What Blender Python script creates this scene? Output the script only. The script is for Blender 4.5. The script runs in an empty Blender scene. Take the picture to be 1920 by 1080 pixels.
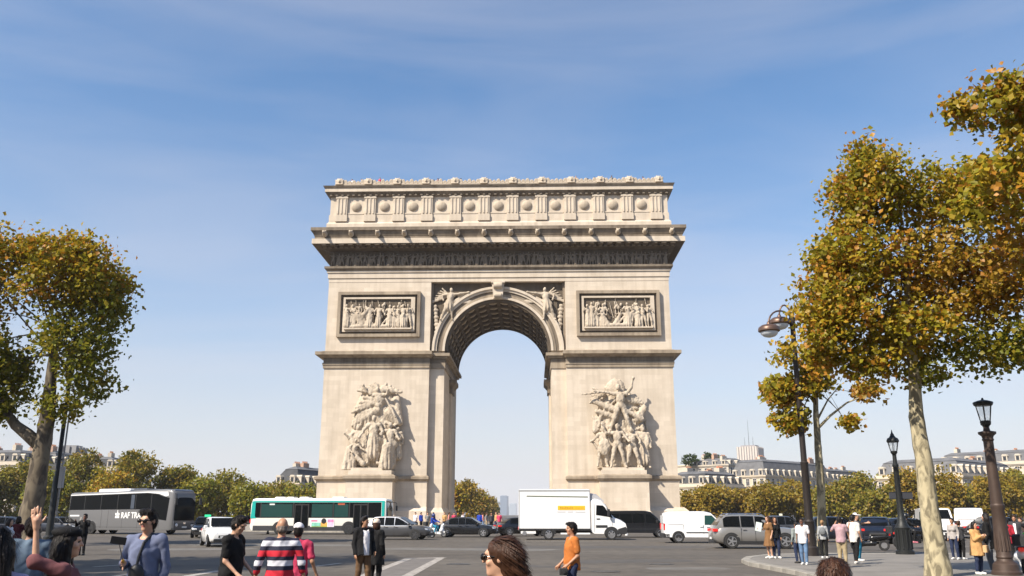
import bpy, bmesh, math, random
import numpy as np
from mathutils import Matrix, Vector

R = math.radians
rng = np.random.default_rng(11)
random.seed(5)
scene = bpy.context.scene
col = scene.collection

# ------------------------------------------------------------------ camera
CAM = (4.7, -115.0, 1.62)
FOC, PITCH, YAW = 1606.6, R(14.82), R(1.37)          # focal length in pixels of a 1920 wide frame
cam_d = bpy.data.cameras.new('camera')
cam_d.sensor_width = 36.0
cam_d.lens = FOC / 1920 * 36
cam_d.clip_start = 0.1
cam_d.clip_end = 12000
cam = bpy.data.objects.new('camera', cam_d)
cam.location = CAM
cam.rotation_euler = (R(90) + PITCH, 0, YAW)
col.objects.link(cam)
scene.camera = cam

# ------------------------------------------------------------------ sky and sun
SUN_TO = Vector((-1.1, -1.0, 1.40)).normalized()      # towards the sun: behind the camera, to the left
sun_el = math.asin(SUN_TO.z)
sun_az = math.atan2(SUN_TO.x, SUN_TO.y)
world = bpy.data.worlds.new('World')
scene.world = world
world.use_nodes = True
nt = world.node_tree
nt.nodes.clear()
out = nt.nodes.new('ShaderNodeOutputWorld')
bg = nt.nodes.new('ShaderNodeBackground')
sky = nt.nodes.new('ShaderNodeTexSky')
sky.sky_type = 'NISHITA'
sky.sun_disc = False
sky.sun_elevation = sun_el
sky.sun_rotation = sun_az
sky.altitude = 60
sky.air_density = 1.0
sky.dust_density = 1.0
sky.ozone_density = 2.2
bg.inputs['Strength'].default_value = 0.06
# thin high cloud, from the view direction projected on a flat layer
tc = nt.nodes.new('ShaderNodeTexCoord')
sep = nt.nodes.new('ShaderNodeSeparateXYZ')
nt.links.new(tc.outputs['Generated'], sep.inputs[0])
zz = nt.nodes.new('ShaderNodeMath'); zz.operation = 'ADD'; zz.inputs[1].default_value = 0.12
nt.links.new(sep.outputs['Z'], zz.inputs[0])
zm = nt.nodes.new('ShaderNodeMath'); zm.operation = 'MAXIMUM'; zm.inputs[1].default_value = 0.05
nt.links.new(zz.outputs[0], zm.inputs[0])
dx = nt.nodes.new('ShaderNodeMath'); dx.operation = 'DIVIDE'
dy = nt.nodes.new('ShaderNodeMath'); dy.operation = 'DIVIDE'
nt.links.new(sep.outputs['X'], dx.inputs[0]); nt.links.new(zm.outputs[0], dx.inputs[1])
nt.links.new(sep.outputs['Y'], dy.inputs[0]); nt.links.new(zm.outputs[0], dy.inputs[1])
cmb = nt.nodes.new('ShaderNodeCombineXYZ')
nt.links.new(dx.outputs[0], cmb.inputs[0]); nt.links.new(dy.outputs[0], cmb.inputs[1])
mp = nt.nodes.new('ShaderNodeMapping')
mp.inputs['Rotation'].default_value = (0, 0, R(25))
mp.inputs['Scale'].default_value = (0.38, 1.0, 1)
nt.links.new(cmb.outputs[0], mp.inputs[0])
ns = nt.nodes.new('ShaderNodeTexNoise')
ns.inputs['Scale'].default_value = 1.1
ns.inputs['Detail'].default_value = 7
ns.inputs['Roughness'].default_value = 0.5
ns.inputs['Distortion'].default_value = 0.5
nt.links.new(mp.outputs[0], ns.inputs['Vector'])
cr = nt.nodes.new('ShaderNodeValToRGB')
cr.color_ramp.elements[0].position = 0.44; cr.color_ramp.elements[0].color = (0, 0, 0, 1)
cr.color_ramp.elements[1].position = 0.68; cr.color_ramp.elements[1].color = (0.24, 0.24, 0.24, 1)
nt.links.new(ns.outputs['Fac'], cr.inputs[0])
mixc = nt.nodes.new('ShaderNodeMixRGB')
mixc.inputs[2].default_value = (9.0, 8.8, 9.5, 1)
nt.links.new(cr.outputs[0], mixc.inputs[0])
hs = nt.nodes.new('ShaderNodeHueSaturation'); hs.inputs['Hue'].default_value = .497; hs.inputs['Saturation'].default_value = 1.30; hs.inputs['Value'].default_value = 2.0
nt.links.new(sky.outputs[0], hs.inputs['Color'])
nt.links.new(hs.outputs[0], mixc.inputs[1])
# streaky veil of cloud that thickens low in the sky
mp2 = nt.nodes.new('ShaderNodeMapping'); mp2.inputs['Scale'].default_value = (1.3, 1.3, 7.5); mp2.inputs['Location'].default_value = (3.1, .4, .7)
nt.links.new(tc.outputs['Generated'], mp2.inputs[0])
ns2 = nt.nodes.new('ShaderNodeTexNoise'); ns2.inputs['Scale'].default_value = 1.6; ns2.inputs['Detail'].default_value = 6; ns2.inputs['Distortion'].default_value = .4
nt.links.new(mp2.outputs[0], ns2.inputs['Vector'])
cr2 = nt.nodes.new('ShaderNodeValToRGB'); cr2.color_ramp.elements[0].position = .44; cr2.color_ramp.elements[0].color = (0, 0, 0, 1); cr2.color_ramp.elements[1].position = .68; cr2.color_ramp.elements[1].color = (.15, .15, .15, 1)
nt.links.new(ns2.outputs['Fac'], cr2.inputs[0])
mixv = nt.nodes.new('ShaderNodeMixRGB'); mixv.inputs[2].default_value = (9.2, 8.7, 9.0, 1)
nt.links.new(cr2.outputs[0], mixv.inputs[0]); nt.links.new(mixc.outputs[0], mixv.inputs[1])
# pale haze towards the horizon, the same in every direction
hr = nt.nodes.new('ShaderNodeValToRGB')
el = hr.color_ramp.elements
el[0].position = 0.0; el[0].color = (.88, .88, .88, 1); el[1].position = .62; el[1].color = (.0, .0, .0, 1)
for p_, c_ in ((.10, .66), (.22, .36), (.40, .12)):
    e_ = el.new(p_); e_.color = (c_, c_, c_, 1)
nt.links.new(sep.outputs['Z'], hr.inputs[0])
mixh = nt.nodes.new('ShaderNodeMixRGB'); mixh.inputs[2].default_value = (8.0, 7.6, 7.9, 1)
nt.links.new(hr.outputs[0], mixh.inputs[0]); nt.links.new(mixv.outputs[0], mixh.inputs[1])
nt.links.new(mixh.outputs[0], bg.inputs[0])
nt.links.new(bg.outputs[0], out.inputs[0])

sun_d = bpy.data.lights.new('sun', 'SUN')
sun_d.energy = 5.0
sun_d.angle = R(0.53)
sun_d.color = (1.0, 0.91, 0.78)
sun = bpy.data.objects.new('sun', sun_d)
sun.rotation_euler = SUN_TO.to_track_quat('Z', 'Y').to_euler()
sun.location = (-60, -160, 90)
col.objects.link(sun)

vs = scene.view_settings
vs.view_transform = 'Standard'
vs.look = 'None'
vs.exposure = 0.62
vs.gamma = 1.0
vs.use_curve_mapping = False
scene.cycles.use_denoising = True
scene.cycles.max_bounces = 6
scene.cycles.diffuse_bounces = 3
scene.cycles.glossy_bounces = 3
scene.cycles.transparent_max_bounces = 6
scene.cycles.caustics_reflective = False
scene.cycles.caustics_refractive = False


# ------------------------------------------------------------------ helpers
def P(u, d, z=0.0, up=None):
    """World point at picture column u (1920 wide), d metres ahead of the camera, height z."""
    cp, sp = math.cos(PITCH), math.sin(PITCH)
    depth = d * cp + (z - CAM[2]) * sp
    lat = (u - 960) / FOC * depth
    return Vector((CAM[0] - math.sin(YAW) * d + math.cos(YAW) * lat,
                   CAM[1] + math.cos(YAW) * d + math.sin(YAW) * lat, z))


def ztop(v, d):
    """Height that stands at picture row v when d metres ahead."""
    return CAM[2] + d * math.tan(PITCH + math.atan((540 - v) / FOC))


def dfoot(v):
    """Distance ahead of a ground point seen at picture row v."""
    return -CAM[2] / math.tan(PITCH + math.atan((540 - v) / FOC))


class MB:
    """Collects shapes; build() links them as one mesh object."""
    def __init__(s, M=None):
        s.v, s.f, s.m, s.M = [], [], [], M

    def add(s, verts, faces, m=0):
        o = len(s.v)
        if s.M is not None:
            verts = [tuple(s.M @ Vector(p)) for p in verts]
        s.v.extend(tuple(p) for p in verts)
        for f in faces:
            s.f.append(tuple(i + o for i in f)); s.m.append(m)
        return s

    def box(s, x0, x1, y0, y1, z0, z1, m=0):
        v = [(x0, y0, z0), (x1, y0, z0), (x1, y1, z0), (x0, y1, z0), (x0, y0, z1), (x1, y0, z1), (x1, y1, z1), (x0, y1, z1)]
        f = [(0, 3, 2, 1), (4, 5, 6, 7), (0, 1, 5, 4), (1, 2, 6, 5), (2, 3, 7, 6), (3, 0, 4, 7)]
        return s.add(v, f, m)

    def bbox(s, x0, x1, y0, y1, z0, z1, b=0.02, m=0):
        """box with chamfered vertical and top edges"""
        lo = [(x0 + b, y0), (x1 - b, y0), (x1, y0 + b), (x1, y1 - b), (x1 - b, y1), (x0 + b, y1), (x0, y1 - b), (x0, y0 + b)]
        ti = [(x0 + 2 * b, y0 + b), (x1 - 2 * b, y0 + b), (x1 - b, y0 + 2 * b), (x1 - b, y1 - 2 * b), (x1 - 2 * b, y1 - b), (x0 + 2 * b, y1 - b), (x0 + b, y1 - 2 * b), (x0 + b, y0 + 2 * b)]
        v = [(x, y, z0) for x, y in lo] + [(x, y, z1 - b) for x, y in lo] + [(x, y, z1) for x, y in ti]
        f = [tuple(range(7, -1, -1)), tuple(range(16, 24))]
        for k in range(2):
            for i in range(8):
                j = (i + 1) % 8
                f.append((k * 8 + i, k * 8 + j, k * 8 + 8 + j, k * 8 + 8 + i))
        return s.add(v, f, m)

    def frustum(s, r0, z0, r1, z1, m=0):
        """r0, r1: (x0,x1,y0,y1) rectangles at z0 and z1"""
        v = []
        for (x0, x1, y0, y1), z in ((r0, z0), (r1, z1)):
            v += [(x0, y0, z), (x1, y0, z), (x1, y1, z), (x0, y1, z)]
        f = [(0, 3, 2, 1), (4, 5, 6, 7), (0, 1, 5, 4), (1, 2, 6, 5), (2, 3, 7, 6), (3, 0, 4, 7)]
        return s.add(v, f, m)

    def prism(s, poly, a, b, axis='y', m=0):
        n = len(poly)
        def mk(p, t):
            return (p[0], t, p[1]) if axis == 'y' else ((t, p[0], p[1]) if axis == 'x' else (p[0], p[1], t))
        v = [mk(p, a) for p in poly] + [mk(p, b) for p in poly]
        f = [tuple(range(n)), tuple(range(2 * n - 1, n - 1, -1))]
        for i in range(n):
            j = (i + 1) % n
            f.append((i, i + n, j + n, j))
        return s.add(v, f, m)

    def tube(s, pts, rad, seg=8, m=0, caps=True):
        pts = [Vector(p) for p in pts]
        n = len(pts)
        if not hasattr(rad, '__len__'):
            rad = [rad] * n
        v, f = [], []
        up = None
        for i, p in enumerate(pts):
            t = (pts[min(i + 1, n - 1)] - pts[max(i - 1, 0)])
            if t.length < 1e-9:
                t = Vector((0, 0, 1))
            t.normalize()
            if up is None:
                up = Vector((1, 0, 0)) if abs(t.x) < .9 else Vector((0, 1, 0))
            a = (up - t * up.dot(t)); a.normalize(); up = a
            b = t.cross(a)
            for k in range(seg):
                w = 2 * math.pi * k / seg
                v.append(p + (a * math.cos(w) + b * math.sin(w)) * rad[i])
        for i in range(n - 1):
            for k in range(seg):
                j = (k + 1) % seg
                f.append((i * seg + k, i * seg + j, (i + 1) * seg + j, (i + 1) * seg + k))
        if caps:
            f.append(tuple(range(seg - 1, -1, -1)))
            f.append(tuple(range((n - 1) * seg, n * seg)))
        return s.add(v, f, m)

    def lathe(s, prof, seg=16, c=(0, 0, 0), axis='z', m=0, caps=True):
        v, f = [], []
        for r, h in prof:
            for k in range(seg):
                w = 2 * math.pi * k / seg
                x, y = r * math.cos(w), r * math.sin(w)
                p = (x, y, h) if axis == 'z' else ((x, h, y) if axis == 'y' else (h, x, y))
                v.append((p[0] + c[0], p[1] + c[1], p[2] + c[2]))
        n = len(prof)
        for i in range(n - 1):
            for k in range(seg):
                j = (k + 1) % seg
                q = (i * seg + k, i * seg + j, (i + 1) * seg + j, (i + 1) * seg + k)
                f.append(q if axis != 'y' else q[::-1])
        if not caps:
            return s.add(v, f, m)
        f.append(tuple(range(seg - 1, -1, -1)) if axis != 'y' else tuple(range(seg)))
        f.append(tuple(range((n - 1) * seg, n * seg)) if axis != 'y' else tuple(range(n * seg - 1, (n - 1) * seg - 1, -1)))
        return s.add(v, f, m)

    def loft(s, secs, m=0, caps=True):
        """secs: list of rings (lists of xyz, same count)"""
        n = len(secs[0]); v = []; f = []
        for r in secs:
            v.extend(r)
        for i in range(len(secs) - 1):
            for k in range(n):
                j = (k + 1) % n
                f.append((i * n + k, (i + 1) * n + k, (i + 1) * n + j, i * n + j))
        if caps:
            f.append(tuple(range(n))); f.append(tuple(range(len(secs) * n - 1, (len(secs) - 1) * n - 1, -1)))
        return s.add(v, f, m)

    def mesh(s, name, mats, smooth=None):
        me = bpy.data.meshes.new(name)
        me.from_pydata(s.v, [], s.f)
        if not isinstance(mats, (list, tuple)):
            mats = [mats]
        for m in mats:
            me.materials.append(m)
        if len(mats) > 1:
            me.polygons.foreach_set('material_index', s.m)
        if smooth is not None:
            me.polygons.foreach_set('use_smooth', [True] * len(s.f))
            if smooth < 180:
                me.set_sharp_from_angle(angle=R(smooth))
        me.update()
        return me

    def build(s, name, mats, parent=None, smooth=None, **kw):
        return link(name, s.mesh(name, mats, smooth), parent, **kw)


def link(name, me, parent=None, loc=None, rz=None, label=None):
    o = bpy.data.objects.new(name, me)
    col.objects.link(o)
    if parent is not None:
        o.parent = parent
    if loc is not None:
        o.location = loc
    if rz is not None:
        o.rotation_euler = (0, 0, rz)
    if label:
        o['label'] = label
    return o


def tag(o, label=None, cat=None, group=None, kind=None):
    if label: o['label'] = label
    if cat: o['category'] = cat
    if group: o['group'] = group
    if kind: o['kind'] = kind
    return o


def thing(name, label, cat, loc=(0, 0, 0), rz=0.0, group=None):
    o = bpy.data.objects.new(name, None)
    o.empty_display_size = 0.2
    col.objects.link(o)
    o.location = loc
    o.rotation_euler = (0, 0, rz)
    return tag(o, label, cat, group)


# ------------------------------------------------------------------ signed distance sculpting
class SDF:
    """Smooth union of simple bodies on a grid, turned into one continuous mesh (surface nets)."""
    def __init__(s, lo, hi, vox):
        s.lo = np.array(lo, float); s.vox = vox
        s.n = np.maximum(((np.array(hi, float) - s.lo) / vox).astype(int) + 2, 4)
        s.D = np.full(s.n, 1e3, np.float32)
        s.ax = [s.lo[i] + vox * np.arange(s.n[i]) for i in range(3)]

    def _sl(s, lo, hi, pad):
        r = []
        for i in range(3):
            a = int(math.floor((lo[i] - pad - s.lo[i]) / s.vox)); b = int(math.ceil((hi[i] + pad - s.lo[i]) / s.vox)) + 1
            a = max(a, 0); b = min(b, s.n[i])
            if b - a < 1:
                return None
            r.append(slice(a, b))
        return tuple(r)

    def _grid(s, sl):
        return (s.ax[0][sl[0]][:, None, None], s.ax[1][sl[1]][None, :, None], s.ax[2][sl[2]][None, None, :])

    def _mix(s, sl, d, k, sub=False):
        D = s.D[sl]
        if sub:
            d = -d
            h = np.clip(.5 - .5 * (D - d) / k, 0, 1)
            s.D[sl] = D * (1 - h) + d * h + k * h * (1 - h)
        else:
            h = np.clip(.5 + .5 * (D - d) / k, 0, 1)
            s.D[sl] = D * (1 - h) + d * h - k * h * (1 - h)

    def cap(s, a, b, ra, rb=None, k=0.02, sub=False, wav=None):
        rb = ra if rb is None else rb
        a = np.array(a, float); b = np.array(b, float); r = max(ra, rb)
        sl = s._sl(np.minimum(a, b) - r, np.maximum(a, b) + r, k + 2 * s.vox)
        if sl is None: return s
        x, y, z = s._grid(sl)
        ba = b - a; L = max(float(ba @ ba), 1e-9)
        t = np.clip(((x - a[0]) * ba[0] + (y - a[1]) * ba[1] + (z - a[2]) * ba[2]) / L, 0, 1)
        d = np.sqrt((x - a[0] - t * ba[0]) ** 2 + (y - a[1] - t * ba[1]) ** 2 + (z - a[2] - t * ba[2]) ** 2) - (ra + (rb - ra) * t)
        if wav:
            d = d + wav[0] * np.sin(np.arctan2(y - a[1], x - a[0]) * wav[1] + wav[2]) * t
        s._mix(sl, d, k, sub)
        return s

    def ell(s, c, r, k=0.02, M=None, sub=False):
        c = np.array(c, float); r = np.array(r, float)
        e = r.max() if M is not None else r
        sl = s._sl(c - e, c + e, k + 2 * s.vox)
        if sl is None: return s
        x, y, z = s._grid(sl)
        x = x - c[0]; y = y - c[1]; z = z - c[2]
        if M is not None:
            x, y, z = [M[0][i] * x + M[1][i] * y + M[2][i] * z for i in range(3)]
        q = np.sqrt((x / r[0]) ** 2 + (y / r[1]) ** 2 + (z / r[2]) ** 2)
        q2 = np.sqrt((x / r[0] ** 2) ** 2 + (y / r[1] ** 2) ** 2 + (z / r[2] ** 2) ** 2)
        d = q * (q - 1) / np.maximum(q2, 1e-6)
        s._mix(sl, d, k, sub)
        return s

    def box(s, c, h, k=0.02, r=0.01):
        c = np.array(c, float); h = np.array(h, float)
        sl = s._sl(c - h, c + h, k + 2 * s.vox)
        if sl is None: return s
        x, y, z = s._grid(sl)
        qx = np.abs(x - c[0]) - h[0] + r; qy = np.abs(y - c[1]) - h[1] + r; qz = np.abs(z - c[2]) - h[2] + r
        d = np.sqrt(np.maximum(qx, 0) ** 2 + np.maximum(qy, 0) ** 2 + np.maximum(qz, 0) ** 2) + np.minimum(np.maximum(np.maximum(qx, qy), qz), 0) - r
        s._mix(sl, d, k)
        return s

    def clip(s, axis, val, keep_below=True):
        sh = [None, None, None]; sh[axis] = slice(None)
        pl = (s.ax[axis] - val)[tuple(sh)]
        s.D = np.maximum(s.D, pl if keep_below else -pl)
        return s

    def noise(s, amp, freq):
        x, y, z = s.ax[0][:, None, None], s.ax[1][None, :, None], s.ax[2][None, None, :]
        s.D = s.D + (.55 * amp * np.sin(x * freq * 3.1 + 2 * np.sin(z * freq * 1.4)) * np.sin(z * freq * 1.9 + y * freq * 2 + 1.1 * np.sin(x * freq))).astype(np.float32)
        s.D = s.D + (amp * (np.sin(x * freq + 1.7 * np.sin(z * freq * .6)) * np.sin(z * freq * .83 + 1.3 * np.sin(x * freq * .7)) * np.sin(y * freq * 1.1 + .5) + .5 * np.sin((x + z * .35) * freq * 2.3))).astype(np.float32)
        return s

    def surf(s):
        D = s.D; n = s.n
        D = D.copy()
        D[0] = D[-1] = 1; D[:, 0] = D[:, -1] = 1; D[:, :, 0] = D[:, :, -1] = 1
        ins = D < 0
        def cr(a):  # corner slices of cells
            return a[:-1, :-1, :-1], a[1:, :-1, :-1], a[:-1, 1:, :-1], a[1:, 1:, :-1], a[:-1, :-1, 1:], a[1:, :-1, 1:], a[:-1, 1:, 1:], a[1:, 1:, 1:]
        cnt = sum(c.astype(np.int8) for c in cr(ins))
        act = (cnt > 0) & (cnt < 8)
        idx = np.argwhere(act)
        if len(idx) == 0:
            return np.zeros((0, 3)), np.zeros((0, 4), int)
        vid = np.full(act.shape, -1, np.int64)
        vid[act] = np.arange(len(idx))
        cv = np.stack([c[act] for c in cr(D)], 1).astype(np.float64)
        off = np.array([[i & 1, (i >> 1) & 1, (i >> 2) & 1] for i in range(8)], float)
        acc = np.zeros((len(idx), 3)); num = np.zeros(len(idx))
        for a in range(8):
            for bit in (1, 2, 4):
                if a & bit: continue
                b = a | bit
                da, db = cv[:, a], cv[:, b]
                m = (da < 0) != (db < 0)
                t = np.where(m, da / np.where(m, da - db, 1), 0)
                acc += np.where(m[:, None], off[a] + t[:, None] * (off[b] - off[a]), 0)
                num += m
        V = s.lo + s.vox * (idx + acc / num[:, None])
        F = []
        for ax in range(3):
            o1, o2 = [(1, 2), (2, 0), (0, 1)][ax]
            sa = [slice(None)] * 3; sb = [slice(None)] * 3
            sa[ax] = slice(None, -1); sb[ax] = slice(1, None)
            A = ins[tuple(sa)]; B = ins[tuple(sb)]
            e = np.argwhere(A != B)
            e = e[(e[:, o1] > 0) & (e[:, o2] > 0) & (e[:, o1] < n[o1] - 1) & (e[:, o2] < n[o2] - 1)]
            fl = A[tuple(e.T)]
            u1 = np.zeros(3, int); u1[o1] = 1
            u2 = np.zeros(3, int); u2[o2] = 1
            q = np.stack([vid[tuple((e - u1 - u2).T)], vid[tuple((e - u2).T)], vid[tuple(e.T)], vid[tuple((e - u1).T)]], 1)
            q[~fl] = q[~fl][:, ::-1]
            F.append(q)
        return V, np.concatenate(F)

    def mesh(s, name, mats, assign=None, smooth=True):
        V, F = s.surf()
        me = np_mesh(name, V, F, mats, smooth)
        if assign is not None and len(F):
            c = V[F].mean(1)
            me.polygons.foreach_set('material_index', assign(c).astype(np.int32))
        return me

    def build(s, name, mats, parent=None, assign=None, **kw):
        return link(name, s.mesh(name, mats, assign), parent, **kw)


def np_mesh(name, V, F, mats, smooth=False):
    me = bpy.data.meshes.new(name)
    nf, k = F.shape if len(F) else (0, 4)
    me.vertices.add(len(V)); me.vertices.foreach_set('co', np.asarray(V, np.float32).ravel())
    me.loops.add(nf * k); me.loops.foreach_set('vertex_index', np.asarray(F, np.int32).ravel())
    me.polygons.add(nf)
    me.polygons.foreach_set('loop_start', np.arange(0, nf * k, k, dtype=np.int32))
    if smooth:
        me.polygons.foreach_set('use_smooth', np.ones(nf, bool))
    for m in (mats if isinstance(mats, (list, tuple)) else [mats]):
        me.materials.append(m)
    me.update(calc_edges=True)
    return me


# ------------------------------------------------------------------ materials
def new_mat(name):
    m = bpy.data.materials.new(name)
    m.use_nodes = True
    return m, m.node_tree, m.node_tree.nodes['Principled BSDF']


def lerp3(a, b, t):
    return tuple(a[i] + (b[i] - a[i]) * t for i in range(3))


def mat(name, c, rough=.6, metal=0.0, coat=0.0, var=0.0, vscale=3.0, bump=0.0, bscale=20.0, spec=None, emit=None, stretch=None):
    """principled material with optional mottling and fine relief"""
    m, t, b = new_mat(name)
    b.inputs['Base Color'].default_value = (*c, 1)
    b.inputs['Roughness'].default_value = rough
    b.inputs['Metallic'].default_value = metal
    if coat:
        b.inputs['Coat Weight'].default_value = coat
        b.inputs['Coat Roughness'].default_value = .06
    if spec is not None:
        b.inputs['Specular IOR Level'].default_value = spec
    if emit:
        b.inputs['Emission Color'].default_value = (*emit[:3], 1)
        b.inputs['Emission Strength'].default_value = emit[3]
    if var or bump:
        tcn = t.nodes.new('ShaderNodeTexCoord')
        vec = tcn.outputs['Object']
        if stretch:
            mpn = t.nodes.new('ShaderNodeMapping'); mpn.inputs['Scale'].default_value = stretch
            t.links.new(vec, mpn.inputs[0]); vec = mpn.outputs[0]
    if var:
        n = t.nodes.new('ShaderNodeTexNoise'); n.inputs['Scale'].default_value = vscale; n.inputs['Detail'].default_value = 5
        t.links.new(vec, n.inputs['Vector'])
        r = t.nodes.new('ShaderNodeValToRGB')
        r.color_ramp.elements[0].position = .3; r.color_ramp.elements[1].position = .7
        r.color_ramp.elements[0].color = (*[x * (1 - var) for x in c], 1)
        r.color_ramp.elements[1].color = (*[min(x * (1 + var), 1) for x in c], 1)
        t.links.new(n.outputs['Fac'], r.inputs[0]); t.links.new(r.outputs[0], b.inputs['Base Color'])
    if bump:
        n2 = t.nodes.new('ShaderNodeTexNoise'); n2.inputs['Scale'].default_value = bscale; n2.inputs['Detail'].default_value = 4
        t.links.new(vec, n2.inputs['Vector'])
        bp = t.nodes.new('ShaderNodeBump'); bp.inputs['Strength'].default_value = bump; bp.inputs['Distance'].default_value = .02
        t.links.new(n2.outputs['Fac'], bp.inputs['Height']); t.links.new(bp.outputs[0], b.inputs['Normal'])
    return m


def stone_mat(name, c, c2, course=.62, block=1.7, joint=.86, stain=.5, rough=.85):
    """dressed stone: faint coursing, tone that changes from block to block, drifting weather stains and runs"""
    m, t, b = new_mat(name)
    L = t.links.new
    tcn = t.nodes.new('ShaderNodeTexCoord'); sp = t.nodes.new('ShaderNodeSeparateXYZ'); L(tcn.outputs['Object'], sp.inputs[0])
    ad = t.nodes.new('ShaderNodeMath'); ad.operation = 'ADD'; L(sp.outputs[0], ad.inputs[0]); L(sp.outputs[1], ad.inputs[1])
    cb = t.nodes.new('ShaderNodeCombineXYZ'); L(ad.outputs[0], cb.inputs[0]); L(sp.outputs[2], cb.inputs[1])
    br = t.nodes.new('ShaderNodeTexBrick')
    br.inputs['Scale'].default_value = 1; br.inputs['Brick Width'].default_value = block; br.inputs['Row Height'].default_value = course
    br.inputs['Mortar Size'].default_value = .012; br.inputs['Mortar Smooth'].default_value = .3; br.inputs['Bias'].default_value = 0
    br.inputs['Color1'].default_value = (*lerp3(c, c2, .0), 1); br.inputs['Color2'].default_value = (*lerp3(c, c2, .42), 1)
    br.inputs['Mortar'].default_value = (*[x * joint for x in c], 1)
    L(cb.outputs[0], br.inputs['Vector'])
    n = t.nodes.new('ShaderNodeTexNoise'); n.inputs['Scale'].default_value = .35; n.inputs['Detail'].default_value = 8; n.inputs['Roughness'].default_value = .62
    L(tcn.outputs['Object'], n.inputs['Vector'])
    mpn = t.nodes.new('ShaderNodeMapping'); mpn.inputs['Scale'].default_value = (1.6, 1.6, .12); L(tcn.outputs['Object'], mpn.inputs[0])
    n2 = t.nodes.new('ShaderNodeTexNoise'); n2.inputs['Scale'].default_value = 1; n2.inputs['Detail'].default_value = 6; L(mpn.outputs[0], n2.inputs['Vector'])
    mu = t.nodes.new('ShaderNodeMath'); mu.operation = 'MULTIPLY'; L(n.outputs['Fac'], mu.inputs[0]); L(n2.outputs['Fac'], mu.inputs[1])
    r = t.nodes.new('ShaderNodeValToRGB'); r.color_ramp.elements[0].position = .18; r.color_ramp.elements[1].position = .42
    r.color_ramp.elements[0].color = (0, 0, 0, 1); r.color_ramp.elements[1].color = (stain, stain, stain, 1)
    L(mu.outputs[0], r.inputs[0])
    mx = t.nodes.new('ShaderNodeMixRGB'); L(r.outputs[0], mx.inputs[0]); L(br.outputs[0], mx.inputs[1]); mx.inputs[2].default_value = (*c2, 1)
    L(mx.outputs[0], b.inputs['Base Color'])
    b.inputs['Roughness'].default_value = rough
    b.inputs['Specular IOR Level'].default_value = .2
    n3 = t.nodes.new('ShaderNodeTexNoise'); n3.inputs['Scale'].default_value = 6; n3.inputs['Detail'].default_value = 6; L(tcn.outputs['Object'], n3.inputs['Vector'])
    bp = t.nodes.new('ShaderNodeBump'); bp.inputs['Strength'].default_value = .25; bp.inputs['Distance'].default_value = .04
    L(n3.outputs['Fac'], bp.inputs['Height']); L(bp.outputs[0], b.inputs['Normal'])
    return m


STONE = stone_mat('limestone', (.635, .55, .445), (.45, .38, .295), stain=.85)
SCULPT = stone_mat('carved_limestone', (.52, .445, .35), (.30, .24, .175), course=40, block=80, stain=.7)
PATINA_SHADE = stone_mat('weathered_shaded_limestone', (.15, .12, .088), (.075, .058, .042), course=.8, block=2.2, stain=.8)  # weather stain, plus shade of vault, soffit and frieze put into the colour
MOULD = stone_mat('moulding_limestone', (.40, .33, .245), (.15, .115, .083), course=40, block=1.9, stain=.8)
SOOT_SHADE = stone_mat('soot_and_shade_limestone', (.25, .205, .155), (.095, .075, .055), course=40, block=1.9, stain=.9)  # soot, plus shade of recesses and frieze figures put into the colour

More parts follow.
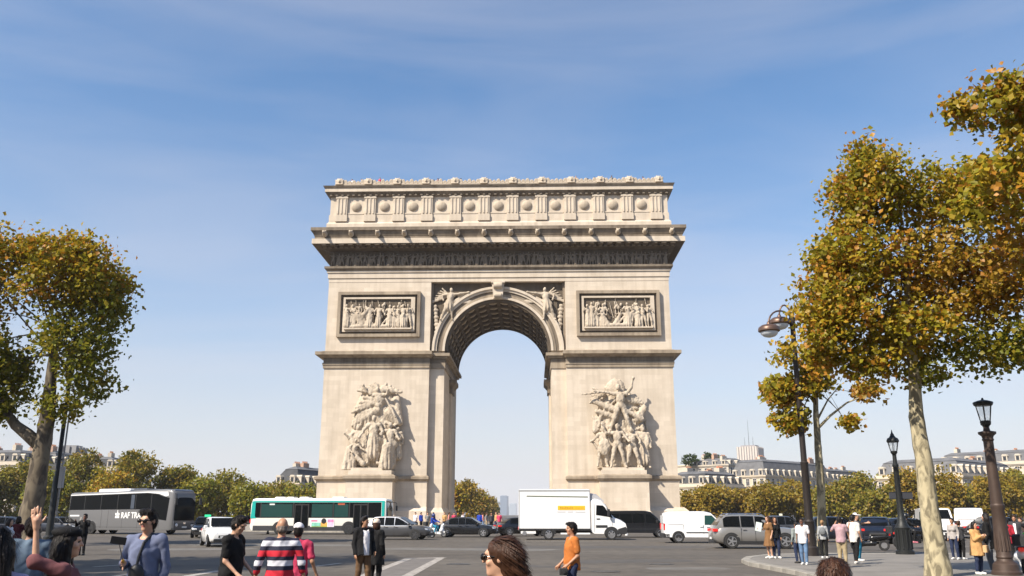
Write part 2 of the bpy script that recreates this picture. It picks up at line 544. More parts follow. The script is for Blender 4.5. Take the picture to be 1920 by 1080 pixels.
# ------------------------------------------------------------------ ground
def ground_material():
    m, t, b = new_mat('asphalt')
    L = t.links.new
    tcn = t.nodes.new('ShaderNodeTexCoord')
    n = t.nodes.new('ShaderNodeTexNoise'); n.inputs['Scale'].default_value = .16; n.inputs['Detail'].default_value = 7; n.inputs['Roughness'].default_value = .6
    n2 = t.nodes.new('ShaderNodeTexNoise'); n2.inputs['Scale'].default_value = 2.2; n2.inputs['Detail'].default_value = 6
    mpn = t.nodes.new('ShaderNodeMapping'); mpn.inputs['Scale'].default_value = (.05, .5, 1); mpn.inputs['Rotation'].default_value = (0, 0, .15)
    n3 = t.nodes.new('ShaderNodeTexNoise'); n3.inputs['Scale'].default_value = 1; n3.inputs['Detail'].default_value = 4
    for q in (n, n2): L(tcn.outputs['Object'], q.inputs['Vector'])
    L(tcn.outputs['Object'], mpn.inputs[0]); L(mpn.outputs[0], n3.inputs['Vector'])
    r = t.nodes.new('ShaderNodeValToRGB')
    r.color_ramp.elements[0].position = .3; r.color_ramp.elements[1].position = .72
    r.color_ramp.elements[0].color = (.098, .087, .074, 1); r.color_ramp.elements[1].color = (.132, .120, .104, 1)
    L(n.outputs['Fac'], r.inputs[0])
    r2 = t.nodes.new('ShaderNodeValToRGB'); r2.color_ramp.elements[0].position = .35; r2.color_ramp.elements[1].position = .7
    r2.color_ramp.elements[0].color = (.8, .8, .8, 1); r2.color_ramp.elements[1].color = (1.15, 1.13, 1.1, 1)
    L(n2.outputs['Fac'], r2.inputs[0])
    r3 = t.nodes.new('ShaderNodeValToRGB'); r3.color_ramp.elements[0].position = .35; r3.color_ramp.elements[1].position = .65
    r3.color_ramp.elements[0].color = (.84, .83, .82, 1); r3.color_ramp.elements[1].color = (1.08, 1.06, 1.04, 1)
    L(n3.outputs['Fac'], r3.inputs[0])
    m1 = t.nodes.new('ShaderNodeMixRGB'); m1.blend_type = 'MULTIPLY'; m1.inputs[0].default_value = 1
    L(r.outputs[0], m1.inputs[1]); L(r2.outputs[0], m1.inputs[2])
    m2 = t.nodes.new('ShaderNodeMixRGB'); m2.blend_type = 'MULTIPLY'; m2.inputs[0].default_value = 1
    L(m1.outputs[0], m2.inputs[1]); L(r3.outputs[0], m2.inputs[2])
    L(m2.outputs[0], b.inputs['Base Color'])
    b.inputs['Roughness'].default_value = .8
    b.inputs['Specular IOR Level'].default_value = .25
    n4 = t.nodes.new('ShaderNodeTexNoise'); n4.inputs['Scale'].default_value = 30; n4.inputs['Detail'].default_value = 3
    L(tcn.outputs['Object'], n4.inputs['Vector'])
    bp = t.nodes.new('ShaderNodeBump'); bp.inputs['Strength'].default_value = .4; bp.inputs['Distance'].default_value = .02
    L(n4.outputs['Fac'], bp.inputs['Height']); L(bp.outputs[0], b.inputs['Normal'])
    return m


ASPHALT = ground_material()
PAVE = mat('pavement_asphalt', (.19, .175, .155), .85, var=.18, vscale=.8, bump=.3, bscale=25)
GRANITE = mat('granite_kerb', (.27, .25, .215), .8, var=.2, vscale=3, bump=.2)
MARK = mat('worn_road_paint', (.33, .30, .265), .8, var=.38, vscale=5)
PLAZA = mat('plaza_paving', (.26, .225, .185), .85, var=.15, vscale=.6, bump=.2)

g = MB()
g.add([(-3150, -380, 0), (3150, -380, 0), (3150, 5100, 0), (-3150, 5100, 0)], [(0, 1, 2, 3)])
tag(g.build('road', ASPHALT), kind='structure')

# round island under the arch: paved disc with kerb stones
def arc_pts(cx, cy, r, n, a0=0, a1=2 * math.pi):
    return [(cx + r * math.cos(a0 + (a1 - a0) * i / n), cy + r * math.sin(a0 + (a1 - a0) * i / n)) for i in range(n)]
ISL = (0.0, 10.3, 44.0)
g = MB()
pts = arc_pts(*ISL, 120)
g.add([(x, y, .13) for x, y in pts], [tuple(range(120))])
isl = tag(g.build('central_pavement', PLAZA), kind='structure')
n_k = 138
for i in range(n_k):
    a = 2 * math.pi * i / n_k
    if not (math.pi < a < 2 * math.pi):
        continue
    if i == n_k // 2 + 1 or 'kerb_me' not in globals():
        kb = MB(); w = math.pi * (ISL[2] + .12) / n_k - .012
        kb.bbox(-w, w, -.15, .15, 0, .145, .015)
        kerb_me = kb.mesh('kerb_stone', GRANITE)
    o = link('kerb_stone', kerb_me, isl, (ISL[0] + (ISL[2] + .02) * math.cos(a), ISL[1] + (ISL[2] + .02) * math.sin(a), 0), a + math.pi / 2)

# right-hand pavement with kerb
def kerbed(name, poly, top=.12, edges=None, matp=PAVE):
    g = MB()
    n = len(poly)
    g.prism(poly, 0.0, top, 'z')
    g.f = [f for f in g.f if len(f) != 4 or True]
    o = tag(g.build(name, matp), kind='structure')
    for a in range(n if edges is None else edges):
        p, q = Vector(poly[a]), Vector(poly[(a + 1) % n])
        L_ = (q - p).length; k = max(1, int(L_ / 1.1)); ang = math.atan2((q - p).y, (q - p).x)
        kb = MB(); w = L_ / k / 2 - .008
        kb.bbox(-w, w, -.14, .16, 0, top + .012, .015)
        me = kb.mesh('kerb_stone', GRANITE)
        for j in range(k):
            c = p.lerp(q, (j + .5) / k)
            link('kerb_stone', me, o, (c.x, c.y, 0), ang)
    return o

def g2(u, d):
    p = P(u, d); return (p.x, p.y)
nose = [g2(2300, 36.5), g2(1500, 36.0), g2(1440, 34.8), g2(1405, 33.0), g2(1398, 31.2), g2(1412, 29.4), g2(1500, 25.0), g2(1640, 19.0), g2(1800, 14.5), g2(2300, 9.0), g2(4200, 5.0), g2(4200, 30.0)]
kerbed('right_pavement', nose, edges=10)
lefte = [g2(-40, 52.0), g2(-300, 56), g2(-900, 40), g2(-1500, 20), g2(-600, 20), g2(-120, 38), g2(-20, 45)]
kerbed('left_pavement', [g2(88, 44.5), g2(100, 47.5), g2(75, 50.5), g2(-250, 56), g2(-900, 50), g2(-900, 36), g2(-250, 38), g2(30, 42.6)], edges=8)

# painted markings
def stripe(name, a, b, w, lab=None):
    a = Vector(a); b = Vector(b); n = (b - a).normalized(); p = Vector((-n.y, n.x)) * w / 2
    g = MB()
    g.add([(*(a - p), .004), (*(b - p), .004), (*(b + p), .004), (*(a + p), .004)], [(0, 1, 2, 3)])
    return tag(g.build(name, MARK), kind='structure')
def gv(u, v):
    return g2(u, dfoot(v))
WORN = mat('hatched_road_paint', (.145, .13, .115), .8, var=.22, vscale=2.0)
g = MB(); q = [gv(668, 1084), gv(765, 1048.5), gv(818, 1046.5), gv(748, 1084)]
g.add([(x, y, .003) for x, y in q], [(0, 1, 2, 3)])
tag(g.build('painted_road_area', WORN), kind='structure')
stripe('road_marking', gv(650, 1092), gv(766, 1047.5), .28)
stripe('road_marking', gv(757, 1047.4), gv(835, 1045.6), .42)
stripe('road_marking', gv(742, 1092), gv(826, 1046.5), .30)
stripe('road_marking', gv(176, 1063), gv(300, 1054), .22)
stripe('road_marking', gv(170, 1086), gv(262, 1074), .2)
stripe('road_marking', gv(330, 1084), gv(412, 1070), .3)
stripe('road_marking', gv(590, 1062), gv(640, 1056), .2)

# repair patches, iron covers and kerb-side joints in the carriageway
PATCH = mat('dark_asphalt_patch', (.075, .068, .060), .85, var=.2, vscale=1.5, bump=.3, bscale=25)
PATCH2 = mat('pale_asphalt_patch', (.135, .125, .11), .85, var=.2, vscale=1.5, bump=.3, bscale=25)
for i, (u, v, w, l, a) in enumerate(((1180, 1052, 2.2, 5.0, .3), (880, 1030, 3.0, 9.0, -.2), (620, 1040, 2.0, 4.5, .5), (1290, 1066, 1.2, 2.6, .1), (1010, 1062, 1.0, 3.8, -.6), (340, 1030, 2.6, 7, .15), (1100, 1026, 3.5, 12, .05), (520, 1022, 3, 10, -.1))):
    c = Vector(g2(u, dfoot(v))); g = MB(Matrix.Translation((c.x, c.y, 0)) @ Matrix.Rotation(a, 4, 'Z'))
    rr_ = random.Random(i); n_ = 14
    ring_ = []
    for k in range(n_):
        t = 2 * math.pi * k / n_; q = max(abs(math.cos(t)), abs(math.sin(t)))
        ring_.append((l / 2 * math.cos(t) / q * rr_.uniform(.92, 1.04), w / 2 * math.sin(t) / q * rr_.uniform(.92, 1.04), .0022))
    g.add(ring_, [tuple(range(n_))]); tag(g.build('road_patch', (PATCH, PATCH2)[i % 2]), kind='structure')
for i, (u, v, lab) in enumerate(((1240, 1058, 'round iron cover in the road left of the right-hand pavement'), (860, 1058, 'round iron cover in the road near the painted wedge'), (1135, 1072, 'round iron cover in the road right of the man in orange'))):
    c = Vector(g2(u, dfoot(v))); T = thing('manhole_cover', lab, 'manhole cover', (c.x, c.y, .003))
    g = MB(); g.lathe([(.42, .001), (.42, .008), (.36, .008), (.355, .003), (.33, .003), (.325, .009)], 24); g.build('cover', mat('worn_iron', (.10, .095, .09), .45, .6, var=.2, vscale=8), T)

# ------------------------------------------------------------------ the arch
A = thing('triumphal_arch', 'huge pale stone triumphal arch with sculpted piers standing in the middle of the square', 'arch', (0, 0, 0))
HW, DEP = 23.65, 20.5
Z_SPR, R_IN = 23.3, 7.32

def around(name, p, z0, z1, m=STONE, lab=None):
    g = MB(); g.box(-HW - p, HW + p, -p, DEP + p, z0, z1)
    return g.build(name, m, A)

for s_ in (-1, 1):
    X = lambda a, b: (min(s_ * a, s_ * b), max(s_ * a, s_ * b))
    # pier: dado, shaft, inner strip
    g = MB(); g.box(*X(9.3, HW), 0, DEP, 6.0, 33.0); pier = g.build('pier', STONE, A)
    g = MB(); g.box(*X(9.22, HW + .08), -.1, DEP + .1, 0, 6.0); g.build('pier_base', STONE, A)
    g = MB(); g.box(*X(R_IN, 9.3), .8, DEP - .8, 0, 33.0 - 9.69); g.build('inner_pilaster', STONE, A)
    g = MB(); g.frustum((*X(R_IN - .35, 9.25), .35, DEP - .35), 0.0, (*X(R_IN - .35, 9.25), .35, DEP - .35), 1.9)
    g.frustum((*X(R_IN - .35, 9.25), .35, DEP - .35), 1.9, (*X(R_IN - .02, 9.25), .72, DEP - .72), 2.5); g.build('pilaster_foot', STONE, A)
    # stepped plinth
    g = MB(); g.box(*X(9.0, HW + 1.5), -1.7, DEP + 1.7, 0.13, .9); g.build('plinth_step', STONE, A)
    g = MB(); g.box(*X(9.1, HW + 1.0), -1.2, DEP + 1.2, .9, 2.1); g.frustum((*X(9.1, HW + 1.0), -1.2, DEP + 1.2), 2.1, (*X(9.15, HW + .5), -.5, DEP + .5), 2.55); g.build('plinth', STONE, A)
    # dado moulding
    g = MB(); g.frustum((*X(9.2, HW + .12), -.12, DEP + .12), 5.85, (*X(9.0, HW + .45), -.45, DEP + .45), 6.15)
    g.box(*X(9.0, HW + .45), -.45, DEP + .45, 6.15, 6.45); g.frustum((*X(9.0, HW + .45), -.45, DEP + .45), 6.45, (*X(9.2, HW + .1), -.1, DEP + .1), 6.6); g.build('dado_moulding', MOULD, A)
    # impost entablature
    g = MB(); g.box(*X(9.27, HW + .16), -.16, DEP + .16, 20.9, 21.32); g.box(*X(9.22, HW + .24), -.24, DEP + .24, 21.32, 21.62)
    g.box(*X(R_IN - .12, 9.3), .66, DEP - .66, 20.9, 21.62); g.build('impost_fascia', MOULD, A)
    g = MB(); g.box(*X(9.25, HW + .12), -.12, DEP + .12, 21.62, 22.3); g.box(*X(R_IN - .1, 9.3), .7, DEP - .7, 21.62, 22.3); g.build('impost_frieze', SOOT_SHADE, A)
    g = MB(); g.frustum((*X(9.1, HW + .3), -.3, DEP + .3), 22.3, (*X(8.9, HW + .8), -.8, DEP + .8), 22.62)
    g.box(*X(8.85, HW + 1.1), -1.1, DEP + 1.1, 22.62, 23.05); g.frustum((*X(8.9, HW + .8), -.8, DEP + .8), 23.05, (*X(9.2, HW + .1), -.1, DEP + .1), 23.3)
    g.box(*X(R_IN - .75, 9.0), .12, DEP - .12, 22.58, 22.98); g.box(*X(R_IN - .4, 9.0), .45, DEP - .45, 22.3, 22.58); g.build('impost_cornice', MOULD, A)
    # capital of the middle pilaster on the jamb
    g = MB(); g.box(*X(R_IN - .45, R_IN + .1), 8.4, 12.1, 18.6, 19.4); g.frustum((*X(R_IN - .45, R_IN + .1), 8.4, 12.1), 19.4, (*X(R_IN - .95, R_IN + .1), 7.9, 12.6), 20.0); g.box(*X(R_IN - .95, R_IN + .1), 7.9, 12.6, 20.0, 20.5); g.build('jamb_capital', SOOT_SHADE, A)
    g = MB(); g.box(*X(R_IN - .25, R_IN + .1), 8.7, 11.8, 0.2, 18.6); g.build('jamb_pilaster', STONE, A)

# wall around the arch opening, with the vault
NA = 48
inner = [(R_IN * math.cos(math.pi * i / NA), Z_SPR + R_IN * math.sin(math.pi * i / NA)) for i in range(NA + 1)]
outer = []
for i in range(NA + 1):
    a = math.pi * i / NA; c, s = math.cos(a), math.sin(a)
    t = min(9.3 / abs(c) if abs(c) > 1e-6 else 1e9, 9.7 / s if s > 1e-6 else 1e9)
    outer.append((t * c, Z_SPR + t * s))
for yf, fl in ((.8, 0), (DEP - .8, 1)):
    g = MB()
    v = [(x, yf, z) for x, z in inner] + [(x, yf, z) for x, z in outer]
    f = []
    for i in range(NA):
        q = (i, i + NA + 1, i + NA + 2, i + 1)
        f.append(q if fl else q[::-1])
    g.add(v, f)
    g.build('spandrel_wall', PATINA_SHADE, A)
g = MB()
v = [(x, .8, z) for x, z in inner] + [(x, DEP - .8, z) for x, z in inner]
g.add(v, [(i, i + 1, i + NA + 2, i + NA + 1) for i in range(NA)])
vault = g.build('vault', PATINA_SHADE, A)
g = MB()
def ring(g, r0, r1, y0, y1, n=48, a0=0, a1=math.pi):
    pr = []
    for i in range(n + 1):
        a = a0 + (a1 - a0) * i / n; c, s = math.cos(a), math.sin(a)
        pr.append([(r0 * c, y0, Z_SPR + r0 * s), (r1 * c, y0, Z_SPR + r1 * s), (r1 * c, y1, Z_SPR + r1 * s), (r0 * c, y1, Z_SPR + r0 * s)])
    g.loft(pr)
for k in range(7):
    y = 1.0 + k * 3.0
    g = MB(); ring(g, R_IN - .38, R_IN + .1, y - .35, y + .35); g.build('coffer_rib', PATINA_SHADE, vault)
for k in range(1, 14):
    a = math.pi * k / 14
    g = MB(); ring(g, R_IN - .3, R_IN + .1, 1.3, DEP - 1.3, 1, a - .035, a + .035); g.build('coffer_rib', PATINA_SHADE, vault)
ros = SDF((-.75, -.75, -.4), (.75, .75, .4), .1)
ros.ell((0, 0, 0), (.3, .3, .3), .1)
for k in range(6):
    ros.ell((.42 * math.cos(k * 1.047), .42 * math.sin(k * 1.047), .0), (.26, .26, .16), .08)
ros_me = ros.mesh('coffer_rosette', SCULPT)
for k in range(13):
    a = math.pi * (k + 1) / 14 - math.pi / 28
    for j in range(6):
        o = link('coffer_rosette', ros_me, vault, ((R_IN - .06) * math.cos(a), 2.5 + 3 * j, Z_SPR + (R_IN - .06) * math.sin(a)))
        o.rotation_euler = (0, math.pi / 2 - a, 0)
# archivolt mouldings on the front (and back) face
for yy, sg in ((.8, -1), (DEP - .8, 1)):
    for r0, r1, pr in ((8.72, 9.05, .62), (8.4, 8.72, .42), (7.95, 8.4, .22), (7.62, 7.95, .34), (R_IN - .02, 7.62, .46)):
        g = MB(); a, b = sorted((yy - sg * .1, yy + sg * pr)); ring(g, r0, r1, a, b); g.build('archivolt_band', STONE if pr > .4 else (SOOT_SHADE if pr < .3 else MOULD), A)
g = MB()
g.prism([(-.62, 30.55), (.62, 30.55), (.86, 32.85), (-.86, 32.85)], -.25, 1.0)
ks = g.build('keystone', STONE, A)
g = MB(); g.lathe([(.42, -.6), (.46, -.5), (.46, .5), (.42, .6)], 14, (0, -.32, 32.35), 'x'); g.lathe([(.3, -.5), (.33, -.4), (.33, .4), (.3, .5)], 14, (0, -.3, 30.95), 'x')
g.build('keystone_scroll', SCULPT, ks, smooth=40)
g = MB(); g.box(-.95, .95, -.45, 1.0, 32.75, 33.0); g.build('keystone_cap', STONE, ks)

# wall above the opening and entablature
g = MB(); g.box(-9.31, 9.31, 1.2, DEP - 1.2, 30.7, 33.0); g.build('spandrel_backing', PATINA_SHADE, A)
around('architrave_fascia', .04, 33.0, 33.58)
around('architrave_fascia', .16, 33.58, 34.35)
around('architrave_fascia', .30, 34.35, 34.6)
g = MB(); g.frustum((-HW - .3, HW + .3, -.3, DEP + .3), 34.6, (-HW - .62, HW + .62, -.62, DEP + .62), 34.9); g.box(-HW - .62, HW + .62, -.62, DEP + .62, 34.9, 35.2); g.build('architrave_moulding', SOOT_SHADE, A)
frz = around('frieze', .0, 35.2, 37.45, PATINA_SHADE)
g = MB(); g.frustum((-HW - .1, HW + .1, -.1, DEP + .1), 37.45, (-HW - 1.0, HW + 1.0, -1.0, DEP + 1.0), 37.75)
g.box(-HW - 1.0, HW + 1.0, -1.0, DEP + 1.0, 37.75, 38.05); g.build('bed_moulding', PATINA_SHADE, A)
dm = MB(); dm.bbox(-.2, .2, -1.25, -.9, 37.72, 38.03, .02); dmesh = dm.mesh('dentil', SOOT_SHADE)
for k in range(64):
    link('dentil', dmesh, A, ((k - 31.5) * .77, 0, 0))
mt = MB(); mt.bbox(-.34, .34, -2.1, -1.0, 37.84, 38.02, .03); mut = mt.mesh('mutule', PATINA_SHADE)
for k in range(40):
    link('mutule', mut, A, ((k - 19.5) * 1.24, 0, 0))
cor = around('corona', 2.2, 38.05, 38.76)
around('soffit_shade_plate', 2.12, 38.0, 38.046, PATINA_SHADE)  # thin dark plate: shade under the corona put into its colour
g = MB(); g.box(-HW - 1.9, HW + 1.9, -1.9, DEP + 1.9, 38.76, 39.2); g.build('cornice_recess', SOOT_SHADE, A)
g = MB(); g.frustum((-HW - 1.95, HW + 1.95, -1.95, DEP + 1.95), 39.2, (-HW - 2.25, HW + 2.25, -2.25, DEP + 2.25), 39.9); g.build('cornice_gutter', SOOT_SHADE, A)
around('cornice_top_slab', 2.4, 39.9, 40.36, SOOT_SHADE)
lion = SDF((-.5, -.7, -.55), (.5, .5, .55), .06)
lion.ell((0, 0, 0), (.36, .36, .42), .08); lion.ell((0, -.36, -.1), (.2, .26, .2), .08); lion.ell((-.25, -.1, .3), (.13, .12, .16), .05); lion.ell((.25, -.1, .3), (.13, .12, .16), .05)
lion.ell((0, .15, -.05), (.46, .25, .5), .08); lion.cap((0, -.3, -.25), (0, -.5, -.3), .1, .08, .05)
lion_me = lion.mesh('lion_head_spout', SCULPT)
for k in range(14):
    link('lion_head_spout', lion_me, A, ((k - 6.5) * 3.7, -2.5, 39.42)).scale = (.8, 1.6, .85)

# frieze figures: eight carved shapes repeated along the procession
def fig(S, x, y, z, H, k=None, la=None, ra=None, robe=0.0, lean=(0, 0), step=.0, head=(0, 0), rx=1.0, legs=True, helmet=0):
    """rough carved figure, feet at z, arms given as offsets (elbow, hand) in units of H"""
    k = H * .018 if k is None else k
    lx, ly = lean
    W = lambda a, b, c: (x + a * H * rx + lx * c * H, y + b * H + ly * c * H, z + c * H)
    if legs:
        S.cap(W(-.05, 0, .52), W(-.07 - step * .4, -.03, .27), .062 * H, .046 * H, k); S.cap(W(-.07 - step * .4, -.03, .27), W(-.07 - step, 0, .02), .045 * H, .03 * H, k)
        S.cap(W(.05, 0, .52), W(.07 + step * .4, -.04, .27), .062 * H, .046 * H, k); S.cap(W(.07 + step * .4, -.04, .27), W(.07 + step, -.01, .02), .045 * H, .03 * H, k)
        S.cap(W(-.07 - step, .0, .02), W(-.08 - step, -.07, .01), .028 * H, .02 * H, k); S.cap(W(.07 + step, .0, .02), W(.09 + step, -.08, .01), .028 * H, .02 * H, k)
    S.ell(W(0, 0, .56), (.095 * H, .075 * H, .085 * H), k)
    S.ell(W(0, -.005, .70), (.10 * H, .075 * H, .13 * H), k)
    S.cap(W(-.115, 0, .80), W(.115, 0, .80), .05 * H, .05 * H, k)
    S.cap(W(0, 0, .82), W(head[0] * .5, -.01, .88), .033 * H, .03 * H, k)
    S.ell(W(head[0], -.015 + head[1], .935), (.05 * H, .058 * H, .07 * H), k * .6)
    if helmet:
        S.ell(W(head[0], .0, .965), (.058 * H, .07 * H, .05 * H), k * .5); S.cap(W(head[0], -.06, 1.0), W(head[0], .08, 1.02), .018 * H, .022 * H, k * .5)
    for sgn, arm in ((-1, la), (1, ra)):
        e, h_ = arm if arm else ((sgn * .05, -.02, -.17), (sgn * .04, -.10, -.33))
        sh = (sgn * .125, 0, .80)
        el = tuple(sh[i] + e[i] for i in range(3)); ha = tuple(sh[i] + h_[i] for i in range(3))
        S.cap(W(*sh), W(*el), .038 * H, .031 * H, k); S.cap(W(*el), W(*ha), .031 * H, .022 * H, k); S.ell(W(*ha), (.03 * H, .03 * H, .03 * H), k)
    if robe:
        S.cap(W(0, 0.01, .66), W(0, .02, 1 - robe), .085 * H, .14 * H, k, wav=(.02 * H, 9, x * 3))
        S.cap(W(-.1, .02, .78), W(.11, .03, .5), .05 * H, .07 * H, k, wav=(.012 * H, 7, x))

fr_me = []
for q in range(8):
    S = SDF((-.85, -.5, -.05), (.85, .35, 2.15), .075)
    rr = random.Random(q)
    fig(S, 0, 0, 0, 1.95, la=((-.1 - .1 * rr.random(), -.03, rr.uniform(-.2, .12)), (-.2, -.1, rr.uniform(-.25, .25))), ra=((.1, -.03, rr.uniform(-.2, .1)), (.18, -.1, rr.uniform(-.3, .2))), robe=(.9 if q % 2 else 0), step=.1 * rr.random(), lean=(rr.uniform(-.1, .1), 0), helmet=q % 3 == 0)
    if q % 4 == 2:
        S.ell((.4, 0, .9), (.4, .2, .34), .1); S.cap((.6, -.05, 1.0), (.75, -.1, 1.5), .14, .1, .08); S.cap((.25, 0, .7), (.2, 0, 0), .09, .06, .05); S.cap((.6, 0, .7), (.65, 0, 0), .09, .06, .05)
    fr_me.append(S.mesh('frieze_figure', SOOT_SHADE))
for k in range(72):
    o = link('frieze_figure', fr_me[(k * 5 + k // 7) % 8], frz, ((k - 35.5) * .655 + random.uniform(-.1, .1), -.16, 35.22))
    o.scale = (random.choice((-1, 1)), 1, random.uniform(.92, 1.04))

# attic
HA = 24.0
g = MB(); g.box(-HA, HA, -.15, DEP + .15, 40.36, 46.2); attic = g.build('attic_wall', STONE, A)
g = MB(); g.box(-HA - .35, HA + .35, -.5, DEP + .5, 40.36, 41.5); g.frustum((-HA - .35, HA + .35, -.5, DEP + .5), 41.5, (-HA - .1, HA + .1, -.25, DEP + .25), 41.85); g.build('attic_base', STONE, attic)
g = MB(); g.box(-HA - .12, HA + .12, -.27, DEP + .27, 41.85, 42.9); g.build('attic_course', STONE, attic)
pm = MB(); pm.box(-.78, .78, -.46, -.1, 41.9, 45.6); pm.box(-.86, .86, -.54, -.1, 45.3, 45.6); pm.box(-.84, .84, -.56, -.1, 41.86, 42.75)
for q in (-.5, 0, .5):
    pm.bbox(q - .11, q + .11, -.56, -.44, 43.0, 45.25, .04)
pm_me = pm.mesh('attic_pilaster', STONE)
for k in range(12):
    link('attic_pilaster', pm_me, attic, ((k - 5.5) * 4.06, 0, 0))
shield = MB(); shield.lathe([(.74, .0), (.74, -.10), (.66, -.13), (.66, -.18), (.52, -.29), (.3, -.36), (.05, -.39)], 28, (0, -.12, 0), 'y')
sh_me = shield.mesh('round_shield', SCULPT, 40)
for k in range(11):
    link('round_shield', sh_me, attic, ((k - 5) * 4.06, 0, 44.15))
    g = MB(); g.box(-1.12, 1.12, -.32, -.1, 42.95, 43.12); o = g.build('panel_ledge', STONE, attic); o.location.x = (k - 5) * 4.06
g = MB(); g.frustum((-HA - .1, HA + .1, -.25, DEP + .25), 45.6, (-HA - .75, HA + .75, -.9, DEP + .9), 46.2); g.build('attic_bed_moulding', SOOT_SHADE, A)
g = MB(); g.box(-HA - .75, HA + .75, -.9, DEP + .9, 46.2, 46.75); g.build('attic_cornice', STONE, A)
g = MB(); g.frustum((-HA - .85, HA + .85, -1.0, DEP + 1.0), 46.75, (-HA - 1.0, HA + 1.0, -1.15, DEP + 1.15), 47.05); g.build('attic_cornice_lip', SOOT_SHADE, A)
for k in range(60):
    if k == 0:
        d2 = MB(); d2.bbox(-.18, .18, -.62, -.2, 45.66, 45.92, .02); d2me = d2.mesh('dentil', SOOT_SHADE)
    link('dentil', d2me, A, ((k - 29.5) * .81, -.02, 0))
par = MB(); par.box(-HA + .35, HA - .35, .15, .9, 47.05, 47.7); par.box(-HA + .35, -HA + .95, .9, DEP - .9, 47.05, 47.7); par.box(HA - .95, HA - .35, .9, DEP - .9, 47.05, 47.7); par.box(-HA + .35, HA - .35, DEP - .9, DEP - .15, 47.05, 47.7)
parap = par.build('parapet', STONE, A)
g = MB(); g.box(-HA + 1, HA - 1, .9, DEP - .9, 47.0, 47.12); g.build('roof_terrace', PLAZA, A)
mask = SDF((-.85, -.6, -.05), (.85, .6, 1.75), .08)
mask.ell((0, 0, .62), (.36, .36, .46), .1); mask.ell((0, -.36, .52), (.12, .16, .18), .08); mask.box((0, .05, .55), (.62, .28, .3), .15)
for k in range(7):
    a = math.pi * (k / 6.0); mask.cap((.3 * math.cos(a), .02, .7 + .25 * math.sin(a)), (.66 * math.cos(a) * (1 + .15 * (k % 2)), .02, .72 + .52 * math.sin(a) * (1 - .2 * (k % 2))), .16, .09, .06)
mask.ell((-.16, -.36, .72), (.1, .12, .08), .04, sub=True); mask.ell((.16, -.36, .72), (.1, .12, .08), .04, sub=True); mask.box((0, 0, .12), (.6, .4, .14), .06)
mask_me = mask.mesh('crest_mask', SCULPT)
palm = SDF((-.45, -.4, -.05), (.45, .4, 1.1), .07)
for k in range(7):
    a = math.pi * (k + .5) / 7; palm.cap((0, 0, .15), (.34 * math.cos(a), -.05, .25 + .52 * math.sin(a)), .07, .1, .03)
palm.box((0, 0, .08), (.42, .22, .1), .04)
palm_me = palm.mesh('crest_palmette', SCULPT)
for k in range(12):
    o = link('crest_mask', mask_me, parap, ((k - 5.5) * 4.18, .3, 47.58)); o.scale = (.92, 1, .94)
    if k < 11:
        for j in range(5):
            o = link('crest_palmette', palm_me, parap, ((k - 5.5) * 4.18 + .86 + j * .615, .35, 47.6)); o.scale = (.85, 1, (1.02, .82)[j % 2] * random.uniform(.9, 1.1))

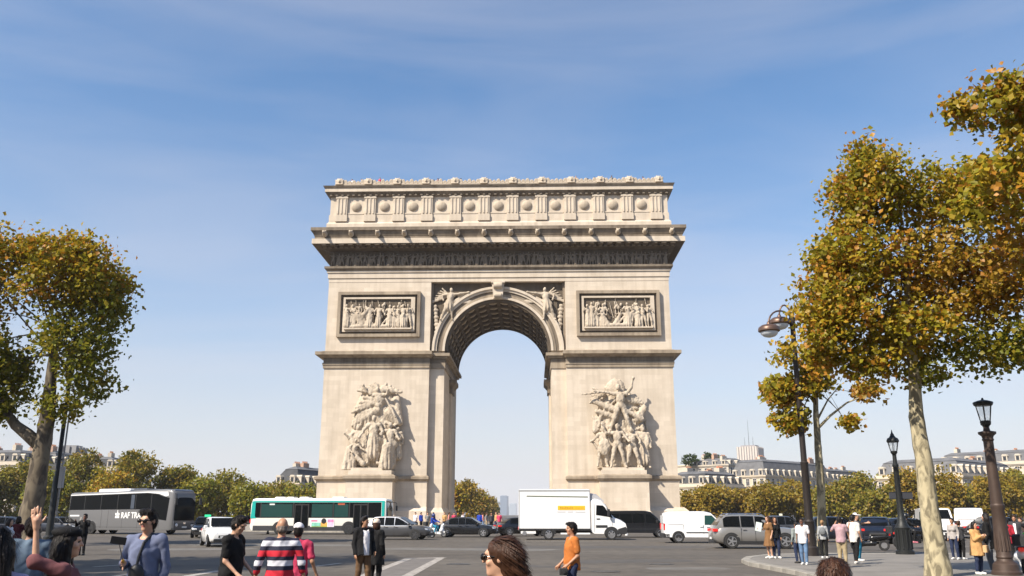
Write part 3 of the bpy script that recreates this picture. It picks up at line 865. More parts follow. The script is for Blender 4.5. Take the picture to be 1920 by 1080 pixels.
# relief panels above the imposts
def relief(cx, seed):
    x0, x1, z0, z1 = cx - 5.72, cx + 5.72, 25.15, 31.52
    rp = MB(); rp.box(x0 + .5, x1 - .5, -.06, .05, z0 + .4, z1 - .4)
    pan = rp.build('relief_panel', PATINA_SHADE, A)
    for a, b, c, d in ((x0, x1, z0, z0 + .42), (x0, x1, z1 - .42, z1), (x0, x0 + .42, z0 + .42, z1 - .42), (x1 - .42, x1, z0 + .42, z1 - .42)):
        g = MB(); g.box(a, b, -.55, .02, c, d); g.build('panel_frame', MOULD, pan)
    for a, b, c, d in ((x0 + .75, x1 - .75, z0 + .75, z0 + 1.1), (x0 + .75, x1 - .75, z1 - 1.0, z1 - .75), (x0 + .75, x0 + 1.05, z0 + 1.1, z1 - 1.0), (x1 - 1.3, x1 - .75, z0 + 1.1, z1 - 1.0)):
        g = MB(); g.box(a, b, -.34, .02, c, d); g.build('inner_frame', STONE, pan)
    g = MB(); g.box(x0 + 1.0, x1 - 1.1, -.75, .02, z0 + 1.02, z0 + 1.2); g.build('relief_ledge', STONE, pan)
    rr = random.Random(seed)
    S = SDF((x0 + .8, -1.0, z0 + 1.0), (x1 - .9, .1, z1 - .7), .075)
    zb = z0 + 1.2
    n = 13
    for i in range(n):
        x = x0 + 1.5 + (x1 - x0 - 3.0) * i / (n - 1) + rr.uniform(-.12, .12)
        mid = (seed == 1 and i in (2, 3, 5, 7)) or (seed == 2 and i in (4, 5, 6, 7))
        if mid:   # bending, kneeling and fallen figures
            fig(S, x, -.3 - rr.random() * .2, zb, rr.uniform(2.2, 2.6), la=((-.15, -.03, -.08), (-.28, -.1, rr.uniform(-.1, .2))), ra=((.12, -.03, -.1), (.26, -.1, rr.uniform(-.2, .2))), lean=(rr.choice((-.5, .5)), 0), step=.14, robe=rr.choice((0, .8)))
            S.cap((x - .8, -.45, zb + .18), (x + .6, -.5, zb + .3), .2, .26, .1)
        else:
            fig(S, x, -.2 - rr.random() * .25, zb, rr.uniform(3.15, 3.5), la=((-.07, -.04, -.14), (-.12 * rr.random(), -.12, rr.uniform(-.25, .1))), ra=((.07, -.04, -.14), (.1, -.12, rr.uniform(-.28, .12))), robe=rr.choice((0, .9, .9)), step=.05 * rr.random(), lean=(rr.uniform(-.08, .08), 0), helmet=rr.random() < .4)
    if seed == 1:   # rider
        hx = cx - 2.7
        S.ell((hx, -.4, zb + 1.7), (1.0, .3, .6), .15); S.cap((hx + .7, -.45, zb + 1.9), (hx + 1.3, -.5, zb + 2.7), .35, .22, .12); S.cap((hx + 1.3, -.5, zb + 2.75), (hx + 1.7, -.5, zb + 2.4), .2, .13, .1)
        for q in (-.7, -.5, .6, .8): S.cap((hx + q, -.4, zb + 1.4), (hx + q * 1.25, -.45, zb), .17, .1, .08)
        fig(S, hx - .1, -.45, zb + 1.15, 2.3, la=((-.05, 0, -.05), (-.1, -.05, .3)), lean=(.06, 0))
    for i in range(11):   # spears, standards and background heads
        x = x0 + 1.5 + (x1 - x0 - 3.0) * rr.random(); h0 = zb + 3.0 + rr.random() * .6
        S.cap((x, -.22, zb + rr.uniform(.5, 2)), (x + rr.uniform(-.7, .7), -.25, min(h0 + .5, z1 - 1.15)), .07, .05, .03)
        S.ell((x + .3, -.16, zb + rr.uniform(2.7, 3.5)), (.2, .2, .26), .05)
    S.noise(.02, 7)
    S.build('relief_figures', SCULPT, pan)
relief(-16.42, 1)
relief(16.52, 2)

# winged figures in the spandrels
def victory(sg):
    S = SDF((2.2, -.6, 25.4), (9.2, 1.0, 33.0), .085)
    x, y, z = 7.1, .35, 27.6
    H = 4.6
    fig(S, x, y, z, H, la=((-.16, -.02, .02), (-.42, -.04, .06)), ra=((.13, -.02, -.05), (.06, -.06, -.2)), lean=(-.14, 0), step=.10, robe=.62)
    for k in range(7):    # wing and flying drapery
        S.cap((x - .35, .6, z + 3.5), (x + .7 + .28 * k, .55, z + 4.6 - .36 * k), .16, .1, .06)
    for k in range(5):
        S.cap((x - .8, .55, z + 2.6), (x - 2.2 - .4 * k, .6, z + 3.6 - .28 * k), .2, .12, .08)
    for k in range(8):    # foliage and scroll down the side
        S.ell((8.75 - .05 * k, .6, 29.6 - .52 * k), (.3 + .12 * (k % 2), .25, .3), .08)
    S.cap((x + .6, .5, z + .7), (x + 1.1, .55, z - 1.2), .26, .16, .1, wav=(.05, 6, 0))
    S.noise(.025, 5)
    o = S.build('spandrel_figure', SCULPT, A)
    if sg < 0:
        for v_ in o.data.vertices: v_.co.x = -v_.co.x
        o.data.flip_normals()
    g = MB(); g.box(*sorted((sg * 8.98, sg * 9.3)), .55, .9, Z_SPR, 33.0); g.build('spandrel_border', SOOT_SHADE, A)
victory(1); victory(-1)

# pedestals with the two sculpture groups
def pedestal(cx, hw):
    g = MB(); g.box(cx - hw, cx + hw, -3.0, .1, 2.0, 5.9); p = g.build('pedestal', STONE, A)
    g = MB(); g.box(cx - hw - .45, cx + hw + .45, -3.5, .1, .12, 1.5); g.frustum((cx - hw - .45, cx + hw + .45, -3.5, .1), 1.5, (cx - hw - .02, cx + hw + .02, -3.02, .1), 2.1); g.build('pedestal_foot', STONE, p)
    g = MB(); g.frustum((cx - hw - .05, cx + hw + .05, -3.05, .1), 5.75, (cx - hw - .35, cx + hw + .35, -3.35, .1), 6.1); g.box(cx - hw - .35, cx + hw + .35, -3.35, .1, 6.1, 6.45)
    g.frustum((cx - hw - .35, cx + hw + .35, -3.35, .1), 6.45, (cx - hw, cx + hw, -3.0, .1), 6.62); g.build('pedestal_cap', MOULD, p)
    g = MB(); g.box(cx - hw + .2, cx + hw - .2, -2.8, .1, 6.62, 7.15); g.box(cx - hw + .45, cx + hw - .45, -2.5, .1, 7.15, 7.5); g.build('sculpture_plinth', STONE, p)
    return p
pedestal(-16.3, 3.0); pedestal(16.35, 3.1)

def wing(S, root, tips, r=.22, k=.15):
    for t in tips:
        S.cap(root, t, r * 1.3, r * .55, k)

def group_left():
    cx, zb = -16.35, 7.5
    S = SDF((cx - 4.0, -3.0, zb - .3), (cx + 4.2, .15, zb + 12.2), .06)
    # central draped standing figure
    fig(S, cx + .2, -1.9, zb + .5, 6.3, la=((-.09, -.03, -.13), (-.15, -.12, -.26)), ra=((.07, -.03, -.15), (.05, -.15, -.2)), robe=.80, step=.03)
    # woman crowning on the right, seated woman front right
    fig(S, cx + 2.3, -1.6, zb + .3, 5.6, la=((-.14, -.04, .02), (-.3, -.08, .12)), ra=((.06, -.04, -.14), (.12, -.1, -.2)), robe=.95, step=.02)
    S.cap((cx + 2.1, -2.2, zb + 2.6), (cx + 2.0, -2.1, zb + .2), .7, .85, .25, wav=(.12, 9, 0))
    S.ell((cx + 3.3, -1.2, zb + 3.9), (.5, .5, .45), .15); S.ell((cx + 3.4, -1.0, zb + 5.9), (.45, .4, .42), .15)
    fig(S, cx + 3.2, -.9, zb + 1.2, 4.2, robe=.9)
    # left: standing and kneeling figures
    fig(S, cx - 2.0, -1.2, zb + .4, 5.2, la=((-.1, -.04, -.12), (-.2, -.1, -.02)), robe=.9)
    fig(S, cx - 2.5, -2.0, zb - .2, 3.9, la=((-.05, -.06, -.14), (.1, -.14, -.26)), ra=((.12, -.05, -.12), (.34, -.08, -.24)), lean=(.12, 0), robe=.98)
    S.cap((cx - 2.9, -1.9, zb + 2.4), (cx - 3.2, -1.9, zb - .2), .45, .6, .2, wav=(.1, 7, 1))
    S.cap((cx - 1.8, -2.3, zb + 1.3), (cx - .9, -2.4, zb + .5), .28, .3, .15); S.ell((cx - .9, -2.4, zb + .5), (.36, .36, .4), .1)
    S.cap((cx - 3.5, -.9, zb + 4.9), (cx - 2.5, -1.3, zb + 3.2), .2, .5, .2)
    # flying figure above with trumpet, wings and banners
    fig(S, cx + .9, -1.4, zb + 5.2, 5.4, la=((-.14, -.02, .08), (-.22, -.05, .24)), ra=((.1, -.06, .02), (.16, -.12, .12)), lean=(-.1, 0), legs=False)
    wing(S, (cx + .9, -1.0, zb + 10.2), [(cx + 1.5 + .5 * k, -.9, zb + 11.1 - .28 * k) for k in range(5)], .3)
    wing(S, (cx + .7, -1.0, zb + 9.9), [(cx - .1 - .55 * k, -1.1, zb + 11.2 - .25 * k) for k in range(5)], .28)
    wing(S, (cx + .9, -1.2, zb + 8.8), [(cx - 1.4 - .5 * k, -1.3, zb + 9.2 - .65 * k) for k in range(4)], .34)
    wing(S, (cx + .6, -1.2, zb + 7.6), [(cx - 1.9 - .32 * k, -1.1, zb + 7.2 - .55 * k) for k in range(4)], .34)
    S.cap((cx + 1.6, -1.8, zb + 9.0), (cx + 3.0, -2.0, zb + 6.6), .1, .17, .05)
    S.cap((cx + 2.9, -.7, zb + 9.2), (cx + 3.3, -.7, zb + 6.4), .34, .5, .2); S.ell((cx + 2.8, -.7, zb + 8.9), (.35, .35, .5), .1)
    S.cap((cx + 1.9, -1.0, zb + 7.2), (cx + 3.0, -.9, zb + 6.2), .6, .5, .3)
    S.ell((cx + .1, -.5, zb + 5.4), (3.1, .75, 5.8), .5); S.ell((cx + .1, -.7, zb + 2.4), (3.3, 1.0, 2.8), .5); S.box((cx, -.3, zb + 4.0), (2.8, .35, 4.0), .4)
    for k in range(26):
        a = random.Random(k).uniform(0, 6.28); rr = random.Random(k + 50).uniform(.3, 1); S.cap((cx + .2 + 2.5 * rr * math.cos(a), -1.1, zb + 6.4 + 3.6 * rr * math.sin(a)), (cx + .2 + 2.9 * rr * math.cos(a + .3), -1.25, zb + 5.6 + 3.6 * rr * math.sin(a + .3)), .24, .13, .12)
    S.noise(.045, 4.6)
    S.build('sculpture_group', SCULPT, A, label='carved group of draped figures with a winged figure and banners above, on the left pier')

def group_right():
    cx, zb = 16.1, 7.5
    S = SDF((cx - 5.2, -3.2, zb - .3), (cx + 4.6, .15, zb + 12.6), .06)
    # winged leader striding above
    fig(S, cx + .1, -1.7, zb + 4.6, 6.2, la=((-.17, -.02, .03), (-.42, -.05, .05)), ra=((.10, -.03, .12), (.15, -.05, .33)), lean=(.02, 0), step=.16, head=(-.05, -.02))
    S.cap((cx - 2.4, -1.9, zb + 9.75), (cx - 4.9, -2.1, zb + 9.45), .16, .1, .05)
    wing(S, (cx + .2, -1.0, zb + 9.8), [(cx - 1.6 + .42 * k, -.8, zb + 10.5 + .35 * k) for k in range(4)], .42)
    wing(S, (cx + .4, -1.0, zb + 9.0), [(cx + 2.2 + .3 * k, -1.2, zb + 9.4 - .35 * k) for k in range(4)], .34)
    S.ell((cx - .3, -.9, zb + 10.6), (1.2, .5, 1.1), .3)
    for k in range(5):
        S.cap((cx - 2.0, -1.1, zb + 9.6), (cx - 3.3 - .12 * k, -1.1, zb + 10.4 - .5 * k), .3, .14, .1)
    S.cap((cx - .4, -1.5, zb + 7.4), (cx - 3.2, -1.2, zb + 8.6), .5, .3, .2, wav=(.08, 6, 0)); S.cap((cx - .6, -1.3, zb + 6.6), (cx - 2.9, -1.2, zb + 7.3), .4, .3, .2)
    S.cap((cx + .6, -1.6, zb + 7.5), (cx + 2.9, -1.6, zb + 6.2), .3, .3, .15); S.cap((cx + 2.4, -1.3, zb + 6.3), (cx + 3.3, -1.2, zb + 7.7), .5, .4, .2, wav=(.1, 7, 0))
    # warriors on the march below
    fig(S, cx - .4, -2.1, zb, 5.5, la=((-.14, -.03, .0), (-.24, -.06, .2)), ra=((.08, -.04, -.12), (.14, -.1, -.2)), step=.1, head=(.01, 0), helmet=1)
    fig(S, cx + 1.6, -2.0, zb, 5.1, la=((-.06, -.03, -.14), (-.1, -.12, -.05)), ra=((.09, -.03, -.12), (.05, -.12, -.2)), step=.12, lean=(-.04, 0))
    fig(S, cx - 2.4, -1.6, zb + .1, 5.2, la=((-.09, -.03, -.12), (-.18, -.08, -.18)), ra=((.08, -.03, .02), (.03, -.05, .2)), step=.05, lean=(.05, 0), robe=.6, helmet=1)
    fig(S, cx + 3.0, -1.3, zb, 5.4, la=((-.1, -.03, .0), (-.16, -.06, .14)), step=.06, robe=.85, helmet=1)
    fig(S, cx + .5, -1.0, zb + .3, 5.6, ra=((.1, -.03, .06), (.12, -.05, .24)), robe=.9, helmet=1)
    fig(S, cx - 1.4, -.9, zb + .2, 5.7, la=((-.1, -.03, .05), (-.14, -.05, .22)), robe=.9, helmet=1)
    S.ell((cx - 2.1, -2.1, zb + 2.6), (.75, .3, 1.1), .12); S.ell((cx + 3.5, -1.5, zb + 3.2), (.4, .4, 1.0), .15)
    S.cap((cx - 3.9, -1.6, zb + 3.6), (cx - 2.8, -1.8, zb + 2.4), .12, .2, .05); S.cap((cx + 3.6, -.9, zb + 6.2), (cx + 3.7, -.9, zb + 1.0), .1, .14, .05)
    for k in range(4): S.cap((cx - 3.2, -1.0, zb + 4.8), (cx - 3.4 + .3 * k, -1.0, zb + 6.6 - .1 * k), .3, .14, .1)
    S.ell((cx + .1, -.5, zb + 5.0), (3.3, .8, 5.4), .5); S.ell((cx + .2, -.7, zb + 2.4), (3.3, 1.0, 3.0), .5); S.box((cx, -.25, zb + 3.6), (2.9, .3, 3.6), .4)
    for k in range(26):
        a = random.Random(k + 9).uniform(0, 6.28); rr = random.Random(k + 70).uniform(.3, 1); S.cap((cx + .1 + 2.7 * rr * math.cos(a), -1.15, zb + 6.2 + 3.4 * rr * math.sin(a)), (cx + .1 + 3.0 * rr * math.cos(a + .3), -1.3, zb + 5.5 + 3.4 * rr * math.sin(a + .3)), .26, .14, .12)
    S.noise(.045, 4.6)
    S.build('sculpture_group', SCULPT, A, label='carved group of marching warriors under a winged leader with raised arm, on the right pier')
group_left(); group_right()

# ------------------------------------------------------------------ vehicles
def paint(name, c, metal=.0, rough=.32, coat=.6):
    return mat(name, c, rough, metal, coat)
GLASS = mat('dark_window_glass', (.006, .007, .008), .12, 0, 0, spec=.07)
GLASS_T = mat('teal_window_glass', (.02, .06, .055), .08, 0, 0, spec=.12)
RUBBER = mat('tyre_rubber', (.02, .02, .02), .85)
ALLOY = mat('alloy_rim', (.52, .52, .53), .3, .8)
DARKRIM = mat('dark_rim', (.10, .10, .105), .35, .7)
BLACKP = mat('black_plastic', (.018, .018, .019), .6)
CHROME = mat('chrome', (.75, .75, .76), .12, 1.0)
REDL = mat('red_tail_lens', (.45, .015, .015), .25, emit=(.8, .05, .03, .25))
CLEARL = mat('clear_headlamp_lens', (.75, .76, .78), .12, .2)
PLATE = mat('number_plate', (.75, .75, .72), .5)
P_WHITE = paint('white_paint', (.80, .80, .79))
P_BLACK = paint('black_paint', (.009, .009, .010), 0, .25, .35)
P_DGREY = paint('dark_grey_paint', (.045, .045, .048), .0, .3, .6)
P_SILVER = paint('warm_silver_paint', (.28, .27, .255), .45, .32, .7)
P_NAVY = paint('dark_blue_paint', (.010, .013, .023), .0, .3, .35)
P_COACH = paint('grey_coach_paint', (.15, .15, .153), .05, .45, .25)
P_COACHD = paint('slate_coach_paint', (.085, .09, .105), .2, .35, .5)
P_CREAM = paint('cream_bus_paint', (.82, .80, .72), 0, .4, .3)
P_TEAL = paint('turquoise_bus_paint', (.0, .38, .33), 0, .4, .4)

_wheel_cache = {}
def wheel(parent, x, y, r, w=.2, rim=ALLOY, sgn=1, spokes=5):
    key = (r, w, rim.name, sgn, spokes)
    if key not in _wheel_cache:
        t = MB(); a = w / 2
        t.lathe([(r * .66, -a), (r * .93, -a), (r, -a * .7), (r, a * .7), (r * .93, a), (r * .66, a), (r * .60, a * .5), (r * .60, -a * .5), (r * .66, -a)], 28, axis='y', caps=False)
        q = MB(); s = -sgn
        q.lathe([(r * .67, s * a * .55), (r * .67, s * a * .95), (r * .61, s * a * .98), (r * .58, s * a * .45), (.02, s * a * .40)][::(1 if s > 0 else -1)], 28, axis='y')
        for k in range(spokes):
            an = 2 * math.pi * k / spokes + .3
            M = Matrix.Rotation(an, 4, 'Y')
            b = MB(M); b.box(-.035 * r / .33, .035 * r / .33, min(s * a * .5, s * a * .86), max(s * a * .5, s * a * .86), .06, r * .62)
            q.add(b.v, b.f)
        q.lathe([(.07, s * a * .5), (.07, s * a * .92), (.01, s * a * .96)][::(1 if s > 0 else -1)], 12, axis='y')
        _wheel_cache[key] = (t.mesh('wheel', RUBBER, 35), q.mesh('rim', [rim], 35))
    t, q = _wheel_cache[key]
    o = link('wheel', t, parent, (x, y, r))
    link('rim', q, o)
    return o


def side_panel(parent, name, poly, yf, m, proud=.008, sides=(1, -1), depth=.02, child=None):
    """thin plate following the side of a vehicle; poly in (x, z)"""
    res = []
    for s in sides:
        g = MB(); n = len(poly)
        v = [(x, s * (yf(x, z) + proud), z) for x, z in poly] + [(x, s * (yf(x, z) - depth), z) for x, z in poly]
        f = [tuple(range(n)), tuple(range(2 * n - 1, n - 1, -1))] + [(i, i + n, (i + 1) % n + n, (i + 1) % n) for i in range(n)]
        if s > 0:
            f = [q[::-1] for q in f]
        g.add(v, f)
        res.append(g.build(name, m, parent))
    return res


def arc_poly(cx, cz, r, z0, n=14):
    """wheel opening outline above z0"""
    a = math.asin(max(-1, min(1, (z0 - cz) / r)))
    return [(cx + r * math.cos(a + (math.pi - 2 * a) * i / n), cz + r * math.sin(a + (math.pi - 2 * a) * i / n)) for i in range(n + 1)]


def text_mesh(parent, txt, size, m, loc, rot, name='lettering', ext=.004, bold=0.0, sx=1.0):
    cu = bpy.data.curves.new(name, 'FONT')
    cu.body = txt; cu.size = size; cu.extrude = ext; cu.offset = bold; cu.align_x = 'LEFT'; cu.resolution_u = 2
    tmp = bpy.data.objects.new(name, cu)
    col.objects.link(tmp)
    dg = bpy.context.evaluated_depsgraph_get()
    me = bpy.data.meshes.new_from_object(tmp.evaluated_get(dg))
    bpy.data.objects.remove(tmp)
    me.materials.clear(); me.materials.append(m)
    o = link(name, me, parent, loc); o.rotation_euler = rot; o.scale = (sx, 1, 1)
    return o


def car(name, label, loc, rz, body, H=1.46, L=4.5, W=1.8, zb=.93, rear=(.10, .24), front=(.27, .43), hood=.86, nose=.66, tail=.90, rim=ALLOY, wr=.32, group=None, cat='car',
        roofm=None, cladding=False, axles=(.185, .80), rails=False, splits=(.36, .62)):
    """rear/front: fractions of L from each end where the glass starts at the belt and meets the roof"""
    T = thing(name, label, cat, loc, rz, group)
    hw = W / 2; x0, x1 = -L / 2, L / 2
    xb0, xb1 = x0 + rear[0] * L, x0 + rear[1] * L
    xf0, xf1 = x1 - front[0] * L, x1 - front[1] * L
    st = [(x0, .48, tail * .80, .72), (x0 + .04 * L, .30, tail * .97, .90), (x0 + .10 * L, .24, max(tail, zb * .99), .97), (x0 + .22 * L, .2, zb * 1.01, 1), (0, .19, zb, 1), (x1 - .36 * L, .19, zb * .99, 1),
          (xf0, .2, max(hood + .05, zb * .97), .985), (x1 - .14 * L, .22, hood, .95), (x1 - .06 * L, .25, (hood + nose) / 2 + .02, .88), (x1 - .015 * L, .3, nose + .02, .78), (x1, .40, nose - .08, .66)]
    st = sorted(st, key=lambda q: q[0])
    secs = []
    for x, a, b, w in st:
        w = w * hw; h = b - a
        secs.append([(x, -w * .86, a), (x, -w * .97, a + h * .12), (x, -w, a + h * .45), (x, -w * .985, a + h * .78), (x, -w * .93, a + h * .95), (x, -w * .78, b), (x, 0, b + .012),
                     (x, w * .78, b), (x, w * .93, a + h * .95), (x, w * .985, a + h * .78), (x, w, a + h * .45), (x, w * .97, a + h * .12), (x, w * .86, a)])
    g = MB(); g.loft(secs); g.build('body', body, T, smooth=42)
    # cabin
    zt = [(xb0, zb - .02), (xb0 + (xb1 - xb0) * .55, zb + (H - zb) * .62), (xb1, H - .035), (xb1 + .3, H - .008), ((xb1 + xf1) / 2, H), (xf1 - .25, H - .015), (xf1, H - .05), (xf1 + (xf0 - xf1) * .5, zb + (H - zb) * .52), (xf0, zb - .02)]
    zs = sorted(zt)
    def zr(x):
        return float(np.interp(x, [q[0] for q in zs], [q[1] for q in zs]))
    def yf(x, z):
        e = 1.0 - .10 * max(0, (x - (x1 - .40 * L)) / (.2 * L)) - .06 * max(0, ((x0 + .22 * L) - x) / (.14 * L))
        return hw * (.95 * e - .20 * max(0, (z - zb)) / (H - zb))
    secs = []
    for x, z in zs:
        zl = zb - .12
        zz_ = max(z, zl + .05)
        ytop = yf(x, zz_ - .04); yl = yf(x, zb)
        secs.append([(x, -yl, zl), (x, -yf(x, (zb + zz_) / 2), (zb + zz_) / 2 if zz_ > zb else (zl + zz_) / 2), (x, -ytop, zz_ - .045), (x, -ytop * .88, zz_ - .008), (x, 0, zz_ + .006), (x, ytop * .88, zz_ - .008), (x, ytop, zz_ - .045), (x, yf(x, (zb + zz_) / 2), (zb + zz_) / 2 if zz_ > zb else (zl + zz_) / 2), (x, yl, zl)])
    g = MB(); g.loft(secs); g.build('roof', roofm or body, T, smooth=42)
    # side windows split by pillars
    top = lambda x: zr(x) - .075
    xs = [xb0 + (xb1 - xb0) * .72, xb0 + (xb1 - xb0) * .45 + (xf0 - xb0) * splits[0] * .9, xb0 + (xf0 - xb0) * splits[1], xf0 - (xf0 - xf1) * .18]
    for i in range(3):
        a, b = xs[i] + .03, xs[i + 1] - .03
        pts = [(a, zb + .03), (b, zb + .03)] + [(x, max(top(x), zb + .05)) for x in np.linspace(b, a, 6)]
        side_panel(T, 'side_window', pts, yf, GLASS, .014)
    for i in (1, 2):
        side_panel(T, 'door_seam', [(xs[i] - .006, .28), (xs[i] + .006, .28), (xs[i] + .006, zb), (xs[i] - .006, zb)], lambda x, z: hw * 1.002, BLACKP, .003)
        side_panel(T, 'door_handle', [(xs[i] + .08, zb - .13), (xs[i] + .26, zb - .13), (xs[i] + .26, zb - .1), (xs[i] + .08, zb - .1)], lambda x, z: hw * .995, body, .03)
    # windscreens
    def slope(nm, xa, za, xb, zb_, wa, wb, off):
        g = MB(); n_ = Vector((abs(zb_ - za), 0, abs(xb - xa))).normalized(); dx_ = n_.x * (1 if off > 0 else -1) * abs(off); dz_ = n_.z * abs(off)
        v = [(xa + dx_, -wa, za + dz_), (xa + dx_, wa, za + dz_), ((xa + xb) / 2 + dx_, (wa + wb) / 2 + .01, (za + zb_) / 2 + dz_), (xb + dx_, wb, zb_ + dz_), (xb + dx_, -wb, zb_ + dz_), ((xa + xb) / 2 + dx_, -(wa + wb) / 2 - .01, (za + zb_) / 2 + dz_)]
        g.add(v, [(0, 1, 2, 5), (5, 2, 3, 4)] if off > 0 else [(5, 2, 1, 0), (4, 3, 2, 5)])
        return g.build(nm, GLASS, T)
    slope('windscreen', xf0 - (xf0 - xf1) * .10, zb + .045, xf1 + (xf0 - xf1) * .06, H - .085, yf(xf0, zb) * .93, yf(xf1, H) * .93, .05)
    slope('rear_window', xb0 + (xb1 - xb0) * .14, zb + .09, xb0 + (xb1 - xb0) * .9, H - .085, yf(xb0, zb) * .88, yf(xb1, H) * .90, -.02)
    # wheels, openings
    for fx in axles:
        x = x0 + fx * L
        side_panel(T, 'wheel_arch', arc_poly(x, wr, wr * 1.17, .2), lambda a, b: hw * .985, BLACKP, .012)
        for s in (1, -1):
            wheel(T, x, -s * (hw - .085), wr, .2, rim, s)
    if cladding:
        side_panel(T, 'sill_cladding', [(x0 + .27 * L, .2), (x1 - .28 * L, .2), (x1 - .28 * L, .36), (x0 + .27 * L, .36)], lambda a, b: hw * .985, BLACKP, .022)
        for s in (1, -1):
            pass
    if rails:
        for s in (1, -1):
            g = MB(); g.tube([(xb1 + .05, s * (yf(0, H) - .06), H - .02), (xb1 + .2, s * (yf(0, H) - .05), H + .045), (xf1 - .25, s * (yf(0, H) - .05), H + .045), (xf1 - .05, s * (yf(0, H) - .06), H - .03)], .018, 6); g.build('roof_rail', CHROME, T)
    # bumpers, lamps, plates, mirrors
    for s, nm in ((1, 'front_bumper'), (-1, 'rear_bumper')):
        xe = x1 if s > 0 else x0
        g = MB(); a, b = sorted((xe - s * .16, xe + s * .012)); g.bbox(a, b, -hw * .70, hw * .70, .25, .42, .03); g.build(nm, BLACKP if cladding or s > 0 else body, T)
    g = MB(); a, b = x1 - .05, x1 + .012; g.bbox(a, b, -hw * .42, hw * .42, .46, .58, .01); g.build('grille', BLACKP, T)
    for s in (1, -1):
        g = MB(); g.loft([[(x1 - .20, s * hw * .60, nose - .10), (x1 - .20, s * hw * .90, nose - .06), (x1 - .26, s * hw * .93, nose + .06), (x1 - .2, s * hw * .6, nose + .05)], [(x1 + .004, s * hw * .5, nose - .10), (x1 - .05, s * hw * .74, nose - .08), (x1 - .1, s * hw * .78, nose + .03), (x1 - .02, s * hw * .52, nose + .0)]])
        g.build('headlight', CLEARL, T)
        g = MB(); g.bbox(x0 - .012, x0 + .22, *sorted((s * hw * .56, s * hw * .93)), tail * .80, tail * .93, .02); g.build('tail_light', REDL, T)
        g = MB(); g.bbox(xf0 - .30, xf0 - .12, *sorted((s * hw * .98, s * (hw + .17))), zb - .0, zb + .13, .03); g.build('wing_mirror', body, T)
    for xe in (x0 - .016, x1 + .012):
        g = MB(); g.box(xe, xe + .008, -.26, .26, .44, .55); g.build('number_plate', PLATE, T)
    return T


def roof_sign(T, H, m, x=-.1):
    g = MB(); g.bbox(x - .07, x + .07, -.22, .22, H + .005, H + .14, .02); return g.build('roof_sign', m, T)


def box_section(hw, z0, z1, r, x, n=4, shrink=0.0):
    """rounded-top body section at x"""
    hw -= shrink
    ring_ = [(x, -hw * .97, z0 + shrink * .5), (x, -hw, z0 + .12)]
    for i in range(n + 1):
        a = math.pi / 2 * i / n
        ring_.append((x, -hw + r - r * math.cos(a), z1 - shrink - r + r * math.sin(a)))
    ring_ += [(x, -q[1], q[2]) for q in ring_[::-1]]
    return ring_


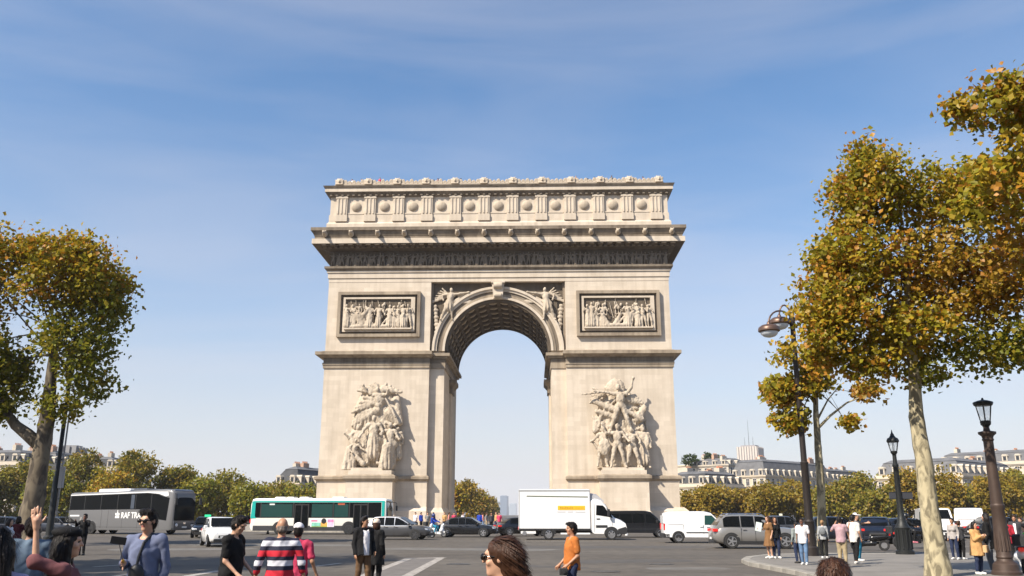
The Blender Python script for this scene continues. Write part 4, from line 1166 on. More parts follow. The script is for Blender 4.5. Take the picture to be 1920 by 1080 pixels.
# --- touring coach
def coach():
    T = thing('touring_coach', 'grey touring coach with black windows and white lettering, left of the square', 'coach', P(240, 77.5), R(-23))
    L, W, H = 12.4, 2.55, 3.72
    hw = W / 2; x0, x1 = -L / 2, L / 2
    yf = lambda x, z: hw
    g = MB()
    secs = [box_section(hw, .42, H - .3, .12, x0, shrink=.12), box_section(hw, .36, H - .22, .14, x0 + .12, shrink=.02), box_section(hw, .34, H - .2, .16, x0 + .5)]
    secs += [box_section(hw, .34, H - .16, .18, -1), box_section(hw, .34, H - .04, .2, 3.0), box_section(hw, .34, H, .22, 5.2), box_section(hw, .36, H - .04, .25, x1 - .35, shrink=.01), box_section(hw, .40, H - .2, .3, x1 - .06, shrink=.06), box_section(hw, .5, H - .5, .3, x1 + .05, shrink=.16)]
    g.loft(secs); g.build('body', P_COACH, T, smooth=40)
    # long dark glass band that sweeps down at the front
    side_panel(T, 'window_band', [(x0 + .16, 2.02), (2.6, 2.06), (3.4, 1.96), (4.1, 1.70), (4.6, 1.25), (5.55, 1.15), (5.72, 3.0), (5.1, 3.1), (4.4, 3.30), (3.2, 3.40), (0, 3.34), (x0 + .2, 3.22)], yf, GLASS, .006)
    for x in (-4.2, -2.2, -.2, 1.9, 3.7):
        side_panel(T, 'window_pillar', [(x - .03, 2.05), (x + .03, 2.05), (x + .03, 3.3), (x - .03, 3.3)], yf, BLACKP, .010)
    side_panel(T, 'window_pane', [(1.35, 2.12), (1.75, 2.12), (1.75, 3.28), (1.35, 3.28)], yf, mat('blue_tinted_glass', (.045, .06, .085), .05, spec=.7), .011, sides=(-1,))
    side_panel(T, 'roof_edge_trim', [(x0 + .14, 3.26), (0, 3.38), (3.2, 3.44), (4.5, 3.34), (5.3, 3.12), (5.6, 3.18), (5.5, 3.50), (3.2, 3.52), (0, 3.46), (x0 + .14, 3.33)], yf, P_WHITE, .012)
    # front
    g = MB()
    fx = x1 + .062
    for z, xx, w in ((1.02, fx + .03, 1.10), (2.2, fx + .03, 1.12), (3.1, fx - .06, 1.08), (3.4, fx - .17, 1.02)):
        pass
    pts = [(1.15, .10, 1.12), (2.2, .08, 1.13), (3.0, .03, 1.10), (3.32, -.12, 1.04)]
    g.loft([[(x1 + o_, -w, z), (x1 + o_ + .03, -w * .5, z), (x1 + o_ + .04, 0, z), (x1 + o_ + .03, w * .5, z), (x1 + o_, w, z), (x1 - .5, w * .9, z), (x1 - .5, -w * .9, z)] for z, o_, w in pts][::-1])
    g.build('windscreen', GLASS, T, smooth=40)
    g = MB()
    g.loft([[(x1 + o_, -w, z), (x1 + o_ + .04, -w * .5, z), (x1 + o_ + .05, 0, z), (x1 + o_ + .04, w * .5, z), (x1 + o_, w, z), (x1 - .5, w * .9, z), (x1 - .5, -w * .9, z)] for z, o_, w in ((.40, .05, 1.10), (.6, .12, 1.16), (1.12, .11, 1.16))][::-1])
    g.build('front_panel', P_COACHD, T, smooth=40)
    g = MB(); g.loft([[(x1 + o_, -w, z), (x1 + o_ + .03, 0, z), (x1 + o_, w, z), (x1 - .6, w * .95, z), (x1 - .6, -w * .95, z)] for z, o_, w in ((3.3, -.08, 1.06), (3.62, -.22, 1.0), (3.70, -.4, .9))][::-1]); g.build('destination_hood', P_COACHD, T, smooth=40)
    for s in (1, -1):
        g = MB(); g.lathe([(.13, 0), (.14, .05), (.10, .08), (.02, .09)], 14, (x1 + .10, s * .86, .78), 'x'); g.build('headlight', CLEARL, T, smooth=40)
        g = MB(); g.tube([(x1 - .1, s * 1.1, 3.35), (x1 + .35, s * 1.34, 3.3), (x1 + .42, s * 1.38, 2.95)], .03, 6); m_ = g.build('mirror_arm', BLACKP, T)
        g = MB(); g.bbox(x1 + .34, x1 + .48, s * 1.38 - .12, s * 1.38 + .12, 2.42, 2.98, .03); g.build('mirror_head', BLACKP, m_)
        g = MB(); g.bbox(x1 + .31, x1 + .345, s * 1.38 - .1, s * 1.38 + .1, 2.46, 2.92, .01); g.build('mirror_glass', CHROME, m_)
    g = MB(); g.box(x1 + .16, x1 + .175, -.26, .26, .55, .67); g.build('number_plate', PLATE, T)
    g = MB(); g.lathe([(.12, 0), (.12, .02), (.02, .03)], 20, (x1 + .155, 0, .93), 'x'); g.build('front_badge', CHROME, T)
    for x in (-1.2, .5, 2.3, -2.0, 4.75):
        side_panel(T, 'locker_seam', [(x - .012, .5), (x + .012, .5), (x + .012, 2.0 if x < 4 else 1.1), (x - .012, 2.0 if x < 4 else 1.1)], yf, BLACKP, .004)
    side_panel(T, 'locker_seam', [(-3.4, .58), (4.4, .58), (4.4, .60), (-3.4, .60)], yf, BLACKP, .004)
    side_panel(T, 'engine_grille', [(x0 + .35, 1.48), (x0 + 1.5, 1.48), (x0 + 1.5, 1.60), (x0 + .35, 1.60)], yf, P_WHITE, .012)
    side_panel(T, 'belt_line', [(x0 + .1, 1.98), (2.6, 2.02), (2.6, 2.04), (x0 + .1, 2.0)], yf, CHROME, .012)
    for x in (-3.1, -4.45, 3.75):
        side_panel(T, 'wheel_arch', arc_poly(x, .5, .60, .36), yf, BLACKP, .01)
        for s in (1, -1):
            wheel(T, x, -s * (hw - .13), .5, .28, ALLOY if x > 0 else DARKRIM, s, 8)
    g = MB(); g.bbox(-3.2, .6, -.85, .85, H - .2, H + .10, .08); g.build('roof_air_conditioner', P_WHITE, T)
    g = MB(); g.bbox(.9, 2.6, -.8, .8, H - .12, H + .10, .08); g.build('roof_hatch', P_COACHD, T)
    LW = mat('white_vinyl_lettering', (.82, .82, .80), .5)
    lg = text_mesh(T, 'RAF TRANS', .70, LW, (.35, -hw - .010, 1.34), (R(90), 0, 0), bold=.014, sx=.84)
    # crest beside the lettering: crown over a small shield
    em = MB(); em.prism([(-.32, 1.34), (.16, 1.34), (.16, 1.52), (-.32, 1.52)], -hw - .018, -hw)
    e = em.build('crest', LW, T)
    em = MB(); em.prism([(-.30, 1.56), (.14, 1.56), (.20, 1.78), (.06, 1.68), (-.08, 1.92), (-.22, 1.68), (-.36, 1.78)], -hw - .018, -hw); em.build('crest_crown', LW, e)
    em = MB(); em.lathe([(.05, 0), (.05, .02)], 10, (-.08, -hw - .02, 1.94), 'y'); em.build('crest_ball', LW, e)
coach()


# --- city bus
def city_bus():
    T = thing('city_bus', 'cream and turquoise single-deck city bus passing in front of the left pier', 'bus', P(602, 76.5), R(-3))
    L, W, H = 11.8, 2.5, 2.98
    hw = W / 2; x0, x1 = -L / 2, L / 2
    yf = lambda x, z: hw
    g = MB(); g.loft([box_section(hw, .5, H - .2, .2, x0 - .02, shrink=.16), box_section(hw, .32, H - .04, .2, x0 + .14, shrink=.02), box_section(hw, .3, H, .2, x0 + .4), box_section(hw, .3, H, .2, x1 - .4), box_section(hw, .32, H - .05, .2, x1 - .08, shrink=.03), box_section(hw, .45, H - .25, .2, x1 + .06, shrink=.18)])
    g.build('body', P_CREAM, T, smooth=40)
    side_panel(T, 'skirt_panel', [(x0 + .3, .3), (x1 - .3, .3), (x1 - .3, .72), (x0 + .3, .72)], yf, P_DGREY, .006)
    side_panel(T, 'turquoise_cantrail', [(x0 + .1, 2.64), (x1 - .15, 2.64), (x1 - .2, 2.76), (x0 + .2, 2.76)], yf, P_TEAL, .012)
    side_panel(T, 'turquoise_end_panel', [(x0 + .05, 1.32), (x0 + .55, 1.32), (x0 + .42, 1.5), (x0 + .42, 2.64), (x0 + .12, 2.68)], yf, P_TEAL, .010)
    side_panel(T, 'turquoise_end_panel', [(x1 - .42, 1.3), (x1 - .18, 1.3), (x1 - .18, 2.64), (x1 - .42, 2.64)], yf, P_TEAL, .012)
    side_panel(T, 'window_band', [(x0 + .42, 1.36), (x1 - .45, 1.36), (x1 - .45, 2.62), (x0 + .42, 2.62)], yf, GLASS, .005)
    for a, b in ((x0 + .95, x0 + 3.65), (x0 + 5.35, x0 + 7.15), (x0 + 7.3, x0 + 8.5)):
        side_panel(T, 'window_pane', [(a, 1.44), (b, 1.44), (b, 2.5), (a, 2.5)], yf, GLASS_T, .009)
    for x in (x0 + .9, x0 + 3.75, x0 + 7.22, x0 + 8.6, x0 + 10.2):
        side_panel(T, 'window_pillar', [(x - .05, 1.36), (x + .05, 1.36), (x + .05, 2.62), (x - .05, 2.62)], yf, BLACKP, .013)
    for a in (x0 + 3.85, x0 + 8.95):
        d = side_panel(T, 'door', [(a, .42), (a + 1.25, .42), (a + 1.25, 2.5), (a, 2.5)], yf, BLACKP, .016, sides=(-1,))[0]
        for k in (0, 1):
            gg = MB(); gg.box(a + .08 + k * .6, a + .57 + k * .6, -hw - .024, -hw, .55, 2.4); gg.build('door_glass', GLASS, d)
    # advertising board (plain colour fields and figures too blurred to read)
    adv = MB(); adv.box(x0 + 5.3, x0 + 7.35, -hw - .022, -hw, .62, 1.26)
    ab = adv.build('advert_board', mat('advert_white', (.80, .78, .80), .5), T)
    for a, b, c, d, cc in ((5.36, 5.9, 1.06, 1.18, (.72, .16, .30)), (5.4, 6.2, .64, .98, (.22, .55, .42)), (6.2, 6.75, .66, 1.0, (.80, .38, .08)), (6.78, 7.3, 1.0, 1.24, (.80, .25, .45)), (6.82, 7.28, .66, .98, (.74, .55, .75)), (5.4, 6.75, .62, .69, (.45, .6, .08))):
        g = MB(); g.box(x0 + a, x0 + b, -hw - .027, -hw - .01, c, d); g.build('advert_patch', mat('advert_print', cc, .5, var=.25, vscale=4), ab)
    g = MB(); g.lathe([(.22, 0), (.22, .018)], 14, (x0 + 6.45, -hw - .034, 1.1), 'y'); g.build('advert_patch', BLACKP, ab)
    g = MB(); g.loft([[(x1 + o_, -w, z), (x1 + o_ + .05, 0, z), (x1 + o_, w, z), (x1 - .4, w, z), (x1 - .4, -w, z)] for z, o_, w in ((.75, .10, 1.1), (1.7, .10, 1.12), (2.75, .0, 1.1))][::-1]); g.build('windscreen', GLASS, T, smooth=40)
    g = MB(); g.loft([[(x0 - o_, -w, z), (x0 - o_ - .02, 0, z), (x0 - o_, w, z), (x0 + .4, w, z), (x0 + .4, -w, z)][::-1] for z, o_, w in ((1.4, .04, 1.05), (2.55, .0, 1.0))][::-1]); g.build('rear_window', GLASS, T)
    for s in (1, -1):
        g = MB(); g.bbox(x0 - .06, x0 + .06, s * 1.08 - .1, s * 1.08 + .1, .95, 1.3, .02); g.build('tail_light', REDL, T)
        g = MB(); g.bbox(x1 + .02, x1 + .1, s * .85 - .17, s * .85 + .17, .58, .74, .02); g.build('headlight', CLEARL, T)
        g = MB(); g.tube([(x1 - .05, s * 1.15, 2.7), (x1 + .3, s * 1.36, 2.6), (x1 + .32, s * 1.38, 2.35)], .025, 6); mm = g.build('mirror_arm', BLACKP, T)
        g = MB(); g.bbox(x1 + .25, x1 + .38, s * 1.38 - .11, s * 1.38 + .11, 1.95, 2.38, .03); g.build('mirror_head', BLACKP, mm)
    for x, l in ((-3.6, .9), (-2.7, .6), (-1.5, .8), (1.5, 1.0)):
        g = MB(); g.bbox(x - l / 2, x + l / 2, -.6, .6, H - .03, H + .13, .05); g.build('roof_unit', P_CREAM, T)
    g = MB(); g.box(x0 + 1.65, x0 + 2.1, -hw - .014, -hw, 2.42, 2.54); g.build('route_number_box', PLATE, T)
    g = MB(); g.box(x0 + 7.6, x0 + 8.2, -hw - .014, -hw, 2.42, 2.56); g.build('destination_box', mat('orange_display', (.45, .10, .05), .4), T)
    for x in (x0 + 2.6, x0 + 8.6):
        side_panel(T, 'wheel_arch', arc_poly(x, .48, .60, .32), yf, BLACKP, .012)
        for s in (1, -1):
            wheel(T, x, -s * (hw - .12), .48, .28, DARKRIM, s, 8)
city_bus()


# --- box truck
def box_truck():
    T = thing('box_truck', 'white box-body delivery truck with a yellow side panel, driving right past the arch', 'truck', P(1078, 60.2), R(-2))
    # cargo box
    g = MB(); g.bbox(-3.75, 1.05, -1.08, 1.08, .62, 3.28, .04); bx_ = g.build('cargo_box', P_WHITE, T)
    for z in (.68, 3.2):
        side_panel(T, 'box_rail', [(-3.74, z - .05), (1.04, z - .05), (1.04, z + .05), (-3.74, z + .05)], lambda a, b: 1.08, mat('aluminium_rail', (.66, .66, .64), .35, .6) if z > 1 else BLACKP, .02)
    side_panel(T, 'side_strip', [(-3.2, 2.80), (.9, 2.74), (.9, 2.80), (-3.2, 2.86)], lambda a, b: 1.08, mat('olive_stripe', (.10, .12, .06), .5), .012)
    g = MB(); g.box(-3.74, -3.66, -1.085, 1.085, .64, 3.26); g.build('rear_frame', mat('aluminium_post', (.7, .7, .68), .4, .5), T)
    PR1 = mat('brown_print', (.52, .28, .02), .5); PR2 = mat('ochre_print', (.66, .35, .02), .5)
    YEL = mat('yellow_panel_print', (.80, .47, .02), .45)
    g = MB(); g.bbox(-1.12, .70, -1.098, -1.06, 1.93, 2.20, .008); yp = g.build('yellow_sign', YEL, bx_)
    # lettering too blurred in the photograph to read: runs of print
    for x_, w_, z_, m_ in [(-.98 + .115 * k, .09, .13 - .02 * (k % 3), 0) for k in range(8)] + [(.02 + .10 * k, .065, .09 + .03 * (k % 2), 1) for k in range(6)]:
        g = MB(); g.box(x_, x_ + w_, -1.101, -1.08, 2.0, 2.0 + z_); g.build('print_stroke', (PR1, PR2)[m_], yp)
    GREYP = mat('grey_print', (.52, .52, .52), .5)
    for a, b, z in ((-1.16, -.6, 1.76), (-.46, -.1, 1.76), (0.05, .72, 1.75)):
        g = MB(); g.box(a, b, -1.086, -1.07, z, z + .075); g.build('small_print_line', GREYP, bx_)
    # cab
    hw = .99
    prof = [(1.10, .52), (1.10, 2.56), (1.35, 2.66), (1.75, 2.56), (2.05, 2.28), (2.42, 1.62), (2.62, 1.44), (3.05, 1.28), (3.36, 1.05), (3.44, .75), (3.40, .42), (2.9, .38), (1.3, .40)]
    g = MB(); g.loft([[(x, y, z - (.06 if abs(y) > .9 and z > 1.2 else 0)) for x, z in prof] for y in (-hw, -hw * .9, 0, hw * .9, hw)][::-1]); cab = g.build('cab', P_WHITE, T, smooth=35)
    yf = lambda x, z: hw
    side_panel(T, 'side_window', [(1.42, 1.60), (2.38, 1.46), (2.30, 1.66), (2.02, 2.10), (1.88, 2.22), (1.46, 2.24)], yf, GLASS, .008)
    side_panel(T, 'quarter_window', [(2.4, 1.44), (2.54, 1.42), (2.2, 1.98), (2.1, 2.08)], yf, GLASS, .008)
    g = MB(); g.add([(2.47, -.86, 1.62), (2.47, .86, 1.62), (2.08, .80, 2.3), (2.08, -.80, 2.3)], [(0, 1, 2, 3)]); o = g.build('windscreen', GLASS, T)
    g = MB(); g.loft([[(1.06, y, 2.5), (1.06, y, 3.05 - abs(y) * .1), (1.5, y, 2.98 - abs(y) * .1), (2.0, y, 2.5), (1.9, y, 2.42)] for y in (-.9, -.6, 0, .6, .9)][::-1]); g.build('wind_deflector', mat('grey_deflector', (.42, .42, .43), .4), T, smooth=40)
    side_panel(T, 'door_seam', [(1.30, .5), (1.32, .5), (1.32, 2.3), (1.30, 2.3)], yf, BLACKP, .004)
    side_panel(T, 'door_seam', [(2.50, .9), (2.52, .9), (2.42, 1.5), (2.40, 1.5)], yf, BLACKP, .004)
    side_panel(T, 'rubbing_strip', [(1.4, .80), (2.15, .80), (2.15, .95), (1.4, .95)], yf, BLACKP, .03)
    side_panel(T, 'door_handle', [(1.45, 1.32), (1.68, 1.32), (1.68, 1.38), (1.45, 1.38)], yf, BLACKP, .03)
    g = MB(); g.loft([[(3.30, y, .36), (3.52 - abs(y) * .08, y, .40), (3.54 - abs(y) * .08, y, .72), (3.36, y, .85), (2.85, y, .70), (2.85, y, .4)] for y in (-1.01, -.6, 0, .6, 1.01)][::-1]); g.build('front_bumper', BLACKP, T, smooth=40)
    for s in (1, -1):
        g = MB(); g.loft([[(2.98, s * .80, 1.02), (2.98, s * 1.0, 1.02), (2.90, s * .99, 1.26), (2.9, s * .8, 1.28)], [(3.42, s * .66, .90), (3.3, s * .96, .92), (3.2, s * .94, 1.12), (3.32, s * .68, 1.12)]]); g.build('headlight', CLEARL, T)
        g = MB(); g.tube([(2.2, s * .98, 1.6), (2.25, s * 1.2, 1.7)], .025, 6); mm = g.build('mirror_arm', BLACKP, T)
        g = MB(); g.bbox(2.16, 2.34, s * 1.24 - .1, s * 1.24 + .1, 1.55, 1.98, .03); g.build('mirror_head', BLACKP, mm)
        g = MB(); g.bbox(-3.78, -3.73, s * .95 - .08, s * .95 + .08, .66, .86, .01); g.build('tail_light', REDL, T)
    g = MB(); g.box(-3.5, 1.2, -.5, .5, .42, .62); g.build('chassis', BLACKP, T)
    side_panel(T, 'side_guard', [(-.95, .36), (1.0, .36), (1.0, .46), (-.95, .46)], lambda a, b: 1.04, P_WHITE, .02)
    side_panel(T, 'side_guard', [(-3.6, .40), (-2.6, .40), (-2.6, .56), (-3.6, .56)], lambda a, b: 1.04, P_WHITE, .02)
    for x in (-1.75, 2.42):
        side_panel(T, 'wheel_arch', arc_poly(x, .36, .50, .36), (lambda a, b: 1.06) if x < 0 else yf, BLACKP, .012)
        for s in (1, -1):
            wheel(T, x, -s * (.99 if x < 0 else .90), .36, .24, ALLOY, s, 6)
    g = MB(); g.lathe([(.14, -.07), (.17, -.04), (.17, .04), (.14, .07)], 14, (-3.35, -1.0, .42), 'y'); g.build('spare_wheel', ALLOY, T)
box_truck()


# --- panel van with glazed or solid sides
def panel_van(name, label, loc, rz, body, L=4.4, H=1.82, W=1.8, solid=True, front_h=.95, bonnet=1.0, wr=.32, group=None, rim=ALLOY, cat='van', wide_glass=False):
    T = thing(name, label, cat, loc, rz, group)
    hw = W / 2; x0, x1 = -L / 2, L / 2; b = bonnet
    prof = [(x0 + .02, .34), (x0, .8), (x0 + .03, H * .62), (x0 + .12, H - .10), (x0 + .3, H - .02), (0, H), (x1 - b - .95, H - .01), (x1 - b - .6, H - .08), (x1 - b + .02, front_h + .20), (x1 - b + .25, front_h + .06), (x1 - .28, front_h - .08), (x1 - .07, front_h - .25), (x1, .55), (x1 - .05, .32)]
    secs = []
    for y, kk in ((-1, 1), (-.93, .35), (-.6, .05), (0, 0), (.6, .05), (.93, .35), (1, 1)):
        secs.append([(x + (.05 * kk if x < x0 + .1 else (-.12 * kk if x > x1 - .6 else 0)), y * hw * (1 - .10 * max(0, z - .95) / (H - .9)), z - (.05 * kk if z > .9 else 0)) for x, z in prof])
    g = MB(); g.loft(secs[::-1]); g.build('body', body, T, smooth=38)
    yf = lambda x, z: hw * (1 - .10 * max(0, z - .95) / (H - .9))
    zt = H - .24
    xa = x1 - b - .95
    side_panel(T, 'front_side_window', [(xa - .05, 1.06), (x1 - b - .02, 1.04), (x1 - b - .12, 1.14), (x1 - b - .56, zt), (xa - .02, zt)], yf, GLASS_T if solid else GLASS, .008)
    if not solid:
        w0, w1 = x0 + .2, xa - .12
        n = 3
        for i in range(n):
            a = w0 + (w1 - w0) * i / n + .03; c = w0 + (w1 - w0) * (i + 1) / n - .03
            side_panel(T, 'side_window', [(a, 1.06), (c, 1.06), (c, zt), (a, zt)], yf, GLASS, .008)
    xw0, zw0, xw1, zw1 = x1 - b - .02, front_h + .26, x1 - b - .56, H - .12
    g = MB(); n_ = Vector((zw1 - zw0, 0, xw0 - xw1)).normalized() * .012
    g.add([(xw0 + n_.x, -hw * .85, zw0 + n_.z), (xw0 + n_.x, hw * .85, zw0 + n_.z), (xw1 + n_.x, hw * .78, zw1 + n_.z), (xw1 + n_.x, -hw * .78, zw1 + n_.z)], [(0, 1, 2, 3)]); g.build('windscreen', GLASS, T)
    g = MB(); g.box(x0 - .006, x0 + .1, -hw * .74, hw * .74, H * .62, H - .24)
    g.build('rear_window', GLASS if not solid else body, T)
    for x in (xa - .12, x1 - b + .02, x0 + 1.15):
        side_panel(T, 'door_seam', [(x - .007, .42), (x + .007, .42), (x + .007, 1.05), (x - .007, 1.05)], yf, BLACKP, .003)
    side_panel(T, 'rubbing_strip', [(x0 + 1.3, .58), (x1 - 1.15, .58), (x1 - 1.15, .63), (x0 + 1.3, .63)], yf, BLACKP, .02)
    side_panel(T, 'slide_rail', [(x0 + .25, 1.05), (x0 + 1.1, 1.05), (x0 + 1.1, 1.09), (x0 + .25, 1.09)], yf, mat('grey_rail', (.55, .55, .55), .4), .008)
    for x in (xa - .35, xa + .05):
        side_panel(T, 'door_handle', [(x, .93), (x + .2, .93), (x + .2, .98), (x, .98)], yf, body, .03)
    g = MB(); g.bbox(x0 - .06, x0 + .35, -hw * 1.0, hw * 1.0, .30, .56, .04); g.build('rear_bumper', BLACKP, T)
    g = MB(); g.bbox(x1 - .2, x1 + .03, -hw * .88, hw * .88, .30, .52, .05); g.build('front_bumper', BLACKP, T)
    g = MB(); g.bbox(x1 - .06, x1 + .01, -hw * .4, hw * .4, .56, .68, .02); g.build('grille', BLACKP, T)
    for s in (1, -1):
        g = MB(); g.bbox(x0 - .015, x0 + .07, *sorted((s * hw * .86, s * hw * 1.005)), .75, 1.12, .02); g.build('tail_light', REDL, T)
        g = MB(); g.bbox(x1 - .34, x1 - .03, *sorted((s * hw * .52, s * hw * .9)), front_h - .30, front_h - .1, .03); g.build('headlight', CLEARL, T)
        g = MB(); g.bbox(x1 - b - .25, x1 - b - .1, *sorted((s * hw * .98, s * (hw + .18))), 1.05, 1.25, .03); g.build('wing_mirror', BLACKP, T)
    g = MB(); g.box(x1 + .03, x1 + .04, -.26, .26, .38, .49); g.build('number_plate', PLATE, T)
    for x in (x0 + .19 * L, x1 - .19 * L):
        side_panel(T, 'wheel_arch', arc_poly(x, wr, wr * 1.18, .3), lambda a, c: hw * .99, BLACKP, .014)
        for s in (1, -1):
            wheel(T, x, -s * (hw - .09), wr, .2, rim, s, 6)
    return T


panel_van('small_panel_van', 'small white panel van with black bumper between the box truck and the silver suv', P(1312, 53.5), R(-1), P_WHITE)
panel_van('people_carrier', 'glossy black people carrier half hidden behind the white box truck', P(1196, 66.0), R(0), P_BLACK, L=5.0, H=1.92, W=1.92, solid=False, bonnet=1.0, front_h=1.02)
panel_van('delivery_van', 'white van facing the camera behind the leaning plane tree trunk', P(1756, 59.0), R(-108), P_WHITE, L=5.0, H=2.05, W=1.95, bonnet=.8, front_h=1.1, wr=.34)
panel_van('delivery_van', 'tall white van seen from behind, above the woman in the camel coat', P(1822, 65.0), R(64), P_WHITE, L=5.2, H=2.1, W=1.95, bonnet=.7, front_h=1.15, wr=.34)

suv = car('suv_car', 'warm silver suv with roof rails driving right in the foreground traffic', P(1417, 44.8), R(-1), P_SILVER, H=1.63, L=4.4, W=1.84, zb=1.02, rear=(.025, .14), front=(.27, .42), hood=.98, nose=.80, tail=1.02, rim=ALLOY, wr=.355, cladding=True, axles=(.195, .79), rails=True)
car('estate_car', 'dark grey estate car with a pale shining roof beside the left pier', P(748, 60.5), R(-8), P_DGREY, H=1.52, L=4.5, W=1.8, zb=.92, rear=(.03, .16), front=(.25, .47), hood=.90, nose=.70, tail=.95, rim=DARKRIM, roofm=paint('roof_sheen_paint', (.55, .56, .58), .5, .25, .8))  # bright sheen on the roof put into the colour as paler paint
car('saloon_car', 'black saloon car with bright wheels in front of the arch opening', P(876, 67.0), R(-6), P_BLACK, H=1.45, L=4.5, W=1.8, zb=.92, rear=(.10, .26), front=(.26, .44), hood=.86, nose=.68, tail=.94)
car('small_hatchback', 'small white hatchback coming towards the camera behind the man in black', P(411, 48.0), R(-62), P_WHITE, H=1.5, L=3.6, W=1.64, zb=.95, rear=(.03, .16), front=(.2, .42), hood=.92, nose=.74, tail=.95, wr=.29, axles=(.17, .82))
tx = car('taxi_car', 'black taxi with a green roof light beside the nose of the coach', P(386, 66.0), R(-75), P_BLACK, H=1.48, L=4.6)
roof_sign(tx, 1.48, mat('green_taxi_light', (.02, .5, .2), .4, emit=(.05, .8, .35, .6)))
car('saloon_car', 'black car with a red tail light just behind the box truck', P(982, 70.0), R(18), P_BLACK, H=1.42, L=4.5)
car('saloon_car', 'dark blue car behind the small white van and the silver suv', P(1388, 60.5), R(2), P_NAVY, H=1.55, L=4.5)
t2 = car('saloon_car', 'dark blue car behind the pedestrians and the tall twin lamp', P(1568, 55.0), R(-4), P_NAVY, H=1.52, L=4.6)
t3 = car('taxi_car', 'dark grey taxi with a pale roof light beyond the bonnet of the suv', P(1470, 64.0), R(0), P_DGREY, H=1.55, L=4.5)
roof_sign(t3, 1.55, mat('pale_taxi_light', (.8, .78, .6), .4))
car('saloon_car', 'dark saloon seen from behind with red lights, left of the black lantern post', P(1646, 53.0), R(66), P_NAVY, H=1.5, L=4.6)
car('saloon_car', 'black car crossing behind the base of the black lantern post', P(1702, 57.0), R(12), P_BLACK, H=1.42, L=4.5)
car('saloon_car', 'dark car at the far left edge behind the waving woman', P(14, 72.0), R(10), P_NAVY, H=1.48, L=4.5)
car('saloon_car', 'dark blue car behind the rear end of the coach', P(110, 78.0), R(-12), P_NAVY, H=1.45, L=4.4)
car('saloon_car', 'grey car at the far left edge, behind the dark car', P(-12, 82.0), R(0), P_DGREY, H=1.5, L=4.4)
car('saloon_car', 'black car behind the red jacket at the right edge', P(1880, 62.0), R(5), P_BLACK, H=1.5, L=4.6)


# --- two-wheelers
def scooter(name, label, loc, rz, body, wr=.24, big=False):
    T = thing(name, label, 'motorbike' if big else 'scooter', loc, rz)
    L = .72 if big else .62
    for x in (-L, L):
        g = MB(); g.lathe([(wr * .62, -.05), (wr * .9, -.06), (wr, -.03), (wr, .03), (wr * .9, .06), (wr * .62, .05), (wr * .55, 0), (wr * .62, -.05)], 20, axis='y', caps=False)
        o = g.build('wheel', RUBBER, T, smooth=40, loc=(x, 0, wr))
        g = MB(); g.lathe([(wr * .6, -.02), (wr * .6, .02)], 16, axis='y'); g.build('rim', DARKRIM if big else ALLOY, o)
    S = SDF((-1.1, -.3, .05), (1.0, .3, 1.3), .03)
    if big:
        S.ell((.15, 0, .82), (.32, .17, .17), .06); S.cap((-.15, 0, .78), (-.75, 0, .86), .13, .09, .06); S.box((0, 0, .45), (.3, .15, .2), .08); S.cap((.35, 0, .85), (.62, 0, .95), .14, .12, .06)
    else:
        S.cap((-.15, 0, .55), (-.75, 0, .62), .16, .13, .06); S.cap((-.2, 0, .32), (.35, 0, .28), .12, .1, .06); S.cap((.38, 0, .3), (.5, 0, .85), .13, .12, .08); S.cap((.45, -.12, .5), (.45, .12, .5), .14, .14, .08); S.ell((.6, 0, .38), (.2, .08, .1), .05)
    S.build('body', body, T)
    g = MB(); g.bbox(-.8, -.02, -.13, .13, .70 if not big else .86, .80 if not big else .95, .04); g.build('seat', BLACKP, T)
    g = MB(); g.tube([(L, .07, wr), (L - .17, .07, .9)], .025, 6); g.tube([(L, -.07, wr), (L - .17, -.07, .9)], .025, 6); g.build('fork', ALLOY, T)
    g = MB(); g.tube([(L - .26, -.36, 1.06), (L - .18, -.1, 1.02), (L - .18, .1, 1.02), (L - .26, .36, 1.06)], .02, 6); g.build('handlebar', BLACKP, T)
    g = MB(); g.lathe([(.02, .09), (.09, .06), (.1, -.02), (.05, -.1)], 14, (L - .06, 0, .92), 'x'); g.build('headlight', CLEARL, T, smooth=50)
    g = MB(); g.bbox(-.95, -.87, -.08, .08, .68, .78, .02); g.build('tail_light', REDL, T)
    for s in (1, -1):
        g = MB(); g.tube([(L - .24, s * .28, 1.05), (L - .2, s * .33, 1.25)], .01, 5); g.lathe([(.055, -.01), (.055, .01)], 10, (L - .2, s * .33, 1.28), 'x'); g.build('mirror', BLACKP, T)
    if not big:
        g = MB(); g.bbox(-1.08, -.75, -.19, .19, .82, 1.12, .05); g.build('top_box', BLACKP, T)
    return T


SC_LOC = P(818, 66.0); SC_RZ = R(-20)
scooter('motor_scooter', 'white scooter ridden by the person in a blue jacket before the left pier', SC_LOC, SC_RZ, P_WHITE)
scooter('motor_scooter', 'white scooter without a rider between grey estate and blue-jacketed rider', P(797, 64.5), R(-28), P_WHITE)
MOTO_LOC = P(1716, 44.5); MOTO_RZ = R(-8)
scooter('motorbike', 'black motorbike ridden past the lantern post on the right', MOTO_LOC, MOTO_RZ, P_BLACK, .31, True)
scooter('motor_scooter', 'black parked scooter right of the man in the white shirt', P(1632, 42.0), R(160), P_BLACK)
scooter('motor_scooter', 'white parked scooter at the lower right corner of the picture', P(1925, 24.5), R(60), P_WHITE)

